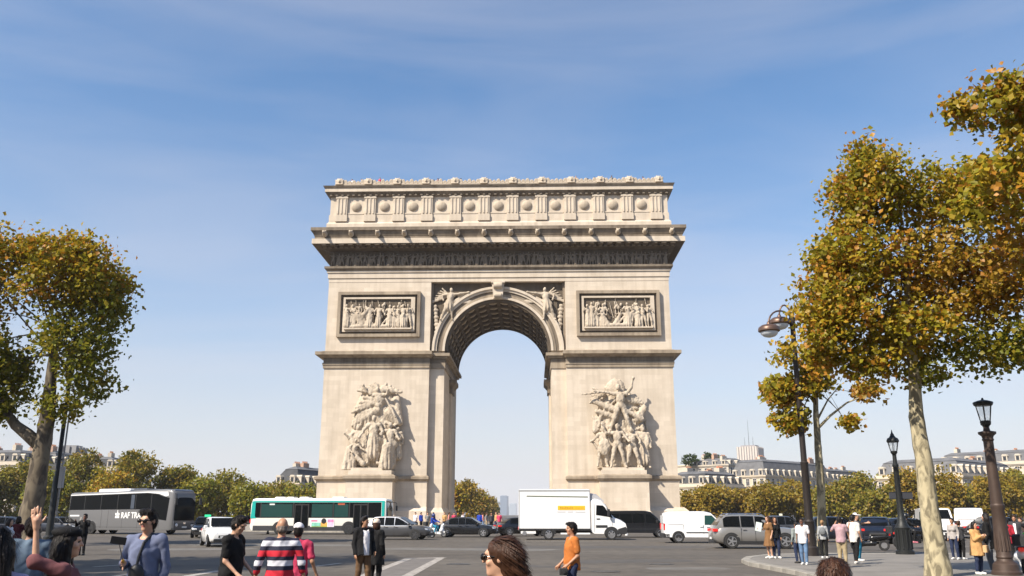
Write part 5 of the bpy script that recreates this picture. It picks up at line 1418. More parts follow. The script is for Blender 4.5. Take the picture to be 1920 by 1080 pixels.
# ------------------------------------------------------------------ people
SKIN_L = mat('light_skin', (.56, .32, .21), .5, var=.08, vscale=20)
SKIN_M = mat('tan_skin', (.42, .22, .13), .5, var=.08, vscale=20)
SKIN_D = mat('brown_skin', (.14, .07, .045), .5, var=.08, vscale=20)
LIPS = mat('lip_skin', (.36, .12, .10), .45)
EYE = mat('eye_dark', (.03, .02, .018), .2)
def hairm(n, c): return mat(n, c, .42, var=.35, vscale=14, bump=.45, bscale=40, stretch=(3, 3, .3), spec=.22)
H_BLACK = hairm('black_hair', (.014, .011, .010)); H_BROWN = hairm('brown_hair', (.055, .025, .014)); H_DBROWN = hairm('dark_brown_hair', (.028, .017, .012)); H_FAIR = hairm('fair_hair', (.32, .19, .09)); H_GREY = hairm('grey_hair', (.16, .13, .11))
_cl = {}
def cloth(n, c, rough=.85):
    if n not in _cl:
        _cl[n] = mat(n, c, rough, var=.14, vscale=7, bump=.5, bscale=9, spec=.2)
    return _cl[n]
LEATHER = mat('black_leather', (.02, .02, .022), .45)
SHOE_W = mat('white_shoe', (.7, .69, .66), .6); SHOE_D = mat('dark_shoe', (.03, .027, .025), .6)

def rot_pts(R3, pts, c):
    return [tuple(np.array(c) + R3 @ (np.array(p) - np.array(c))) for p in pts]

def hair_strands(S, body, m, s, longh, crown, hc, fw_, sleek):
    """thin locks lying over the hair, following its fall"""
    V, F = S.surf()
    if not len(F): return
    r = np.random.default_rng(len(F)); n = 2600 if longh else 1700
    f = F[r.integers(0, len(F), n)]; p = V[f].mean(1)
    nr = np.cross(V[f[:, 1]] - V[f[:, 0]], V[f[:, 2]] - V[f[:, 0]]); nr /= np.maximum(np.linalg.norm(nr, axis=1), 1e-9)[:, None]
    d = np.tile(np.array((0, .15, -1.0)), (n, 1)) + .55 * (p - np.array(crown)) / (.12 * s)
    fw_ = fw_ / np.linalg.norm(fw_)
    if sleek: d = np.tile(-fw_ * 1.0 + np.array((0, 0, -.45)), (n, 1)) + .15 * (p - np.array(crown)) / (.12 * s)
    d += r.normal(size=(n, 3)) * (.06 if sleek else (.14 if longh else .45))
    d -= nr * (d * nr).sum(1)[:, None]; d /= np.maximum(np.linalg.norm(d, axis=1), 1e-9)[:, None]
    ok = ((p - hc) @ fw_ < (-.01 if longh else .03) * s) | (p[:, 2] > hc[2] + .10 * s)
    if longh: ok &= ((p + d * .1 * s - hc) @ fw_ < .02 * s)
    p, d, nr = p[ok], d[ok], nr[ok]; n = len(p)
    sd = np.cross(nr, d); L = (r.uniform(.05, .12, n) if longh else r.uniform(.02, .045, n))[:, None] * s; w = .0022 * s
    lift = r.uniform(.0005, .0035 if longh else .005, n)[:, None] * s
    a = p + nr * lift * .2; b = p + d * L * .5 + nr * lift * 1.3; c = p + d * L + nr * lift * (.2 if longh else 1.6) - np.array((0, 0, .004 * s))
    Vs = np.stack([a - sd * w, a + sd * w, b - sd * w, b + sd * w, c - sd * w * .4, c + sd * w * .4], 1).reshape(-1, 3)
    q = np.arange(n)[:, None] * 6
    Fs = np.concatenate([q + np.array([[0, 1, 3, 2]]), q + np.array([[2, 3, 5, 4]])])
    o = link('hair_strands', np_mesh('hair_strands', Vs, Fs, m, True), body); o['kind'] = 'stuff'

def person(label, loc, rz, H=1.72, skin=SKIN_L, shirt=None, sleeves='short', hem=.86, pants=None, shorts=0.0, shoes=SHOE_D, hair=H_BLACK, hairstyle='short', vox=.018,
           la=None, ra=None, stride=0.0, head_yaw=0.0, head_pitch=0.0, lean=0.0, fem=False, coat=None, coat_hem=.55, skirt=None, skirt_hem=.5, hat=None, glasses=False, hand='relaxed', group=None, sit=False, name='person', wide=1.0, extra=None, jacket_open=None, bun=False, beard=False):
    """Standing figure facing -Y locally. la/ra: (elbow, wrist) offsets from the shoulder, metres at H 1.75.
    Person's left is +X. Returns the body object (one mesh) with clothing and hair as children."""
    s = H / 1.75
    sw = (.165 if fem else .188) * wide
    hips = .10 if fem else .09
    def B(p):   # lean and scale
        x, y, z = p
        k = max(0, z - .95)
        return (x * s, (y - lean * k) * s, z * s)
    J = dict(pel=(0, .01, .96), bel=(0, -.005, 1.10), che=(0, 0, 1.29), nb=(0, .02, 1.46), nt=(0, -.0, 1.55))
    shL, shR = (sw, .015, 1.42), (-sw, .015, 1.42)
    dl = ((.045, .03, -.29), (.05, -.06, -.53)); dr = ((-.045, .03, -.29), (-.05, -.06, -.53))
    la = la or dl; ra = ra or dr
    arms = []
    for sh, a in ((shL, la), (shR, ra)):
        arms.append((sh, tuple(sh[i] + a[0][i] for i in range(3)), tuple(sh[i] + a[1][i] for i in range(3))))
    legs = []
    for sg in (1, -1):
        st = stride * sg
        if sit:
            legs.append(((sg * hips, .0, .93), (sg * .2, -.40, .86), (sg * .2, -.30, .42)))
        else:
            legs.append(((sg * hips, .0, .93), (sg * hips * 1.05, -.02 - st * .55, .50 + .02 * abs(stride)), (sg * hips * 1.05, .03 - st, .09 + (.05 if st < -.1 else 0))))
    pts = [p for a in arms for p in a] + [p for l in legs for p in l]
    xs = [p[0] for p in pts]; ys = [p[1] for p in pts]; zs_ = [p[2] for p in pts]
    lo = np.array(((min(xs) - .2), min(ys) - .28 - .8 * max(lean, 0), -.03)) * s; hi = np.array((max(xs) + .2, max(ys) + .26 - .8 * min(lean, 0), max(1.82, max(zs_) + .26))) * s
    hc = (0, -.02, 1.60)   # pivot of the head (neck top)
    cy, sy = math.cos(head_yaw), math.sin(head_yaw); cp, sp = math.cos(head_pitch), math.sin(head_pitch)
    RH = np.array([[cy, -sy, 0], [sy, cy, 0], [0, 0, 1]]) @ np.array([[1, 0, 0], [0, cp, -sp], [0, sp, cp]])
    hpiv = np.array((0, 0.0, 1.53))
    def Hd(p): return B(tuple(hpiv + RH @ (np.array(p) - hpiv)))
    k = .025 * s
    def torso(S, o=0.0, kk=k):
        w = wide
        S.ell(B(J['pel']), ((.17 * w + o) * s, (.118 * w + o) * s, (.13 + o) * s), kk)
        S.ell(B(J['bel']), (((.135 if fem else .150) * w + o) * s, (.105 * w + o) * s, (.17 + o) * s), kk)
        S.ell(B(J['che']), (((.155 if fem else .175) * w + o) * s, (.118 * w + o) * s, (.19 + o) * s), kk)
        S.cap(B((-sw + .02, .02, 1.415)), B((sw - .02, .02, 1.415)), (.062 + o) * s, None, kk)
        S.cap(B((0, .03, 1.44)), B((-sw * .7, .025, 1.435)), (.055 + o) * s, (.05 + o) * s, kk); S.cap(B((0, .03, 1.46)), B((sw * .7, .025, 1.435)), (.055 + o) * s, (.05 + o) * s, kk)
        if fem:
            for q in (-1, 1): S.ell(B((q * .075, -.095, 1.27)), ((.065 + o) * s, (.06 + o) * s, (.07 + o) * s), kk)
    def arm(S, i, o=0.0, upto=2.0, kk=None):
        a, b, c = [B(p) for p in arms[i]]; kk = kk or k
        th = .9 if fem else 1.0
        if upto <= 1:
            e = tuple(a[j] + (b[j] - a[j]) * upto for j in range(3)); S.cap(a, e, (.052 * th + o) * s, (.047 * th + o) * s, kk)
        else:
            f_ = upto - 1
            S.cap(a, b, (.052 * th + o) * s, (.041 * th + o) * s, kk)
            e = tuple(b[j] + (c[j] - b[j]) * f_ for j in range(3)); S.cap(b, e, (.041 * th + o) * s, ((.041 - .013 * f_) * th + o) * s, kk)
    def leg(S, i, o=0.0, upto=2.0):
        a, b, c = [B(p) for p in legs[i]]
        S.cap(a, b, (.088 + o) * s, (.058 + o) * s, k)
        S.cap(b, c, (.056 + o) * s, (.038 + o) * s, k)
    def foot(S, i, o=0.0):
        c = legs[i][2]; S.cap(B((c[0], c[1] + .03, c[2] - .045)), B((c[0] * 1.12, c[1] - .15, c[2] - .062)), (.038 + o) * s, (.03 + o) * s, k * .7); S.cap(B(c), B((c[0], c[1] + .02, c[2] - .05)), (.038 + o) * s, (.036 + o) * s, k)
    def hands(S):
        for i in (0, 1):
            a, b, c = [np.array(p) for p in arms[i]]
            d = c - b; d /= np.linalg.norm(d)
            side = np.array((1.0, 0, 0)) - d * d[0]
            if hand == 'wave' and i == HANDI: side = np.array((0, 1.0, 0)) - d * d[1]
            if np.linalg.norm(side) < .3: side = np.array((0, 1.0, 0)) - d * d[1]
            side /= np.linalg.norm(side); nrm = np.cross(d, side)
            if hand == 'wave' and i == HANDI:
                spread, curl, fl = .022, 0.0, 1.0
            else:
                spread, curl, fl = .004, .55, .85
                side, nrm = nrm, side
            pc = c + d * .05
            S.cap(B(tuple(c)), B(tuple(pc)), .026 * s, .032 * s, k * .6)
            for q in (-1, 1): S.cap(B(tuple(c + d * .03)), B(tuple(c + d * .085 + side * q * .024)), .020 * s, .017 * s, k * .5)
            inw = nrm * (-1 if nrm[1] > 0 else 1) if abs(nrm[1]) > .3 else nrm * (-np.sign(c[0]) * np.sign(nrm[0] or 1))
            for f, (off, ln) in enumerate(((-.032, .068), (-.011, .082), (.011, .078), (.031, .060))):
                p0 = c + d * .085 + side * off
                d1 = d + side * off * spread * 30 + inw * curl * .5; d1 /= np.linalg.norm(d1)
                p1 = p0 + d1 * ln * .5 * fl
                d2 = d + side * off * spread * 30 + inw * curl * 1.6; d2 /= np.linalg.norm(d2)
                S.cap(B(tuple(p0)), B(tuple(p1)), .0095 * s, .0088 * s, .006 * s); S.cap(B(tuple(p1)), B(tuple(p1 + d2 * ln * .5 * fl)), .0088 * s, .0075 * s, .005 * s)
            th = THUMB if hand == 'wave' and i == HANDI else (1 if i == 0 else -1)
            p0 = c + d * .03 + side * .028 * th; p1 = p0 + (d * .6 + side * .8 * th) * .04
            S.cap(B(tuple(p0)), B(tuple(p1)), .013 * s, .011 * s, .008 * s); S.cap(B(tuple(p1)), B(tuple(p1 + (d * .85 + side * .45 * th) * .035)), .0105 * s, .008 * s, .006 * s)
    HANDI, THUMB = (0, 1)
    if hand == 'wave': HANDI, THUMB = extra or (1, 1)
    def head(S):
        S.cap(B(J['nb']), Hd((0, .01, 1.57)), .056 * s * (.88 if fem else 1), .052 * s * (.88 if fem else 1), k)
        S.ell(Hd((0, .005, 1.662)), (.074 * s, .094 * s, .100 * s), k, )
        S.ell(Hd((0, -.022, 1.60)), (.058 * s, .070 * s, .080 * s), k)
        S.ell(Hd((0, -.06, 1.548)), (.030 * s, .028 * s, .024 * s), k * .8)            # chin
        S.cap(Hd((-.032, -.083, 1.672)), Hd((.032, -.083, 1.672)), .014 * s, None, k * .6)  # brow
        S.cap(Hd((0, -.088, 1.660)), Hd((0, -.108, 1.622)), .009 * s, .014 * s, k * .3)     # nose
        S.cap(Hd((-.018, -.084, 1.586)), Hd((.018, -.084, 1.586)), .009 * s, None, k * .2)  # mouth
        for q in (-1, 1):
            S.ell(Hd((q * .031, -.090, 1.650)), (.017 * s, .012 * s, .010 * s), k * .35, sub=True)
            S.ell(Hd((q * .077, .012, 1.640)), (.012 * s, .022 * s, .032 * s), k * .3)
            S.ell(Hd((q * .045, -.066, 1.615)), (.022 * s, .02 * s, .02 * s), k * .6)       # cheek
    # --- body
    S = SDF(lo, hi, vox)
    torso(S, -.012); head(S)
    for i in (0, 1):
        arm(S, i, -.006); leg(S, i, -.006); foot(S, i)
    hands(S)
    eyes = [np.array(Hd((q * .031, -.086, 1.650))) for q in (-1, 1)]; mouth = np.array(Hd((0, -.09, 1.586)))
    def asg(c):
        m_ = np.zeros(len(c), int)
        for e in eyes: m_[np.linalg.norm((c - e) * np.array((1, 1, 1.4)), axis=1) < .017 * s] = 2
        m_[np.linalg.norm((c - mouth) * np.array((1, 1, 2.2)), axis=1) < .026 * s] = 1
        return m_
    body = S.build(name, [skin, LIPS, EYE], None, asg)
    body.location = loc; body.rotation_euler = (0, 0, rz)
    tag(body, label, 'person', group)
    # --- clothing
    if shirt is not None:
        S = SDF(lo, hi, vox); torso(S, .012, k * 1.4)
        if not fem: S.cap(B((0, 0, 1.25)), B((0, .0, hem - .02)), .150 * wide * s, .172 * wide * s, k * 2)
        else: S.cap(B((0, 0, 1.05)), B((0, .0, hem - .02)), .13 * s, .170 * s, k * 2)
        S.clip(2, hem * s, False)
        up = {'short': .72, 'long': 1.93, 'none': .12, 'three': 1.45, 'elbow': 1.02}[sleeves]
        S2 = SDF(lo, hi, vox)
        for i in (0, 1): arm(S2, i, .014, up, .02)
        h_ = np.clip(.5 + .5 * (S.D - S2.D) / (.02 * s), 0, 1); S.D = S.D * (1 - h_) + S2.D * h_ - .02 * s * h_ * (1 - h_)
        nk = B((0, -.06, 1.475)); S.ell(nk, (.075 * s, .075 * s, .05 * s), .01, sub=True)
        S.clip(2, 1.50 * s)
        if max(zs_) > 1.5:   # raised arm keeps its sleeve
            S3 = SDF(lo, hi, vox)
            for i in (0, 1): arm(S3, i, .014, up, .02)
            S.D = np.minimum(S.D, S3.D)
        S.noise((.0095 if vox < .0125 else .006) * s, (15 if vox < .0125 else 21) / s)
        S.build('shirt', shirt, body)
    if pants is not None:
        S = SDF(lo, hi, vox)
        S.ell(B(J['pel']), ((.172 * wide + .012) * s, (.122 * wide + .012) * s, .14 * s), k)
        for i in (0, 1): leg(S, i, .016)
        S.clip(2, 1.02 * s); S.clip(2, (shorts or .07) * s, False)
        S.noise(.005 * s, 20 / s)
        S.build('trousers', pants, body)
    if skirt is not None:
        S = SDF(lo, hi, vox); S.cap(B((0, .01, 1.0)), B((0, .0, skirt_hem)), .15 * s, .24 * s, k, wav=(.012 * s, 10, 1)); S.clip(2, 1.05 * s); S.clip(2, skirt_hem * s, False); S.build('skirt', skirt, body)
    if coat is not None:
        S = SDF(lo, hi, vox); torso(S, .035, k * 1.6)
        S.cap(B((0, .01, 1.15)), B((0, .015, coat_hem)), .175 * s, .24 * s, k * 2, wav=(.008 * s, 8, .5))
        for i in (0, 1): arm(S, i, .026, 1.94, .02)
        S.clip(2, coat_hem * s, False); S.clip(2, 1.51 * s)
        if jacket_open:
            S.box(B((0, -.3, 1.1)), (.065 * s, .25 * s, .5 * s)) if False else None
            x = S.ax[0][:, None, None]; y = S.ax[1][None, :, None]
            gap = np.maximum(np.abs(x) - jacket_open * s, y + .06 * s)
            S.D = np.maximum(S.D, -gap)
        S.noise(.006 * s, 20 / s)
        S.build('coat', coat, body)
    if shoes is not None:
        S = SDF(lo, hi, vox)
        for i in (0, 1): foot(S, i, .012)
        S.clip(2, .115 * s if not sit else 9); 
        for sg in range(2):
            pass
        S.build('shoes', shoes, body)
    # --- hair
    if hair is not None and hairstyle != 'bald':
        lo2 = np.array(Hd((0, 0, 1.62))) - np.array((.24, .26, .62)) * s; hi2 = np.array(Hd((0, 0, 1.62))) + np.array((.24, .26, .26)) * s
        hv = min(vox, .016)
        S = SDF(lo2, hi2, hv)
        S.ell(Hd((0, .016, 1.680)), (.085 * s, .102 * s, .098 * s), k)
        if hairstyle == 'short':
            S.ell(Hd((0, .05, 1.62)), (.076 * s, .07 * s, .085 * s), k)
            S.ell(Hd((0, -.06, 1.738)), (.06 * s, .05 * s, .032 * s), k)
        elif hairstyle == 'full':
            S.ell(Hd((0, .05, 1.63)), (.084 * s, .078 * s, .095 * s), k)
            for q in range(7): S.ell(Hd((-.06 + .02 * q, -.03 - .018 * math.sin(q * 1.1), 1.748 + .012 * math.sin(q * 2.3))), (.030 * s, .045 * s, .030 * s), k)
        elif hairstyle == 'long':
            S.ell(Hd((0, .045, 1.62)), (.088 * s, .085 * s, .11 * s), k)
            for q in (-1, 0, 1):
                S.cap(Hd((q * .055, .055, 1.60)), B((q * .075, .10, 1.24)), .066 * s, .05 * s, k * 1.4)
            for q in (-1, 1):
                S.cap(Hd((q * .08, -.005, 1.66)), B((q * .10, -.02, 1.30)), .03 * s, .035 * s, k)
        elif hairstyle == 'bob':
            S.ell(Hd((0, .04, 1.60)), (.092 * s, .085 * s, .11 * s), k)
            for q in (-1, 1): S.cap(Hd((q * .078, .0, 1.66)), Hd((q * .082, .0, 1.54)), .026 * s, .03 * s, k)
        elif hairstyle == 'tied':
            S.ell(Hd((0, .05, 1.635)), (.08 * s, .078 * s, .09 * s), k); S.ell(Hd((0, .13, 1.66)), (.045 * s, .045 * s, .05 * s), k)
        elif hairstyle == 'sleek':
            S.ell(Hd((0, .035, 1.665)), (.092 * s, .105 * s, .10 * s), k); S.ell(Hd((0, .06, 1.60)), (.08 * s, .075 * s, .09 * s), k); S.cap(Hd((0, .10, 1.58)), B((0, .14, 1.22)), .06 * s, .035 * s, k * 1.5)
        elif hairstyle == 'fringe':
            S.ell(Hd((0, .055, 1.60)), (.078 * s, .06 * s, .05 * s), k); S.clip(2, Hd((0, .05, 1.655))[2])
        # keep the face clear
        if hairstyle != 'fringe':
            fc = Hd((0, -.098, 1.615)); S.ell(fc, (.066 * s, .072 * s, .095 * s), .012 * s, M=None, sub=True)
        S.noise(.004 * s, 60 / s)
        S.build('hair', hair, body)
        if vox < .0125 and hairstyle != 'fringe':
            hair_strands(S, body, hair, s, hairstyle in ('long', 'sleek', 'bob'), Hd((0, .03, 1.78)), np.array(Hd((0, 0, 1.64))), np.array(Hd((0, -.1, 1.64))) - np.array(Hd((0, 0, 1.64))), hairstyle == 'sleek')
    if hat is not None:
        kind, hm = hat
        c = np.array(Hd((0, .01, 1.70)))
        S = SDF(c - .26 * s, c + .26 * s, min(vox, .014))
        if kind == 'cap':
            S.ell(Hd((0, .012, 1.695)), (.092 * s, .108 * s, .092 * s), k); S.clip(2, Hd((0, 0, 1.69))[2], False); S.ell(Hd((0, -.13, 1.70)), (.066 * s, .08 * s, .012 * s), .02 * s)
        elif kind == 'beret':
            S.ell(Hd((.01, .03, 1.735)), (.104 * s, .120 * s, .046 * s), k); S.ell(Hd((0, .015, 1.715)), (.09 * s, .108 * s, .05 * s), k); S.cap(Hd((.02, .03, 1.79)), Hd((.02, .03, 1.80)), .008 * s)
        elif kind == 'helmet':
            S.ell(Hd((0, .005, 1.665)), (.125 * s, .145 * s, .145 * s), k); S.ell(Hd((0, -.16, 1.64)), (.08 * s, .06 * s, .045 * s), .02 * s, sub=True)
        elif kind == 'bobble':
            S.ell(Hd((0, .012, 1.70)), (.095 * s, .108 * s, .10 * s), k); S.clip(2, Hd((0, 0, 1.675))[2], False)
        S.build('hat' if kind != 'helmet' else 'helmet', hm, body)
    if glasses:
        c = np.array(Hd((0, -.05, 1.65)))
        S = SDF(c - .16 * s, c + .16 * s, .006)
        for q in (-1, 1):
            S.ell(Hd((q * .034, -.108, 1.650)), (.031 * s, .014 * s, .024 * s), .006); S.cap(Hd((q * .063, -.10, 1.656)), Hd((q * .083, .01, 1.652)), .006 * s, None, .004)
        S.cap(Hd((-.01, -.112, 1.655)), Hd((.01, -.112, 1.655)), .005 * s, None, .004)
        S.build('sunglasses', mat('dark_sunglasses', (.012, .010, .009), .12), body)
    body['_s'] = s
    def world(p):   # local person coords (H 1.75) -> world
        return body.matrix_basis @ Vector(B(p))
    body_pts[label] = (world, arms, Hd, body)
    return body
body_pts = {}

def stand(u, v_foot, v_head, **kw):
    d = dfoot(v_foot)
    return P(u, d), ztop(v_head, d)
def face_cam(u):      # rotation that turns local -Y to the camera
    return -math.atan((u - 960) / FOC) + YAW

# ---- foreground people
C_BLUE = cloth('periwinkle_sweater', (.145, .168, .26)); C_BLACK = cloth('black_cotton', (.012, .012, .013)); C_NAVY = cloth('navy_denim', (.025, .035, .075)); C_JEAN = cloth('blue_denim', (.12, .20, .33))
C_GREYBLUE = cloth('grey_blue_tee', (.13, .18, .24)); C_PLAID = cloth('dusty_red_shirt', (.17, .07, .075)); C_LILAC = cloth('lilac_top', (.45, .37, .50)); C_ORANGE = cloth('rust_orange_tee', (.46, .15, .035))
C_WHITE = cloth('white_cotton', (.78, .76, .78)); C_BROWN = cloth('brown_trousers', (.13, .075, .04)); C_PINK = cloth('bright_pink_tee', (.52, .05, .11)); C_KHAKI = cloth('khaki_trousers', (.36, .29, .18)); C_GREY = cloth('mid_grey_cloth', (.20, .20, .20)); C_CAMEL = cloth('camel_coat', (.50, .29, .12)); C_RUST = cloth('brown_dress', (.20, .105, .045)); C_RED = cloth('dark_red_jacket', (.33, .02, .035)); C_GREEN = cloth('lime_sleeve', (.12, .55, .06)); C_DGREY = cloth('charcoal_cloth', (.045, .045, .05)); C_MAUVE = cloth('mauve_tee', (.42, .28, .31)); C_ROYAL = cloth('royal_blue_jacket', (.02, .055, .36)); C_TURQ = cloth('turquoise_trousers', (.03, .22, .34)); C_SALMON = cloth('salmon_top', (.6, .25, .2))

def stripes():
    m, t, b = new_mat('striped_shirt_cloth')
    tcn = t.nodes.new('ShaderNodeTexCoord'); sp = t.nodes.new('ShaderNodeSeparateXYZ'); t.links.new(tcn.outputs['Object'], sp.inputs[0])
    mu = t.nodes.new('ShaderNodeMath'); mu.operation = 'MULTIPLY_ADD'; mu.inputs[1].default_value = 1 / .236; mu.inputs[2].default_value = .27; t.links.new(sp.outputs[2], mu.inputs[0])
    fr = t.nodes.new('ShaderNodeMath'); fr.operation = 'FRACT'; t.links.new(mu.outputs[0], fr.inputs[0])
    r = t.nodes.new('ShaderNodeValToRGB'); r.color_ramp.interpolation = 'CONSTANT'
    e = r.color_ramp.elements; e[0].position = 0; e[0].color = (.50, .012, .03, 1); e[1].position = .30; e[1].color = (.012, .014, .035, 1)
    for p_, c_ in ((.52, (.62, .62, .68, 1)), (.80, (.012, .014, .035, 1))):
        x = e.new(p_); x.color = c_
    t.links.new(fr.outputs[0], r.inputs[0]); t.links.new(r.outputs[0], b.inputs['Base Color']); b.inputs['Roughness'].default_value = .85
    return m
C_STRIPE = stripes()

def fg(label, u, d, v_head, turn, **kw):
    """person d metres ahead, head top at picture row v_head; turn 0 faces the camera, + turns to the picture's right"""
    p = P(u, d, 1.5); p.z = 0
    H = (ztop(v_head, d)) / 1.012
    return person(label, p, face_cam(u) + R(turn), H=H, **kw)

V_ = .0105
fg('woman with very long black hair and lilac top at the left edge of the picture', -6, 4.9, 985, 165, fem=True, skin=SKIN_L, shirt=C_LILAC, sleeves='short', pants=C_JEAN, hair=H_BLACK, hairstyle='long', vox=V_)
fg('man in a grey-blue t-shirt seen from behind, beside the raised hand', 62, 10.0, 968, 172, skin=SKIN_L, shirt=C_GREYBLUE, pants=C_NAVY, hair=H_DBROWN, hairstyle='short', vox=V_, wide=1.1)
fg('woman in a black beret and dusty red shirt waving with a raised hand', 132, 6.7, 989, 84, fem=True, skin=SKIN_L, shirt=C_PLAID, sleeves='elbow', pants=C_BLACK, hair=H_BLACK, hairstyle='long', vox=.0085, hat=('beret', C_BLACK), ra=((-.03, .20, .08), (-.04, .23, .36)), hand='wave', extra=(1, -1), glasses=False)
fg('man in a periwinkle sweater and sunglasses holding a selfie stick', 277, 10.0, 956, -22, skin=SKIN_L, shirt=C_BLUE, sleeves='long', pants=C_BLACK, hair=H_BLACK, hairstyle='full', glasses=True, vox=.0095, ra=((-.06, .04, -.27), (.03, -.20, -.25)), head_yaw=R(-14), head_pitch=R(3))
fg('man in a black t-shirt looking down, in front of the white hatchback', 438, 12.0, 966, 58, skin=SKIN_L, shirt=C_BLACK, pants=C_BLACK, hair=H_BLACK, hairstyle='full', vox=V_, hem=.80, ra=((.0, -.03, -.29), (.02, -.24, -.47)), la=((.02, -.05, -.28), (-.02, -.26, -.44)), head_pitch=R(24), lean=.08)
fg('balding man in a red, white and navy striped shirt walking away', 530, 11.3, 970, 176, skin=SKIN_M, shirt=C_STRIPE, sleeves='three', pants=C_GREY, hair=H_GREY, hairstyle='fringe', vox=V_, wide=1.08, stride=.12, ra=((-.09, .02, -.27), (-.14, -.03, -.50)), la=((.09, .02, -.27), (.13, -.06, -.50)))
fg('person in a bright pink t-shirt and white cap beside the striped shirt', 561, 13.0, 981, 170, skin=SKIN_M, shirt=C_PINK, pants=C_DGREY, hair=H_BLACK, hairstyle='short', hat=('cap', C_WHITE), vox=.013, wide=1.05, la=((.07, .03, -.28), (.10, -.04, -.5)), ra=((-.07, .03, -.28), (-.14, -.06, -.50)))
fg('man in an open black jacket, white shirt and brown trousers', 684, 19.5, 968, 28, skin=SKIN_M, shirt=C_WHITE, pants=C_BROWN, coat=C_BLACK, coat_hem=.86, jacket_open=.085, hair=H_BLACK, hairstyle='full', vox=.014, stride=.1, head_yaw=R(30), la=((.07, .04, -.28), (.06, -.1, -.48)))
fg('woman in a long black coat with a pale hat beside the man in brown trousers', 707, 20.2, 974, 150, fem=True, skin=SKIN_L, shirt=C_BLACK, pants=C_BLACK, coat=C_BLACK, coat_hem=.62, hair=H_BROWN, hairstyle='bob', hat=('bobble', cloth('cream_knit', (.7, .58, .48))), vox=.014)
fg('woman with sleek brown hair and dark sunglasses, close to the camera in the centre', 938, 4.9, 1007, -100, fem=True, skin=SKIN_L, shirt=C_BLACK, pants=C_NAVY, hair=H_BROWN, hairstyle='sleek', glasses=True, vox=.0085)
fg('man in a rust orange t-shirt walking left in front of the box truck', 1071, 15.0, 979, -72, skin=SKIN_M, shirt=C_ORANGE, pants=C_NAVY, hair=H_BLACK, hairstyle='short', vox=.0115, stride=.16, la=((.03, .04, -.28), (.0, -.16, -.45)), ra=((-.03, -.03, -.29), (-.02, -.20, -.46)))
fg('brown-haired person close to the camera, only the top of the head in view', 1560, 3.9, 1047, 170, skin=SKIN_L, shirt=C_DGREY, pants=C_NAVY, hair=H_BROWN, hairstyle='short', vox=V_)
fg('dark figure photographing in front of the grey coach', 160, 37.0, 963, -30, skin=SKIN_D, shirt=C_BLACK, sleeves='long', pants=C_BLACK, hair=H_BLACK, vox=.02, la=((.08, -.14, -.16), (-.02, -.32, .04)), ra=((-.12, -.12, -.16), (-.06, -.32, .04)), hairstyle='short')
fg('woman in a white top with bare arms near the plane tree on the left', 20, 27.0, 972, 60, fem=True, skin=SKIN_L, shirt=C_WHITE, sleeves='none', pants=C_BLACK, hair=H_DBROWN, hairstyle='long', vox=.018)
fg('person in a dark red top raising a camera near the plane tree on the left', 36, 29.0, 968, 150, skin=SKIN_M, shirt=cloth('maroon_top', (.09, .02, .025)), pants=C_DGREY, hair=H_DBROWN, hairstyle='bob', fem=True, vox=.018, la=((.1, -.1, -.14), (.0, -.26, .08)), ra=((-.1, -.1, -.14), (.0, -.26, .08)))

# ---- people on the right-hand pavement
def pv(label, u, vf, vh, turn, **kw):
    d = dfoot(vf); p = P(u, d); p.z = .12
    d2 = d * (CAM[2] - .12) / CAM[2]      # foot row is seen on the raised pavement
    p = P(u, d2, .95); p.z = .12
    kw.setdefault('vox', .018)
    return person(label, p, face_cam(u) + R(turn), H=(ztop(vh, d2) - .12) / 1.012, **kw)
pv('long-haired woman in a brown dress holding up a white sheet, in front of the suv', 1441, 1047, 967, -50, fem=True, skin=SKIN_L, shirt=C_RUST, sleeves='short', skirt=C_RUST, skirt_hem=.50, hair=H_BROWN, hairstyle='long', shoes=SHOE_W, ra=((-.08, -.06, -.24), (-.10, -.26, -.20)))
pv('dark-clothed woman close beside the woman in the brown dress', 1454, 1047, 969, 20, fem=True, skin=SKIN_M, shirt=C_BLACK, sleeves='long', pants=C_NAVY, hair=H_BROWN, hairstyle='long', shoes=SHOE_W)
pv('man in a plain white t-shirt and blue jeans at the foot of the twin lamp', 1505, 1059, 971, -12, skin=SKIN_D, shirt=C_WHITE, pants=C_JEAN, hair=H_BLACK, hairstyle='short', shoes=SHOE_W, stride=.08, hem=.8)
pv('person in a grey jacket and dark jeans half hidden behind the white t-shirt', 1494, 1056, 978, -150, skin=SKIN_M, shirt=cloth('grey_green_jacket', (.25, .28, .27)), sleeves='long', pants=C_NAVY, hair=H_BLACK)
pv('woman with a fair bun and grey hoodie seen from behind', 1543, 1047, 975, 178, fem=True, skin=SKIN_L, shirt=cloth('light_grey_hoodie', (.33, .34, .35)), sleeves='long', pants=C_BLACK, hair=H_FAIR, hairstyle='tied', shoes=SHOE_W)
pv('man in a mauve t-shirt and khaki trousers taking a photo, seen from behind', 1577, 1064, 968, 170, skin=SKIN_M, shirt=C_MAUVE, pants=C_KHAKI, hair=H_BLACK, ra=((-.05, -.08, -.2), (-.08, -.26, .06)), la=((.14, -.06, -.16), (.02, -.28, .10)))
pv('man in a loose white shirt and black trousers with white trainers', 1602, 1058, 965, 150, skin=SKIN_M, shirt=cloth('off_white_shirt', (.66, .63, .60)), sleeves='short', pants=C_BLACK, hair=H_BLACK, hairstyle='full', shoes=SHOE_W, stride=.14, hem=.78)
pv('person in a white cap stretching an arm out behind the white shirt', 1608, 1052, 962, 80, skin=SKIN_L, shirt=C_GREY, pants=C_TURQ, hair=H_BROWN, hat=('cap', C_WHITE), la=((.16, -.1, -.04), (.2, -.32, -.02)), shoes=SHOE_W)
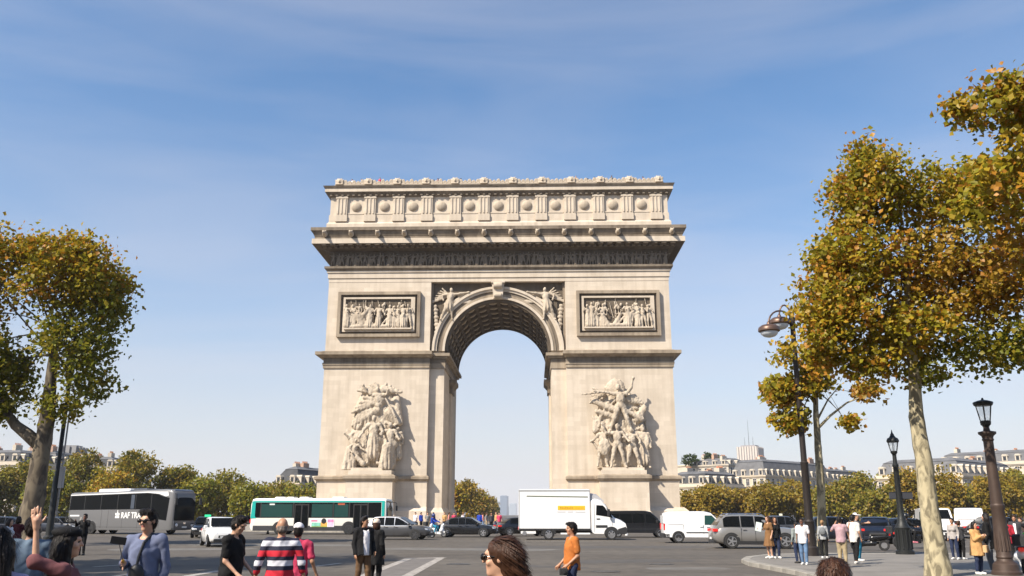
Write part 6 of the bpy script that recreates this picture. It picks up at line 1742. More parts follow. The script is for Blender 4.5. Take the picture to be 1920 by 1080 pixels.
pv('woman in a pale top and blue jeans left of the camel coat', 1787, 1049, 971, -20, fem=True, skin=SKIN_M, shirt=cloth('pale_grey_top', (.36, .33, .31)), sleeves='long', pants=C_NAVY, hair=H_BLACK, hairstyle='short', shoes=SHOE_W)
pv('person in black trousers raising a phone, left of the camel coat', 1800, 1049, 976, 140, skin=SKIN_L, shirt=C_DGREY, sleeves='long', pants=C_BLACK, hair=H_BROWN, hairstyle='short', ra=((-.08, -.1, -.14), (-.1, -.3, .12)), shoes=SHOE_W)
pv('woman with long black hair in a camel coat looking at her phone', 1830, 1077, 978, 58, fem=True, skin=SKIN_L, coat=C_CAMEL, coat_hem=.62, pants=C_NAVY, hair=H_BLACK, hairstyle='bob', shoes=SHOE_W, vox=.015, la=((.02, -.08, -.26), (-.06, -.28, -.14)), ra=((-.02, -.08, -.26), (.06, -.28, -.14)))
pv('tall person in a black top and grey trousers behind the brown lamp post', 1853, 1075, 962, -100, skin=SKIN_L, shirt=C_BLACK, sleeves='long', pants=cloth('slate_trousers', (.13, .14, .16)), hair=H_BLACK, hairstyle='long', shoes=SHOE_W, vox=.015, hem=.72)
fg('person in a dark red jacket right of the brown lamp post', 1886, 33.0, 972, 170, skin=SKIN_M, shirt=C_RED, sleeves='long', pants=C_BLACK, hair=H_BLACK, vox=.018, hem=.7)
fg('person in a dark suit between the red jacket and the right edge', 1901, 34.0, 966, -10, skin=SKIN_M, shirt=C_WHITE, coat=C_DGREY, coat_hem=.75, jacket_open=.05, pants=C_DGREY, hair=H_BROWN, vox=.018)
fg('person in black holding something pale near the right edge', 1912, 36.0, 970, -30, skin=SKIN_L, shirt=C_BLACK, sleeves='long', pants=C_BLACK, hair=H_BROWN, vox=.018, ra=((-.05, -.06, -.25), (.02, -.24, -.2)))
pv('person in a lime green sleeve at the right edge beside the white scooter', 1923, 1068, 985, -80, skin=SKIN_L, shirt=C_GREEN, sleeves='long', pants=C_BLACK, hair=H_BROWN, vox=.018)

# ---- riders
def rider(label, base, rz, H, **kw):
    fwd = Vector((math.cos(rz), math.sin(rz), 0))
    p = base - fwd * .35
    return person(label, (p.x, p.y, -.06), rz + R(90), H=H, sit=True, vox=.02, la=((.05, -.24, -.16), (.08, -.48, -.26)), ra=((-.05, -.24, -.16), (-.08, -.48, -.26)), lean=.12, **kw)
rider('rider in black with a black helmet on the motorbike', MOTO_LOC, MOTO_RZ, 1.7, skin=SKIN_L, shirt=C_BLACK, sleeves='long', pants=C_BLACK, hair=None, hat=('helmet', P_BLACK), shoes=mat('pink_trainer', (.5, .16, .2), .6))
rider('rider in a royal blue jacket and turquoise trousers on the white scooter', SC_LOC, SC_RZ, 1.72, skin=SKIN_L, shirt=C_ROYAL, sleeves='long', pants=C_TURQ, hair=None, hat=('helmet', mat('navy_helmet', (.03, .05, .16), .3)), shoes=SHOE_W)

# ---- things people hold
def held():
    m_dark = mat('phone_black', (.015, .015, .017), .25)
    w, arms, Hd, b = body_pts['man in a periwinkle sweater and sunglasses holding a selfie stick']
    a, e, c = [Vector(q) for q in arms[1]]
    d = (c - e).normalized(); grip = w(tuple(c + d * .07))
    tip = P(222, 9.2, ztop(1014, 9.2))
    T = thing('selfie_stick', 'selfie stick with a yellow handle carrying a phone, held by the man in sunglasses', 'selfie stick', grip)
    v = tip - grip
    g = MB(); g.tube([v * -.10, v * .16], .013, 8); g.build('handle', mat('yellow_handle', (.72, .42, .03), .5), T)
    g = MB(); g.tube([v * .16, v * .93], [.006, .004], 6); g.build('rod', mat('steel_rod', (.35, .35, .36), .3, .8), T)
    g = MB(); g.tube([v * .90, v * 1.0], .012, 6); g.build('phone_clamp', m_dark, T)
    g = MB(Matrix.Translation(v) @ Matrix.Rotation(R(25), 4, 'Z') @ Matrix.Rotation(R(8), 4, 'Y')); g.bbox(-.075, .075, -.005, .005, -.035, .04, .003); g.build('phone', m_dark, T)
    # sling bag worn on the chest: strap and pouch
    s = b['_s']
    g = MB(); g.tube([Vector(q) * s for q in ((.10, .10, 1.46), (.07, -.0, 1.50), (.03, -.135, 1.40), (-.0, -.165, 1.25), (-.01, -.19, 1.10))], .017 * s, 6); g.build('bag_strap', LEATHER, b)
    S = SDF((-.15, -.32, .9), (.15, -.1, 1.2), .012); S.ell((-.0, -.20 * s, 1.05 * s), (.085, .05, .11), .02); S.build('sling_bag', LEATHER, b)
    # woman with the white sheet
    w, arms, Hd, b = body_pts['long-haired woman in a brown dress holding up a white sheet, in front of the suv']
    c = w(arms[1][2])
    g = MB(Matrix.Rotation(R(12), 4, 'Y')); g.bbox(-.11, .11, -.006, .006, -.04, .27, .004)
    o = g.build('paper_sheet', mat('white_paper', (.72, .82, .78), .7)); o.location = c + Vector((-.06, -.03, -.04)); tag(o, 'pale white sheet held up in front of the suv window', 'paper')
    # phones
    for lab, nm in (('woman with long black hair in a camel coat looking at her phone', 'black phone held by the woman in the camel coat'), ('man in a mauve t-shirt and khaki trousers taking a photo, seen from behind', 'phone raised by the man in the mauve t-shirt'), ('dark figure photographing in front of the grey coach', 'camera held up by the dark figure before the coach')):
        w, arms, Hd, b = body_pts[lab]
        c = (w(arms[0][2]) + w(arms[1][2])) / 2
        g = MB(); g.bbox(-.04, .04, -.006, .006, -.02, .13, .003); o = g.build('phone' if 'camera' not in nm else 'camera', m_dark); o.location = c + Vector((0, 0, .04)); o.rotation_euler = (R(-20), 0, b.rotation_euler.z); tag(o, nm, 'phone' if 'camera' not in nm else 'camera')
    # handbag of the camel coat woman, camera in orange man's hand
    w, arms, Hd, b = body_pts['woman with long black hair in a camel coat looking at her phone']
    g = MB(); g.bbox(-.13, .13, -.05, .05, -.09, .09, .02); o = g.build('handbag', cloth('tan_leather_bag', (.58, .38, .2)), None); o.location = w((.16, -.22, .86)); o.rotation_euler = (0, 0, b.rotation_euler.z + R(20)); tag(o, 'tan handbag carried by the woman in the camel coat', 'handbag')
    g = MB(); g.tube([(-.11, 0, .09), (-.08, .02, .3), (.0, .05, .5), (.06, .05, .56)], .008, 5); g.build('bag_strap', LEATHER, o)
    w, arms, Hd, b = body_pts['man in a rust orange t-shirt walking left in front of the box truck']
    c = w(arms[0][2]); g = MB(); g.bbox(-.07, .07, -.035, .035, -.06, .05, .012); o = g.build('camera', BLACKP); o.location = c + Vector((-.07, -.02, -.10)); tag(o, 'small black camera carried by the man in orange', 'camera')
    g = MB(); g.lathe([(.03, 0), (.03, .05), (.02, .06)], 12, (0, -.09, 0), 'y'); g.build('lens', BLACKP, o)
    w, arms, Hd, b = body_pts['woman with a fair bun and grey hoodie seen from behind']
    q = b['_s']; S = SDF((-.2, .02, .8), (.2, .4, 1.5), .02); S.ell((0, .17 * q, 1.22 * q), (.11, .07, .16), .03); o = S.build('backpack', cloth('grey_backpack_cloth', (.16, .17, .18))); o.location = b.location; o.rotation_euler = b.rotation_euler; tag(o, 'grey backpack on the back of the fair-haired woman', 'backpack')
held()

# ---- distant people: a few figures copied with their clothes
def clone(o, loc, rz, label, group, sc=1.0):
    c = o.copy(); col.objects.link(c); c.location = loc; c.rotation_euler = (0, 0, rz); c['label'] = label; c['group'] = group; c.scale = (sc, sc, sc)
    for ch in o.children:
        q = ch.copy(); col.objects.link(q); q.parent = c
    return c
FAR = [(C_WHITE, C_NAVY, H_BLACK, 'white top'), (C_SALMON, C_JEAN, H_BROWN, 'salmon top'), (C_DGREY, C_BLACK, H_BLACK, 'charcoal top'), (C_ROYAL, C_BLACK, H_DBROWN, 'royal blue jacket'), (C_PINK, C_GREY, H_BLACK, 'bright pink top'), (C_CAMEL, C_NAVY, H_FAIR, 'camel jacket'), (C_GREY, C_KHAKI, H_BROWN, 'grey jacket')]
spots = [(778, 88), (789, 90), (801, 86), (812, 92), (833, 88), (842, 90), (851, 94), (868, 96), (899, 84), (912, 88), (921, 86), (930, 92), (905, 98), (936, 84)]
gname = 'people standing at the foot of the arch'
protos = []
for i, (u, d) in enumerate(spots):
    sh, pa, ha, nm = FAR[(i * 3) % 7]
    p = P(u, d, .13)
    k_ = (i * 3) % 7
    order = ['left end', 'left part', 'middle', 'right part', 'right end'][min(4, i * 5 // len(spots))]
    lab = f'distant person in a {nm}, {order} of crowd below the arch'
    ex = [q for q in protos if q[0] == k_]
    if ex:
        clone(ex[0][1], p, random.uniform(0, 6.28), lab, gname, random.uniform(.93, 1.04))
    else:
        o = person(lab, p, random.uniform(0, 6.28), H=1.72, skin=(SKIN_L, SKIN_M)[i % 2], shirt=sh, sleeves=('short', 'long')[i % 2], pants=pa, hair=ha, vox=.034, group=gname, hairstyle='short')
        protos.append((k_, o))
ORD = 'first second third fourth fifth sixth seventh eighth ninth tenth eleventh twelfth thirteenth fourteenth fifteenth sixteenth seventeenth eighteenth nineteenth twentieth last'.split()
top = [-21.5, -20.2, -18.9, -17.4, -15.0, -9.6, -8.9, -5.6, 9.4, 11.2, 12.1, 13.0, 13.9, 14.8, 15.6, 16.4, 18.6, 19.8, 20.9, -2.2, 2.4]
for i, x in enumerate(top):
    k_, o = protos[(i * 2) % len(protos)]
    clone(o, (x, 1.6 + .5 * (i % 3), 47.12 + (.45 if i % 2 else .25)), random.uniform(0, 6.28), f'{ORD[sorted(top).index(x)]} tiny visitor from the left behind the roof parapet of the arch', 'visitors on the roof terrace of the arch', 1.0)
g = MB(); g.box(-HA + 1.0, HA - 1.0, 1.1, 3.4, 47.1, 47.36); g.build('terrace_step', PLAZA, A)

# ------------------------------------------------------------------ trees
def leaf_material(name):
    m, t, b = new_mat(name)
    L = t.links.new
    at = t.nodes.new('ShaderNodeAttribute'); at.attribute_name = 'leaf_tint'
    t.nodes.remove(b)
    df = t.nodes.new('ShaderNodeBsdfDiffuse'); tr = t.nodes.new('ShaderNodeBsdfTranslucent'); gl = t.nodes.new('ShaderNodeBsdfGlossy'); gl.inputs['Roughness'].default_value = .45
    L(at.outputs['Color'], df.inputs[0]); L(at.outputs['Color'], tr.inputs[0])
    mx = t.nodes.new('ShaderNodeMixShader'); mx.inputs[0].default_value = .42; L(df.outputs[0], mx.inputs[1]); L(tr.outputs[0], mx.inputs[2])
    m2 = t.nodes.new('ShaderNodeMixShader'); m2.inputs[0].default_value = .02; L(mx.outputs[0], m2.inputs[1]); L(gl.outputs[0], m2.inputs[2])
    L(m2.outputs[0], t.nodes['Material Output'].inputs[0])
    return m
LEAF = leaf_material('plane_tree_leaf')

def bark_mat(name, c1, c2, scale=3.2):
    m, t, b = new_mat(name)
    L = t.links.new
    tcn = t.nodes.new('ShaderNodeTexCoord'); mpn = t.nodes.new('ShaderNodeMapping'); mpn.inputs['Scale'].default_value = (1, 1, .45); L(tcn.outputs['Object'], mpn.inputs[0])
    v = t.nodes.new('ShaderNodeTexVoronoi'); v.inputs['Scale'].default_value = scale; v.inputs['Randomness'].default_value = 1
    n = t.nodes.new('ShaderNodeTexNoise'); n.inputs['Scale'].default_value = scale * 1.3; n.inputs['Detail'].default_value = 6; n.inputs['Distortion'].default_value = .8
    L(mpn.outputs[0], n.inputs['Vector']); L(mpn.outputs[0], v.inputs['Vector'])
    r = t.nodes.new('ShaderNodeValToRGB'); r.color_ramp.elements[0].position = .42; r.color_ramp.elements[1].position = .56
    r.color_ramp.elements[0].color = (*c1, 1); r.color_ramp.elements[1].color = (*c2, 1); L(n.outputs['Fac'], r.inputs[0])
    L(r.outputs[0], b.inputs['Base Color']); b.inputs['Roughness'].default_value = .85
    bp = t.nodes.new('ShaderNodeBump'); bp.inputs['Strength'].default_value = .6; bp.inputs['Distance'].default_value = .03
    L(n.outputs['Fac'], bp.inputs['Height']); L(bp.outputs[0], b.inputs['Normal'])
    return m
BARK = bark_mat('mottled_plane_bark', (.17, .145, .09), (.43, .37, .235), 4.5)
BARK_OLD = bark_mat('old_plane_bark', (.055, .042, .029), (.15, .12, .08), 2.0)
TWIG = mat('dark_twig_bark', (.10, .08, .055), .9)

PAL_GOLD = [(0.186, 0.164, 0.0108), (0.219, 0.177, 0.0126), (0.274, 0.198, 0.0144), (0.318, 0.203, 0.0162), (0.153, 0.138, 0.0099), (0.318, 0.148, 0.0158)]
PAL_GREEN = [(0.122, 0.132, 0.0108), (0.148, 0.147, 0.0126), (0.18, 0.157, 0.0135), (0.106, 0.113, 0.0099), (0.212, 0.162, 0.0144)]
PAL_RUST = [(0.287, 0.162, 0.018), (0.308, 0.186, 0.0203), (0.246, 0.157, 0.0162), (0.195, 0.147, 0.0135), (0.277, 0.122, 0.0153)]
PAL_OLIVE = [(0.138, 0.132, 0.0135), (0.17, 0.147, 0.0153), (0.122, 0.12, 0.0126), (0.191, 0.147, 0.0162), (0.212, 0.142, 0.0171)]
PAL_BROWNG = [(0.212, 0.152, 0.0162), (0.233, 0.157, 0.018), (0.18, 0.142, 0.0153), (0.254, 0.157, 0.0189), (0.159, 0.127, 0.0135)]

def leaves(n, lobes, size, pals, seed, clump=.5, shell=.35, droop=.2):
    """lobes: (centre, radii, weight, palette index). Returns V, F, colours: folded leaf faces in uneven clumps."""
    r = np.random.default_rng(seed)
    w = np.array([l[2] for l in lobes], float); w /= w.sum()
    ncl = max(8, int(n / 26))
    li = r.choice(len(lobes), ncl, p=w)
    d = r.normal(size=(ncl, 3)); d /= np.linalg.norm(d, axis=1)[:, None]
    rad = shell + (1 - shell) * r.random(ncl) ** .6
    C = np.array([l[0] for l in lobes])[li] + d * rad[:, None] * np.array([l[1] for l in lobes])[li]
    cs = clump * (.55 + .9 * r.random(ncl))
    ci = r.integers(0, ncl, n)
    off = np.clip(r.normal(size=(n, 3)), -1.7, 1.7) * (cs[ci] * .5)[:, None] * np.array((1, 1, .75))
    c = C[ci] + off
    pidx = np.array([l[3] for l in lobes])[li][ci]
    # leaf frame
    nrm = r.normal(size=(n, 3)) + np.array((-.5, -.5, .6)); nrm /= np.linalg.norm(nrm, axis=1)[:, None]
    t = r.normal(size=(n, 3)); t -= nrm * (t * nrm).sum(1)[:, None]; t /= np.linalg.norm(t, axis=1)[:, None]
    b = np.cross(nrm, t)
    s = size * (.6 + .8 * r.random(n))[:, None]
    fold = nrm * s * .16
    v0 = c - t * s * .55; v1 = c + b * s * .5 + fold - t * s * .05; v2 = c + t * s * .6; v3 = c - b * s * .5 + fold - t * s * .05
    V = np.stack([v0, v1, v2, v3], 1).reshape(-1, 3)
    F = np.arange(n * 4).reshape(n, 4)
    F = np.concatenate([F[:, [0, 1, 2]], F[:, [0, 2, 3]]])
    ccol = np.zeros((n, 3))
    clp = r.integers(0, 1000, ncl)
    for p in range(len(pals)):
        pa = np.array(pals[p]); m = pidx == p
        pick = np.where(r.random(n) < .6, clp[ci] % len(pa), r.integers(0, len(pa), n))
        ccol[m] = pa[pick[m]]
    ccol *= (1.12 + .5 * r.random(n))[:, None]
    return V, F, np.repeat(ccol, 4, axis=0), C

def crown_obj(parent, V, F, colv):
    me = np_mesh('crown', V, F, LEAF)
    at = me.attributes.new('leaf_tint', 'FLOAT_COLOR', 'POINT')
    at.data.foreach_set('color', np.concatenate([colv, np.ones((len(colv), 1))], 1).astype(np.float32).ravel())
    return link('crown', me, parent)

def limb(g, a, b, r0, r1, bend, rr, n=6, seg=7):
    a = Vector(a); b = Vector(b); L = (b - a).length
    pts = []; rad = []
    o1 = Vector((rr.uniform(-1, 1), rr.uniform(-1, 1), rr.uniform(-.3, .8))) * bend * L
    for i in range(n + 1):
        t = i / n
        pts.append(a.lerp(b, t) + o1 * math.sin(math.pi * t) + Vector((rr.uniform(-1, 1), rr.uniform(-1, 1), 0)) * .012 * L)
        rad.append(r0 + (r1 - r0) * t ** .8)
    g.tube(pts, rad, seg)
    return pts

def tree(label, loc, trunk, lobes, n, size, pals, seed, bark=BARK, limbs=10, clump=.5, shell=.35, group=None, name='plane_tree', extra=(), tw=TWIG, thick=1.0):
    """trunk: list of (x,y,z,r) in local coords"""
    rr = random.Random(seed)
    T = thing(name, label, 'tree', loc, 0, group)
    # trunk: smooth taper with burrs, hollows and a slightly crooked line
    tr = np.array(trunk, float); t0 = np.linspace(0, 1, len(tr)); nr_ = 44 if len(tr) > 4 or bark is BARK else 12; sg_ = 18
    tt = np.linspace(0, 1, nr_); ax_ = np.stack([np.interp(tt, t0, tr[:, k]) for k in range(4)], 1)
    for _ in range(3): ax_[1:-1] = (ax_[:-2] + 2 * ax_[1:-1] + ax_[2:]) / 4
    knots = [(rr.random(), rr.uniform(0, 6.28), rr.uniform(.08, .22)) for _ in range(9)]
    g = MB(); secs = []
    for i in range(nr_):
        ring_ = []
        for j in range(sg_):
            a = 2 * math.pi * j / sg_; rad = ax_[i, 3] * (1 + .045 * math.sin(3 * a + i * .5) + .035 * math.sin(5 * a - i * .9) + .03 * math.sin(i * 1.7 + 2 * a))
            for kt, ka, kr in knots:
                rad += ax_[i, 3] * kr * math.exp(-((tt[i] - kt) / .022) ** 2 - (math.sin((a - ka) / 2) / .28) ** 2)
            ring_.append((ax_[i, 0] + rad * math.cos(a), ax_[i, 1] + rad * math.sin(a), ax_[i, 2]))
        secs.append(ring_[::-1])
    g.loft(secs); g.build('trunk', bark, T, smooth=180)
    V, F, c, C = leaves(n, lobes, size, pals, seed, clump, shell)
    top_ = Vector(trunk[-1][:3]); rt = trunk[-1][3]
    C = C[np.argsort(np.linalg.norm(C - np.array(top_), axis=1))]
    for i in range(limbs):
        k = int(len(C) * (i + .5) / limbs); tgt = Vector(C[k])
        st = Vector(trunk[-1][:3]) if i % 3 else Vector(trunk[-2][:3]).lerp(top_, rr.uniform(.4, .9))
        g = MB(); pts = limb(g, st, tgt, rt * rr.uniform(.35, .6) * thick, rt * .08, .10, rr)
        for j in range(3):
            q = pts[rr.randrange(2, 6)]; near = C[np.argsort(np.linalg.norm(C - np.array(q), axis=1))[rr.randrange(3, 12) % len(C)]]
            limb(g, q, near, rt * .15, rt * .04, .1, rr, 4, 5)
        g.build('branch', tw, T, smooth=180)
    for pts, rad in extra:
        g = MB(); g.tube(pts, rad, 10); g.build('branch', bark, T, smooth=180)
    crown_obj(T, V, F, c)
    return T

# left plane tree, old and tall, 47 m ahead
b = P(52, 47.0)
def loc_at(base, u, v, d, dy=0):
    """local offset of the picture point (u, v) when d metres ahead"""
    z = ztop(v, d); p = P(u, d, z)
    return (p.x - base.x, p.y - base.y, z)
def lob(base, u0, v0, u1, v1, d, depth, w, pal):
    e = .010 * FOC * (47 / d if d > 40 else 1) ; e = min(e, (u1 - u0) * .22, (v1 - v0) * .25); u0 += e; u1 -= e; v0 += e * .8; v1 -= e * .8
    x0, y0, z0 = loc_at(base, u0, v1, d); x1, y1, z1 = loc_at(base, u1, v0, d)
    return (((x0 + x1) / 2, (y0 + y1) / 2, (z0 + z1) / 2), (abs(x1 - x0) / 2, depth, abs(z1 - z0) / 2), w, pal)
D_ = 47.0
tp = [loc_at(b, 46, 1028, D_) + (.85,), loc_at(b, 52, 1000, D_) + (.58,), loc_at(b, 62, 940, D_) + (.50,), loc_at(b, 76, 860, D_) + (.46,), loc_at(b, 84, 810, D_) + (.40,), loc_at(b, 92, 760, D_) + (.36,), loc_at(b, 96, 700, D_) + (.26,), loc_at(b, 104, 620, D_) + (.16,)]
tp[0] = (tp[0][0], tp[0][1], -.1, 1.0)
lb = [lob(b, -160, 425, 60, 640, D_, 3.4, 4.5, 0), lob(b, 20, 432, 200, 600, D_, 3.6, 4.6, 0), lob(b, 120, 470, 246, 600, D_, 3.0, 2.8, 0), lob(b, 60, 560, 228, 720, D_, 3.0, 2.4, 1), lob(b, 110, 660, 212, 780, D_, 2.2, 1.1, 1), lob(b, -140, 600, 70, 760, D_, 3.2, 3.0, 1), lob(b, 60, 730, 170, 800, D_, 1.5, .5, 1), lob(b, -60, 740, 40, 800, D_, 1.5, .5, 1), lob(b, 110, 436, 226, 540, D_, 2.4, 1.6, 0), lob(b, 150, 530, 240, 640, D_, 2.2, 1.2, 1), lob(b, -40, 425, 130, 520, D_, 3.0, 2.0, 0), lob(b, -60, 640, 70, 790, D_, 2.4, 1.6, 1)]
tree('old plane tree with a tall clipped crown at the left of the picture', b, tp, lb, 25000, .205, [PAL_GOLD, PAL_GREEN], 3, BARK_OLD, 16, clump=.85, shell=.25,
     extra=[([loc_at(b, 74, 835, D_), loc_at(b, 52, 815, D_), loc_at(b, 30, 798, D_), loc_at(b, 8, 768, D_), loc_at(b, -10, 720, D_)], [.36, .34, .28, .2, .12])])
# off-frame neighbours of the same row, whose shade crosses the road
for i, (u, d, lab) in enumerate(((-560, 24.0, 'plane tree of the left-hand row standing just outside the picture'), (None, 0, 'nearest plane tree of the left-hand row, outside the picture'))):
    b = Vector((-18.5, -95.0, 0)) if u is not None else Vector((-10.3, -115.5, 0)); q = (1.4, 1.0)[i]
    tree(lab, b, [(0, 0, -.1, .6), (.1, 0, 2 * q, .42), (.1, .1, 4.5 * q, .36), (0, .2, 7 * q, .25), (0, 0, 10 * q, .1)], [((0, 0, 9.5 * q), (3.6 * q, 3.6 * q, 3.2 * q), 3, 0), ((.4, .5, 12 * q), (2.8 * q, 2.8 * q, 2.2 * q), 2, 0), ((-1.3, -.5, 7.2 * q), (2.6 * q, 2.6 * q, 1.8 * q), 1.4, 1)], (9000, 2600)[i], (.36, .30)[i], [PAL_GOLD, PAL_GREEN], 40 + i, BARK_OLD, 9, clump=.8)

# unseen avenue trees behind the camera, added to darken windows, paintwork and ambient light
src_tree = [o for o in col.objects if o.get('label', '').startswith('plane tree of the left-hand row')][0]
av = [(-14, -134), (-22, -146), (-16, -158), (16, -133), (24, -143), (34, -136), (20, -156), (42, -150), (-34, -150), (-44, -140), (-58, -152), (56, -142), (70, -150), (0, -172), (-8, -176), (10, -176), (-75, -146), (88, -146)]
for i, (x_, y_) in enumerate(av):
    c = src_tree.copy(); col.objects.link(c); c.location = (x_, y_, 0); c.rotation_euler = (0, 0, i * 1.3); c['label'] = 'unseen plane tree of the avenue, added behind the camera for reflections'; c['group'] = 'unseen trees added behind the camera'
    for ch in src_tree.children:
        q = ch.copy(); col.objects.link(q); q.parent = c

# right plane tree with a leaning pale trunk
D_ = 22.5
b = P(1757, D_)
tp = [loc_at(b, 1762, 1092, D_) + (.30,), loc_at(b, 1752, 1020, D_) + (.245,), loc_at(b, 1742, 950, D_) + (.225,), loc_at(b, 1734, 880, D_) + (.21,), loc_at(b, 1724, 820, D_) + (.19,), loc_at(b, 1717, 760, D_) + (.165,), loc_at(b, 1714, 700, D_) + (.15,), loc_at(b, 1704, 600, D_) + (.11,), loc_at(b, 1700, 480, D_) + (.06,)]
tp[0] = (tp[0][0], tp[0][1], 0.0, .34)
lb = [lob(b, 1556, 278, 1720, 440, D_, 1.7, 2.6, 0), lob(b, 1660, 300, 1850, 470, D_, 1.9, 2.8, 0), lob(b, 1520, 405, 1700, 580, D_, 1.9, 3.2, 0), lob(b, 1660, 420, 1890, 620, D_, 2.0, 4.0, 1), lob(b, 1480, 520, 1660, 660, D_, 1.7, 2.8, 0), lob(b, 1620, 560, 1800, 690, D_, 1.8, 2.8, 0), lob(b, 1790, 430, 1990, 640, D_, 1.8, 3.2, 1), lob(b, 1760, 600, 2000, 705, D_, 1.6, 2.0, 2), lob(b, 1555, 640, 1700, 720, D_, 1.2, 1.0, 0), lob(b, 1700, 670, 1790, 730, D_, 1.0, .5, 2), lob(b, 1530, 440, 1560, 520, D_, .6, .25, 0), lob(b, 1585, 262, 1640, 320, D_, .7, .3, 0), lob(b, 1500, 420, 1640, 620, D_, 1.4, 2.0, 0), lob(b, 1550, 300, 1640, 460, D_, 1.3, 1.4, 0), lob(b, 1485, 590, 1600, 700, D_, 1.1, 1.2, 0), lob(b, 1780, 290, 1930, 430, D_, 1.3, 1.8, 0)]
tree('plane tree with a leaning pale trunk and wide golden-green crown on the right pavement', b, tp, lb, 40000, .11, [PAL_GOLD, PAL_RUST, PAL_GREEN], 7, BARK, 18, clump=.42, shell=.2)
# taller neighbour reaching in from the right edge
D_ = 17.0
b = P(2130, D_)
tp = [(0, 0, 0, .32), (-.1, 0, 2, .27), (-.2, .1, 4, .22), (-.3, .1, 6, .16), (-.5, .2, 7.5, .09)]
lb = [lob(b, 1800, 130, 1960, 250, D_, 1.3, 1.8, 0), lob(b, 1880, 105, 2100, 330, D_, 1.6, 3.4, 0), lob(b, 1770, 180, 1850, 215, D_, .6, .4, 0), lob(b, 1840, 240, 2000, 380, D_, 1.3, 1.7, 0), lob(b, 1870, 360, 2100, 520, D_, 1.6, 2.6, 1), lob(b, 1960, 200, 2300, 560, D_, 1.9, 5, 0), lob(b, 1790, 280, 1930, 450, D_, 1.0, 1.4, 0)]
tree('tall plane tree reaching in from the upper right edge of the picture', b, tp, lb, 12500, .12, [PAL_GOLD, PAL_RUST], 9, BARK, 14, clump=.36, shell=.2, thick=1.3)
# slim young plane beside the twin lamp
D_ = 34.5
b = P(1540, D_)
tp = [loc_at(b, 1541, 1047, D_) + (.20,), loc_at(b, 1541, 960, D_) + (.155,), loc_at(b, 1537, 880, D_) + (.15,), loc_at(b, 1531, 800, D_) + (.12,), loc_at(b, 1528, 720, D_) + (.08,)]
tp[0] = (tp[0][0], tp[0][1], 0.1, .20)
lb = [lob(b, 1422, 690, 1520, 780, D_, 1.1, 2.2, 0), lob(b, 1430, 750, 1530, 822, D_, 1.0, 1.6, 0), lob(b, 1480, 650, 1570, 760, D_, 1.1, 1.8, 0), lob(b, 1436, 640, 1500, 690, D_, .7, .5, 0), lob(b, 1585, 710, 1660, 760, D_, .7, .5, 1), lob(b, 1580, 775, 1612, 808, D_, .3, .16, 0), lob(b, 1440, 600, 1490, 660, D_, .5, .25, 0)]
tree('slim young plane tree with sparse golden leaves beside the tall twin lamp', b, tp, lb, 4600, .16, [PAL_GOLD, PAL_RUST], 12, BARK, 9, clump=.42, shell=.2, extra=[([loc_at(b, 1532, 805, D_), loc_at(b, 1556, 780, D_), loc_at(b, 1588, 755, D_), loc_at(b, 1640, 735, D_)], [.06, .05, .035, .012]), ([loc_at(b, 1531, 790, D_), loc_at(b, 1552, 750, D_), loc_at(b, 1575, 722, D_)], [.05, .03, .012])])

# ---- rows of trees round the far side of the square
def bg_tree(label, u, vtop, w_px, d, pal, seed, group, n=3000, size=.62, base_v=None):
    b = P(u, d)
    h = ztop(vtop, d) * 1.07; n = int(n * 2.4); size *= .68; w = w_px * d * math.cos(PITCH) / FOC / 2
    rr = random.Random(seed)
    lb = [((0, 0, h * .60), (w, w * .9, h * .40), 4, 0)]
    for i in range(6):
        a = rr.uniform(0, 6.28); lb.append(((w * .5 * math.cos(a), w * .5 * math.sin(a), h * rr.uniform(.36, .80)), (w * .5, w * .5, h * .18), 1.1, 0))
    lb.append(((0, -w * .2, h * .26), (w * .95, w * .6, h * .20), 1.8, 0))
    tree(label, b, [(0, 0, -.05, .35), (0, 0, h * .2, .28), (0, 0, h * .45, .2), (0, 0, h * .7, .1)], lb, n, size, [pal], seed, BARK_OLD, 4, clump=1.25, shell=.5, group=group, name='avenue_tree')
G1 = 'trees on the far left side of the square'
G2 = 'trees on the far right side of the square'
ordn = ['first', 'second', 'third', 'fourth', 'fifth', 'sixth', 'seventh', 'eighth', 'ninth', 'tenth', 'eleventh', 'twelfth', 'thirteenth', 'fourteenth', 'fifteenth']
for i, (u, vt, w, d, p) in enumerate(((-40, 880, 120, 165, PAL_OLIVE), (32, 868, 100, 168, PAL_OLIVE), (92, 890, 90, 160, PAL_GREEN), (146, 850, 80, 172, PAL_OLIVE), (196, 888, 80, 160, PAL_GOLD), (242, 851, 105, 168, PAL_OLIVE), (322, 879, 70, 172, PAL_OLIVE), (368, 902, 70, 160, PAL_GREEN), (416, 888, 90, 168, PAL_OLIVE), (470, 914, 70, 158, PAL_GREEN), (518, 906, 80, 170, PAL_OLIVE), (572, 914, 76, 165, PAL_GREEN))):
    bg_tree(f'{ordn[i]} leafy tree from the left in the row behind the coach and bus', u, vt, w, d, p, 100 + i, G1, 2600)
for i, (u, vt, w, d, p) in enumerate(((1292, 926, 46, 186, PAL_BROWNG), (1338, 914, 70, 184, PAL_BROWNG), (1392, 924, 60, 188, PAL_BROWNG), (1440, 910, 80, 183, PAL_BROWNG), (1496, 902, 80, 186, PAL_BROWNG), (1556, 916, 80, 182, PAL_OLIVE), (1608, 894, 66, 172, PAL_OLIVE), (1650, 920, 74, 160, PAL_OLIVE), (1708, 886, 84, 166, PAL_BROWNG), (1764, 880, 86, 160, PAL_BROWNG), (1822, 916, 90, 165, PAL_OLIVE), (1880, 892, 90, 158, PAL_BROWNG), (1940, 888, 90, 164, PAL_OLIVE))):
    bg_tree(f'{ordn[i]} autumn tree from the arch in the row beyond the right-hand traffic', u, vt, w, d, p, 200 + i, G2, 2600)
G3 = 'trees along the avenue seen through the arch'
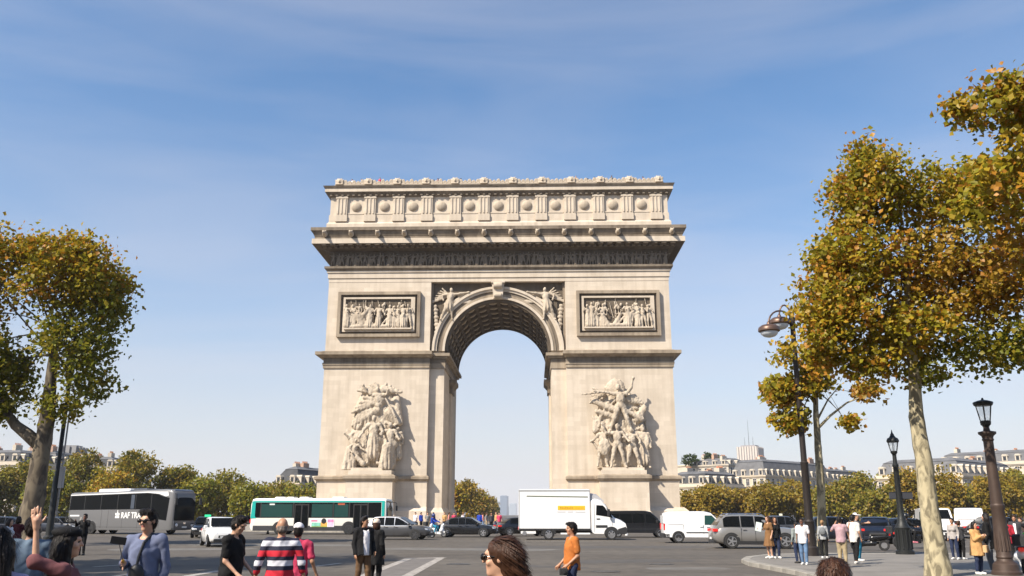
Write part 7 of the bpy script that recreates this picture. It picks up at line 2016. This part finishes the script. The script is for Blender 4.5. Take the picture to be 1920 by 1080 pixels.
for i, (u, vt, w, d, p) in enumerate(((846, 904, 60, 215, PAL_GOLD), (876, 907, 54, 245, PAL_BROWNG), (898, 922, 40, 300, PAL_GOLD), (914, 934, 32, 370, PAL_BROWNG), (925, 944, 24, 460, PAL_OLIVE))):
    bg_tree(f'{ordn[i]} golden-brown tree from the left seen through the arch opening', u, vt, w, d, p, 300 + i, G3, 2200, .7)

# ------------------------------------------------------------------ buildings beyond the trees
LIME_B = stone_mat('facade_limestone', (.60, .51, .38), (.46, .38, .28), course=.5, block=1.2, stain=.5)
LIME_W = stone_mat('pale_facade_stone', (.56, .495, .40), (.43, .375, .30), course=.5, block=1.2, stain=.4)
SLATE = mat('zinc_and_slate_roof', (.12, .12, .124), .85, .0, var=.2, vscale=.6)
SLATE_D = mat('dark_slate_roof', (.05, .051, .054), .85, var=.2, vscale=.6)
PANE = mat('building_pane', (.03, .033, .04), .1, spec=.5)
FRAMEW = mat('pale_window_frame', (.62, .58, .52), .7)
RAIL = mat('iron_balcony', (.03, .03, .033), .6)
BRICK = mat('chimney_brick', (.42, .27, .19), .85, var=.2, vscale=1.5)
POT = mat('terracotta_pot', (.42, .20, .11), .8)

_bw = {}
def bwin(parent, x, z, w, h, face, M, arch=False):
    """window on a facade: dark pane with raised surround, frame bars as children. M places local x along the wall, -y outwards"""
    key = (round(w, 2), round(h, 2))
    if key not in _bw:
        g = MB(); g.box(-w / 2, w / 2, -.03, .05, 0, h); pm = g.mesh('window', PANE)
        f = MB(); t = .13
        f.box(-w / 2 - t, -w / 2, -.16, .05, -.1, h + t); f.box(w / 2, w / 2 + t, -.16, .05, -.1, h + t); f.box(-w / 2, w / 2, -.16, .05, h, h + t); f.box(-w / 2 - t - .1, w / 2 + t + .1, -.24, .05, -.22, -.1)
        f.box(-.04, .04, -.07, .05, 0, h); f.box(-w / 2, w / 2, -.07, .05, h * .68, h * .72)
        _bw[key] = (pm, f.mesh('window_frame', FRAMEW))
    pm, fm = _bw[key]
    o = link('window', pm, parent); o.matrix_local = M @ Matrix.Translation((x, 0, z))
    link('window_frame', fm, o)

def haussmann(label, corner, rz, wx, wy, H, roof_h, floors, bay=2.6, wall=LIME_B, roof=SLATE, attic_white=True, chim=3, balc=(1,), name='apartment_building', base=0.0, inset=1.6):
    """corner block: front face x in [-wx,0] at y=0 (outward -y); side face at x=0, y in [0,wy] (outward +x)"""
    T = thing(name, label, 'building', corner, rz)
    g = MB(); g.box(-wx, 0, 0, wy, base, H); g.build('wall', wall, T)
    g = MB(); g.box(-wx - .5, .5, -.5, wy + .5, H, H + .35); g.box(-wx - .3, .3, -.3, wy + .3, H - .3, H); g.build('cornice', wall, T)
    if attic_white:
        g = MB(); g.box(-wx - .1, .1, -.1, wy + .1, H + .35, H + 1.0); g.build('parapet', LIME_W, T)
    z0 = H + (1.0 if attic_white else .35)
    g = MB(); g.frustum((-wx + .1, -.1, .1, wy - .1), z0, (-wx + inset, -inset, inset, wy - inset), z0 + roof_h); rf = g.build('roof', roof, T)
    g = MB(); g.frustum((-wx + inset - .15, -inset + .15, inset - .15, wy - inset + .15), z0 + roof_h, (-wx + inset + 1.5, -inset - 1.5, inset + 1.5, wy - inset - 1.5), z0 + roof_h + .8); g.build('roof_top', SLATE, T)
    MF = Matrix.Identity(4); MS = Matrix.Rotation(R(90), 4, 'Z')
    fh = (H - base) / floors
    for fl in range(floors):
        z = base + fl * fh + fh * .18; h = fh * .62
        for (Wd, M, flip) in ((wx, MF, -1), (wy, MS, 1)):
            nb = max(2, int(Wd / bay))
            for i in range(nb):
                x = (i + .5) * Wd / nb
                bwin(T, -x if flip < 0 else x, z, min(1.15, Wd / nb * .45), h, None, M)
        if fl in balc:
            g = MB(); g.box(-wx - .1, .7, -.7, -.02, z - .35, z - .2); g.box(.02, .7, -.02, wy, z - .35, z - .2); bl = g.build('balcony', wall, T)
            g = MB(); g.box(-wx, .66, -.68, -.62, z - .2, z + .75); g.box(.62, .68, -.62, wy, z - .2, z + .75); g.build('balcony_railing', RAIL, bl)
    # dormers
    dm_ = MB(); dm_.box(-.75, .75, -.25, 1.6, 0, 1.5); dm_.prism([(-.85, 1.5), (.85, 1.5), (.5, 1.95), (-.5, 1.95)], -.35, 1.6); dme = dm_.mesh('dormer', LIME_W)
    dp = MB(); dp.box(-.42, .42, -.29, .2, .15, 1.35); dpe = dp.mesh('dormer_pane', PANE)
    for (Wd, M, flip) in ((wx, MF, -1), (wy, MS, 1)):
        nb = max(2, int(Wd / bay * .8))
        for i in range(nb):
            x = (i + .5) * Wd / nb
            o = link('dormer', dme, T); o.matrix_local = M @ Matrix.Translation((-x if flip < 0 else x, .25, z0 + .1)); o.scale = (1, 1, min(1.0, roof_h / 2.2)); link('dormer_pane', dpe, o)
    rr = random.Random(int(wx * 100 + wy))
    for i in range(chim):
        x = -wx + inset + (wx - 2 * inset) * (i + .5) / chim; y = rr.uniform(inset + .8, wy - inset - .8); hh = rr.uniform(1.3, 2.2)
        g = MB(); g.box(x - .5, x + .5, y - 1.3, y + 1.3, z0 + roof_h - .5, z0 + roof_h + hh); ch = g.build('chimney', BRICK if i % 2 else LIME_W, rf)
        g = MB()
        for q in range(5):
            g.lathe([(.14, 0), (.11, .5)], 8, (x, y - 1.0 + q * .5, z0 + roof_h + hh))
        g.build('chimney_pots', POT, ch)
    return T

RB = R(-48)
haussmann('cream corner building with grey mansard roof just right of the arch', P(1329, 236), RB, 14, 17, ztop(913, 236), 2.6, 3, wall=LIME_B, roof=SLATE_D, balc=(), chim=3)
haussmann('tall cream building with balconies and grey zinc roof behind the first corner building', P(1441, 275), RB, 13, 40, ztop(893, 275), 4.4, 4, wall=LIME_B, roof=SLATE, attic_white=False, balc=(1, 2), chim=4)
haussmann('long pale apartment block receding right of the tall balconied building', P(1552, 360), RB, 16, 34, ztop(902, 360), 3.5, 4, wall=LIME_W, roof=SLATE_D, balc=(2,), chim=5)
haussmann('low distant block of pale houses between the lamp posts', P(1625, 420), RB, 30, 30, ztop(912, 420), 2.6, 4, wall=LIME_W, roof=SLATE, balc=(), chim=4)
haussmann('long cream mansion with grey mansard roof behind the brown lamp post', P(1815, 205), RB, 21, 34, ztop(894, 205), 2.9, 3, wall=LIME_B, roof=SLATE, balc=(), chim=2)
haussmann('pale building with large chimneys behind the mansion at the right edge', P(1990, 250), RB, 32, 20, ztop(868, 250), 2.6, 5, wall=LIME_W, roof=SLATE, balc=(2,), chim=6)
ob = haussmann('pale block with an orange awning rising behind the cream corner building', P(1372, 300), RB, 16, 12, ztop(872, 300), 1.6, 5, wall=LIME_W, roof=SLATE, attic_white=False, balc=(), chim=3)
g = MB(); g.box(-4.6, -2.6, -.5, -.2, ztop(886, 300), ztop(874, 300)); g.build('orange_awning', mat('orange_awning_cloth', (.62, .14, .06), .8), ob)
haussmann('slate-roofed pavilion with tall chimneys left of the arch', P(556, 225), R(-20), 8.5, 20, ztop(908, 225), 3.6, 3, wall=LIME_B, roof=SLATE_D, attic_white=False, balc=(), chim=3, inset=2.4)
haussmann('pale mansion with slate roof seen right beside the left edge of the arch', P(640, 250), R(-12), 14, 14, ztop(904, 250), 3.0, 3, wall=LIME_B, roof=SLATE_D, attic_white=False, balc=(), chim=3)
haussmann('grey-roofed building at the left edge above the trees', P(22, 230), R(-8), 22, 16, ztop(872, 230), 2.4, 4, wall=LIME_W, roof=SLATE_D, attic_white=True, balc=(), chim=3)
haussmann('long grey-roofed building behind the old plane tree', P(92, 262), R(0), 18, 14, ztop(874, 262), 3.0, 4, wall=LIME_W, roof=SLATE, attic_white=True, balc=(), chim=4)
haussmann('low roofed building between the left-hand tree tops', P(206, 250), R(5), 15, 12, ztop(882, 250), 2.2, 4, wall=LIME_W, roof=SLATE_D, attic_white=True, balc=(), chim=3)

# unseen street fronts behind the camera, added to darken reflections and ambient light
haussmann('unseen stone apartment house left of the avenue, added behind the camera for reflections', Vector((-36, -185, 0)), R(180), -70 + 140, 25, 20, 3.5, 5, bay=7, chim=2, balc=(3,))
haussmann('unseen stone apartment house right of the avenue, added behind the camera for reflections', Vector((120, -185, 0)), R(180), 84, 25, 20, 3.5, 5, bay=7, chim=2, balc=(3,))

# modern blocks
def slab(label, u, d, w_px, vtop, dep, rz, m, ribs, m2, antennas=0, name='tower_block', cat='building', crown=0):
    b = P(u, d); w = w_px * d * math.cos(PITCH) / FOC; h = ztop(vtop, d)
    T = thing(name, label, cat, b, rz)
    g = MB(); g.box(-w / 2, w / 2, 0, dep, 0, h); g.build('wall', m2, T)
    n = ribs
    for i in range(n):
        x = -w / 2 + w * (i + .5) / n
        g = MB(); g.box(x - w / n * .32, x + w / n * .32, -w / n * .25, .1, 0, h + .4); g.build('facade_rib', m, T)
    for i in range(n):
        y = dep * (i + .5) / n
        g = MB(); g.box(w / 2 - .1, w / 2 + w / n * .2, y - dep / n * .3, y + dep / n * .3, 0, h + .2); g.build('facade_rib', m, T)
    g = MB(); g.box(-w * .35, w * .35, dep * .2, dep * .8, h, h + h * .03); g.build('roof_plant', m2, T)
    for i in range(antennas):
        x = -w * .2 + w * .4 * i / max(1, antennas - 1); hh = h * (.16 if i != 1 else .42)
        g = MB(); g.tube([(x, dep * .4, h), (x, dep * .4, h + hh)], [w * .012, w * .004], 6); g.build('antenna', RAIL, T)
    return T
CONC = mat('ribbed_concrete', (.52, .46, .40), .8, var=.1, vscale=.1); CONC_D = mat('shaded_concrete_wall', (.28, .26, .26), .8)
slab('concrete tower block with rooftop antennas above the right-hand roofs', 1409, 800, 40, 838, 20, R(-30), CONC, 8, CONC_D, 3)
slab('grey concrete box building behind the left lamp post', 110, 300, 36, 838, 9, R(8), mat('grey_cladding', (.30, .29, .28), .8), 3, mat('grey_block_wall', (.24, .23, .23), .8), 0, 'office_block')
GL1 = mat('blue_tower_glass', (.16, .21, .28), .25, .2); GL2 = mat('pale_tower_cladding', (.42, .46, .50), .5)
slab('slender blue glass skyscraper far away through the arch', 944, 3900, 13, 930, 30, R(-10), GL1, 4, GL1, 0, 'skyscraper')
slab('pale low skyscraper far away left of the blue one', 933, 4000, 8, 940, 30, R(5), GL2, 3, GL2, 0, 'skyscraper')
slab('broad pale office tower far away, right of the blue one', 961, 3850, 13, 944, 40, R(0), GL2, 4, GL2, 0, 'skyscraper')
slab('short hazy block far away between the skyscrapers', 952, 4100, 10, 950, 40, R(0), GL1, 3, GL1, 0, 'skyscraper')

# roof-garden shrubs above the corner building
for i, (u, vt, vb, w, d) in enumerate(((1300, 851, 872, 30, 310), (1334, 846, 872, 26, 312), (1356, 852, 874, 28, 314))):
    b = P(u, d); zb_ = ztop(vb, d); zt_ = ztop(vt, d); ww = w * d * math.cos(PITCH) / FOC / 2
    b.z = zb_ - 1.5
    tree(('round', 'pointed', 'broad')[i] + ' dark green rooftop shrub above the cream corner building', b, [(0, 0, 0, .2), (0, 0, 1, .15), (0, 0, 1.5, .1), (0, 0, 2.2, .06)], [((0, 0, 1.3 + (zt_ - zb_) / 2), (ww, ww * .8, (zt_ - zb_) / 2), 1, 0)], 900, .5, [[(.035, .055, .014), (.05, .07, .018), (.028, .04, .012)]], 500 + i, TWIG, 3, clump=.8, group='rooftop shrubs', name='rooftop_shrub')
b = P(1325, 318)
g = MB(); zz_ = ztop(874, 318); g.box(-9, 9, -4, 6, 0, zz_); rb = thing('roof_terrace_block', 'pale block carrying the rooftop shrubs behind the corner building', 'building', b, RB)
g.build('wall', LIME_W, rb)
g = MB(); g.box(-9.3, 9.3, -4.3, 6.3, zz_, zz_ + .5); g.build('parapet', LIME_B, rb)

# ------------------------------------------------------------------ street lamps
IRON = mat('black_cast_iron', (.018, .02, .02), .5, .3, bump=.2, bscale=30)
IRON_B = mat('brown_cast_iron', (.065, .042, .032), .55, .25, var=.15, vscale=6, bump=.2, bscale=30)
LGLASS = mat('pale_lantern_glass', (.62, .66, .70), .2)
m_, t_, b_ = new_mat('clear_lantern_glass'); b_.inputs['Base Color'].default_value = (.75, .8, .84, 1); b_.inputs['Roughness'].default_value = .08; b_.inputs['Alpha'].default_value = .22
LGLASS_C = m_

def lantern(T, z, r, h, M=IRON, roof=True):
    """six-sided lantern with tapering glass, frame bars, cap and finial"""
    g = MB(); n = 6
    g.lathe([(r * .28, 0), (r * .5, .05), (r * .62, .1), (r * .62, .14), (r * .55, .16)], 12, (0, 0, z)); cup = g.build('lantern_cup', M, T, smooth=30)
    z1 = z + .16; z2 = z1 + h
    lan = None
    for k in range(n):
        a0, a1 = 2 * math.pi * k / n, 2 * math.pi * (k + 1) / n
        q = []
        for (rr_, zz) in ((r * .62, z1), (r * .98, z2)):
            q.append(((rr_ * math.cos(a0), rr_ * math.sin(a0), zz), (rr_ * math.cos(a1), rr_ * math.sin(a1), zz)))
        g = MB(); g.add([q[0][0], q[0][1], q[1][1], q[1][0]], [(0, 1, 2, 3)]); g.build('lantern_pane', LGLASS_C, T)
        g = MB(); g.tube([q[0][0], q[1][0]], r * .06, 5); g.build('lantern_bar', M, T)
    g = MB(); g.lathe([(r * 1.02, z2 - .02), (r * 1.12, z2 + .02), (r * 1.1, z2 + .07)], 12); g.build('lantern_rim', M, T, smooth=30)
    g = MB()
    if roof:
        g.lathe([(r * 1.1, z2 + .06), (r * .95, z2 + .14), (r * .62, z2 + h * .5), (r * .36, z2 + h * .72), (r * .34, z2 + h * .84), (r * .2, z2 + h * .95), (r * .12, z2 + h * 1.1), (r * .05, z2 + h * 1.35)], 12)
    else:
        g.lathe([(r * 1.18, z2 + .04), (r * 1.12, z2 + .08), (r * .6, z2 + .12), (r * .16, z2 + .14), (r * .12, z2 + .18), (r * .02, z2 + .2)], 12)
    g.build('lantern_cap', M, T, smooth=30)
    return z2

# black lantern post with street-name plates
d = 35.2
T = thing('street_lamp', 'black cast-iron lantern post with name plates at the kerb of the right pavement', 'street lamp', P(1693, d, .95) * 1)
T.location.z = .12
g = MB(); g.lathe([(.35, 0), (.35, .12), (.29, .16), (.28, .95), (.30, 1.0), (.26, 1.05), (.19, 1.18), (.16, 1.35)], 20); g.build('base', IRON, T, smooth=30)
for k in range(12):
    a = 2 * math.pi * k / 12; g = MB(Matrix.Rotation(a, 4, 'Z')); g.bbox(.26, .315, -.03, .03, .2, .92, .012); g.build('base_flute', IRON, T)
zt_ = ztop(853, d) - .12
g = MB(); g.lathe([(.16, 1.35), (.13, 1.45), (.115, 1.7), (.10, zt_ - .5), (.12, zt_ - .45), (.12, zt_ - .38), (.085, zt_ - .34), (.075, zt_ - .02), (.1, zt_)], 16); g.build('column', IRON, T, smooth=30)
lantern(T, zt_, .215, .36, IRON, True)
BLUEP = mat('dark_blue_name_plate', (.05, .052, .06), .4)
for s, w in ((-1, .26), (1, .42)):
    zc = ztop(929, d) - .12
    g = MB(); g.box(min(s * .12, s * (.12 + w)), max(s * .12, s * (.12 + w)), -.02, .02, zc - .14, zc + .14); pl = g.build('name_plate', BLUEP, T)
    for a_, b_, c_, d_ in ((.12, .12 + w, -.145, -.125), (.12, .12 + w, .125, .145)):
        g = MB(); g.box(min(s * a_, s * b_), max(s * a_, s * b_), -.028, .028, zc + c_, zc + d_); g.build('plate_frame', IRON, pl)

# brown fluted lamp post near the camera
d = 23.2
T = thing('street_lamp', 'brown cast-iron lamp post with an open-topped lantern near the right edge', 'street lamp', P(1884, d, .5) * 1)
T.location.z = .12
zc = ztop(812, d) - .12
g = MB(); g.lathe([(.40, 0), (.40, .08), (.36, .12), (.34, .26), (.30, .30), (.23, .34), (.21, .40), (.23, .44), (.205, .50), (.195, 1.2), (.175, 1.62), (.195, 1.66), (.195, 1.74), (.17, 1.78)], 24); g.build('base', IRON_B, T, smooth=30)
for k in range(14):
    a = 2 * math.pi * k / 14; g = MB(Matrix.Rotation(a, 4, 'Z')); g.tube([(.205, 0, .6), (.198, 0, .85), (.19, 0, 1.1)], [.028, .024, .008], 6); g.build('leaf_ornament', IRON_B, T, smooth=60)
g = MB(); g.lathe([(.17, 1.78), (.16, 2.2), (.14, zc - .45), (.14, zc - .22), (.17, zc - .18), (.15, zc - .14), (.17, zc - .08), (.25, zc - .02), (.25, zc + .03), (.1, zc + .06), (.08, zc + .16)], 20); g.build('column', IRON_B, T, smooth=30)
g = MB()
for k in range(4):
    a = math.pi / 4 + k * math.pi / 2; g.tube([(.06 * math.cos(a), .06 * math.sin(a), zc + .12), (.10 * math.cos(a), .10 * math.sin(a), zc + .2), (.15 * math.cos(a), .15 * math.sin(a), zc + .24)], .012, 5)
g.lathe([(.04, zc + .1), (.07, zc + .14), (.04, zc + .22)], 10)
g.build('lantern_bracket', IRON, T)
lantern(T, zc + .17, .245, .42, IRON, False)
T.scale = (.88, .88, 1)

# tall twin-arm lamp
d = 33.8
T = thing('street_lamp', 'tall dark lamp post with two round lamp heads hanging on curved arms', 'street lamp', P(1522, d, .3) * 1)
T.location.z = .12
zt_ = ztop(598, d) - .12
g = MB(); g.lathe([(.26, 0), (.26, .3), (.2, .36), (.18, 1.2), (.2, 1.25), (.15, 1.32), (.14, 3.4), (.16, 3.45), (.115, 3.5), (.095, zt_ - .3), (.12, zt_ - .25), (.12, zt_ + .05), (.06, zt_ + .15)], 16); g.build('column', mat('dark_bronze_column', (.035, .028, .025), .5, .4), T, smooth=30)
BRZ = mat('bronze_lamp_head', (.14, .085, .06), .4, .5, var=.15, vscale=5)
for (uu, vv, ar) in ((1462, 604, 576), (1442, 618, 580)):
    dd = d - (0.0 if uu > 1450 else .9)
    hp = P(uu, dd, ztop(vv, dd)); lx, ly, lz = hp.x - T.location.x, hp.y - T.location.y, ztop(vv, dd) - .12
    za = ztop(ar, d) - .12
    g = MB(); pts = []
    for i in range(11):
        t = i / 10; a = math.pi * t
        pts.append((lx * (1 - math.cos(a)) / 2, ly * (1 - math.cos(a)) / 2, zt_ - .1 + (lz - zt_ + .3) * t + (za - zt_ + .1) * math.sin(a) * 1.0))
    g.tube(pts, .035, 8); arm_ = g.build('arm', BRZ, T, smooth=60)
    g = MB(); g.lathe([(.02, .34), (.06, .30), (.08, .22), (.28, .17), (.40, .08), (.42, 0), (.42, -.06), (.36, -.10)][::-1], 22, (lx, ly, lz)); hd = g.build('lamp_head', BRZ, T, smooth=40)
    g = MB(); g.lathe([(.34, -.10), (.32, -.18), (.22, -.27), (.08, -.31), (.01, -.32)][::-1], 18, (lx, ly, lz)); g.build('lamp_bowl', LGLASS, hd, smooth=60)

# left lamp pole behind the old plane tree
d = 50.5
T = thing('street_lamp', 'dark double-tube lamp mast beside the old plane tree on the left', 'street lamp', P(92, d, .5) * 1)
T.location.z = .1
zt_ = ztop(610, d)
g = MB(); g.lathe([(.3, 0), (.3, .3), (.19, .4), (.17, 3.6), (.12, 3.7), (.10, zt_)], 12); g.build('column', IRON, T, smooth=30)
g = MB(); g.tube([(.26, -.02, 1.5), (.26, -.02, zt_ * .62)], .05, 8); g.build('side_tube', mat('grey_steel_tube', (.25, .25, .26), .35, .6), T)
for z in (2.4, 3.4, 4.6): 
    g = MB(); g.box(-.12, .3, -.06, .02, z - .04, z + .04); g.build('clamp', IRON, T)
g = MB(); g.bbox(.18, .42, -.14, .1, 3.0, 4.2, .02); g.build('signal_box', mat('grey_signal_box', (.3, .3, .31), .5), T)
for s in (1, -1):
    g = MB(); g.tube([(0, 0, zt_ - .4), (s * .5, 0, zt_ + .2), (s * 1.1, 0, zt_ + .2), (s * 1.3, 0, zt_ - .1)], .04, 7); ar = g.build('arm', IRON, T, smooth=60)
    g = MB(); g.lathe([(.02, .2), (.1, .15), (.36, .05), (.38, -.05), (.3, -.2), (.05, -.28)][::-1], 16, (s * 1.3, 0, zt_ - .25)); g.build('lamp_head', BRZ, ar, smooth=50)

# bollards and small square furniture
for i, (u, vf) in enumerate(((502, 1001), (1357, 1008), (1175, 1004))):
    dd = dfoot(vf); T = thing('bollard', ('short dark bollard in front of the city bus', 'white traffic bollard beside the small van', 'pale lamp globe post beside the black people carrier')[i], 'bollard', P(u, dd))
    g = MB(); g.lathe([(.12, 0), (.12, .1), (.08, .15), (.07, .8), (.1, .85), (.1, .95), (.05, 1.02)], 12); g.build('post', IRON if i == 0 else PLATE, T, smooth=30)

# ------------------------------------------------------------------ autumn haze over the whole place
g = MB(); g.box(-3200, 3200, -390, 5150, -1.0, 175)
hz = bpy.data.objects.new('haze', g.mesh('haze', []))
hm = bpy.data.materials.new('haze_air'); hm.use_nodes = True
hm.node_tree.nodes.clear()
ho = hm.node_tree.nodes.new('ShaderNodeOutputMaterial'); hv = hm.node_tree.nodes.new('ShaderNodeVolumePrincipled')
hv.inputs['Color'].default_value = (.86, .90, .97, 1); hv.inputs['Density'].default_value = .00013; hv.inputs['Anisotropy'].default_value = .0
hm.node_tree.links.new(hv.outputs[0], ho.inputs['Volume'])
hz.data.materials.append(hm); col.objects.link(hz); tag(hz, kind='stuff')
scene.cycles.volume_bounces = 1
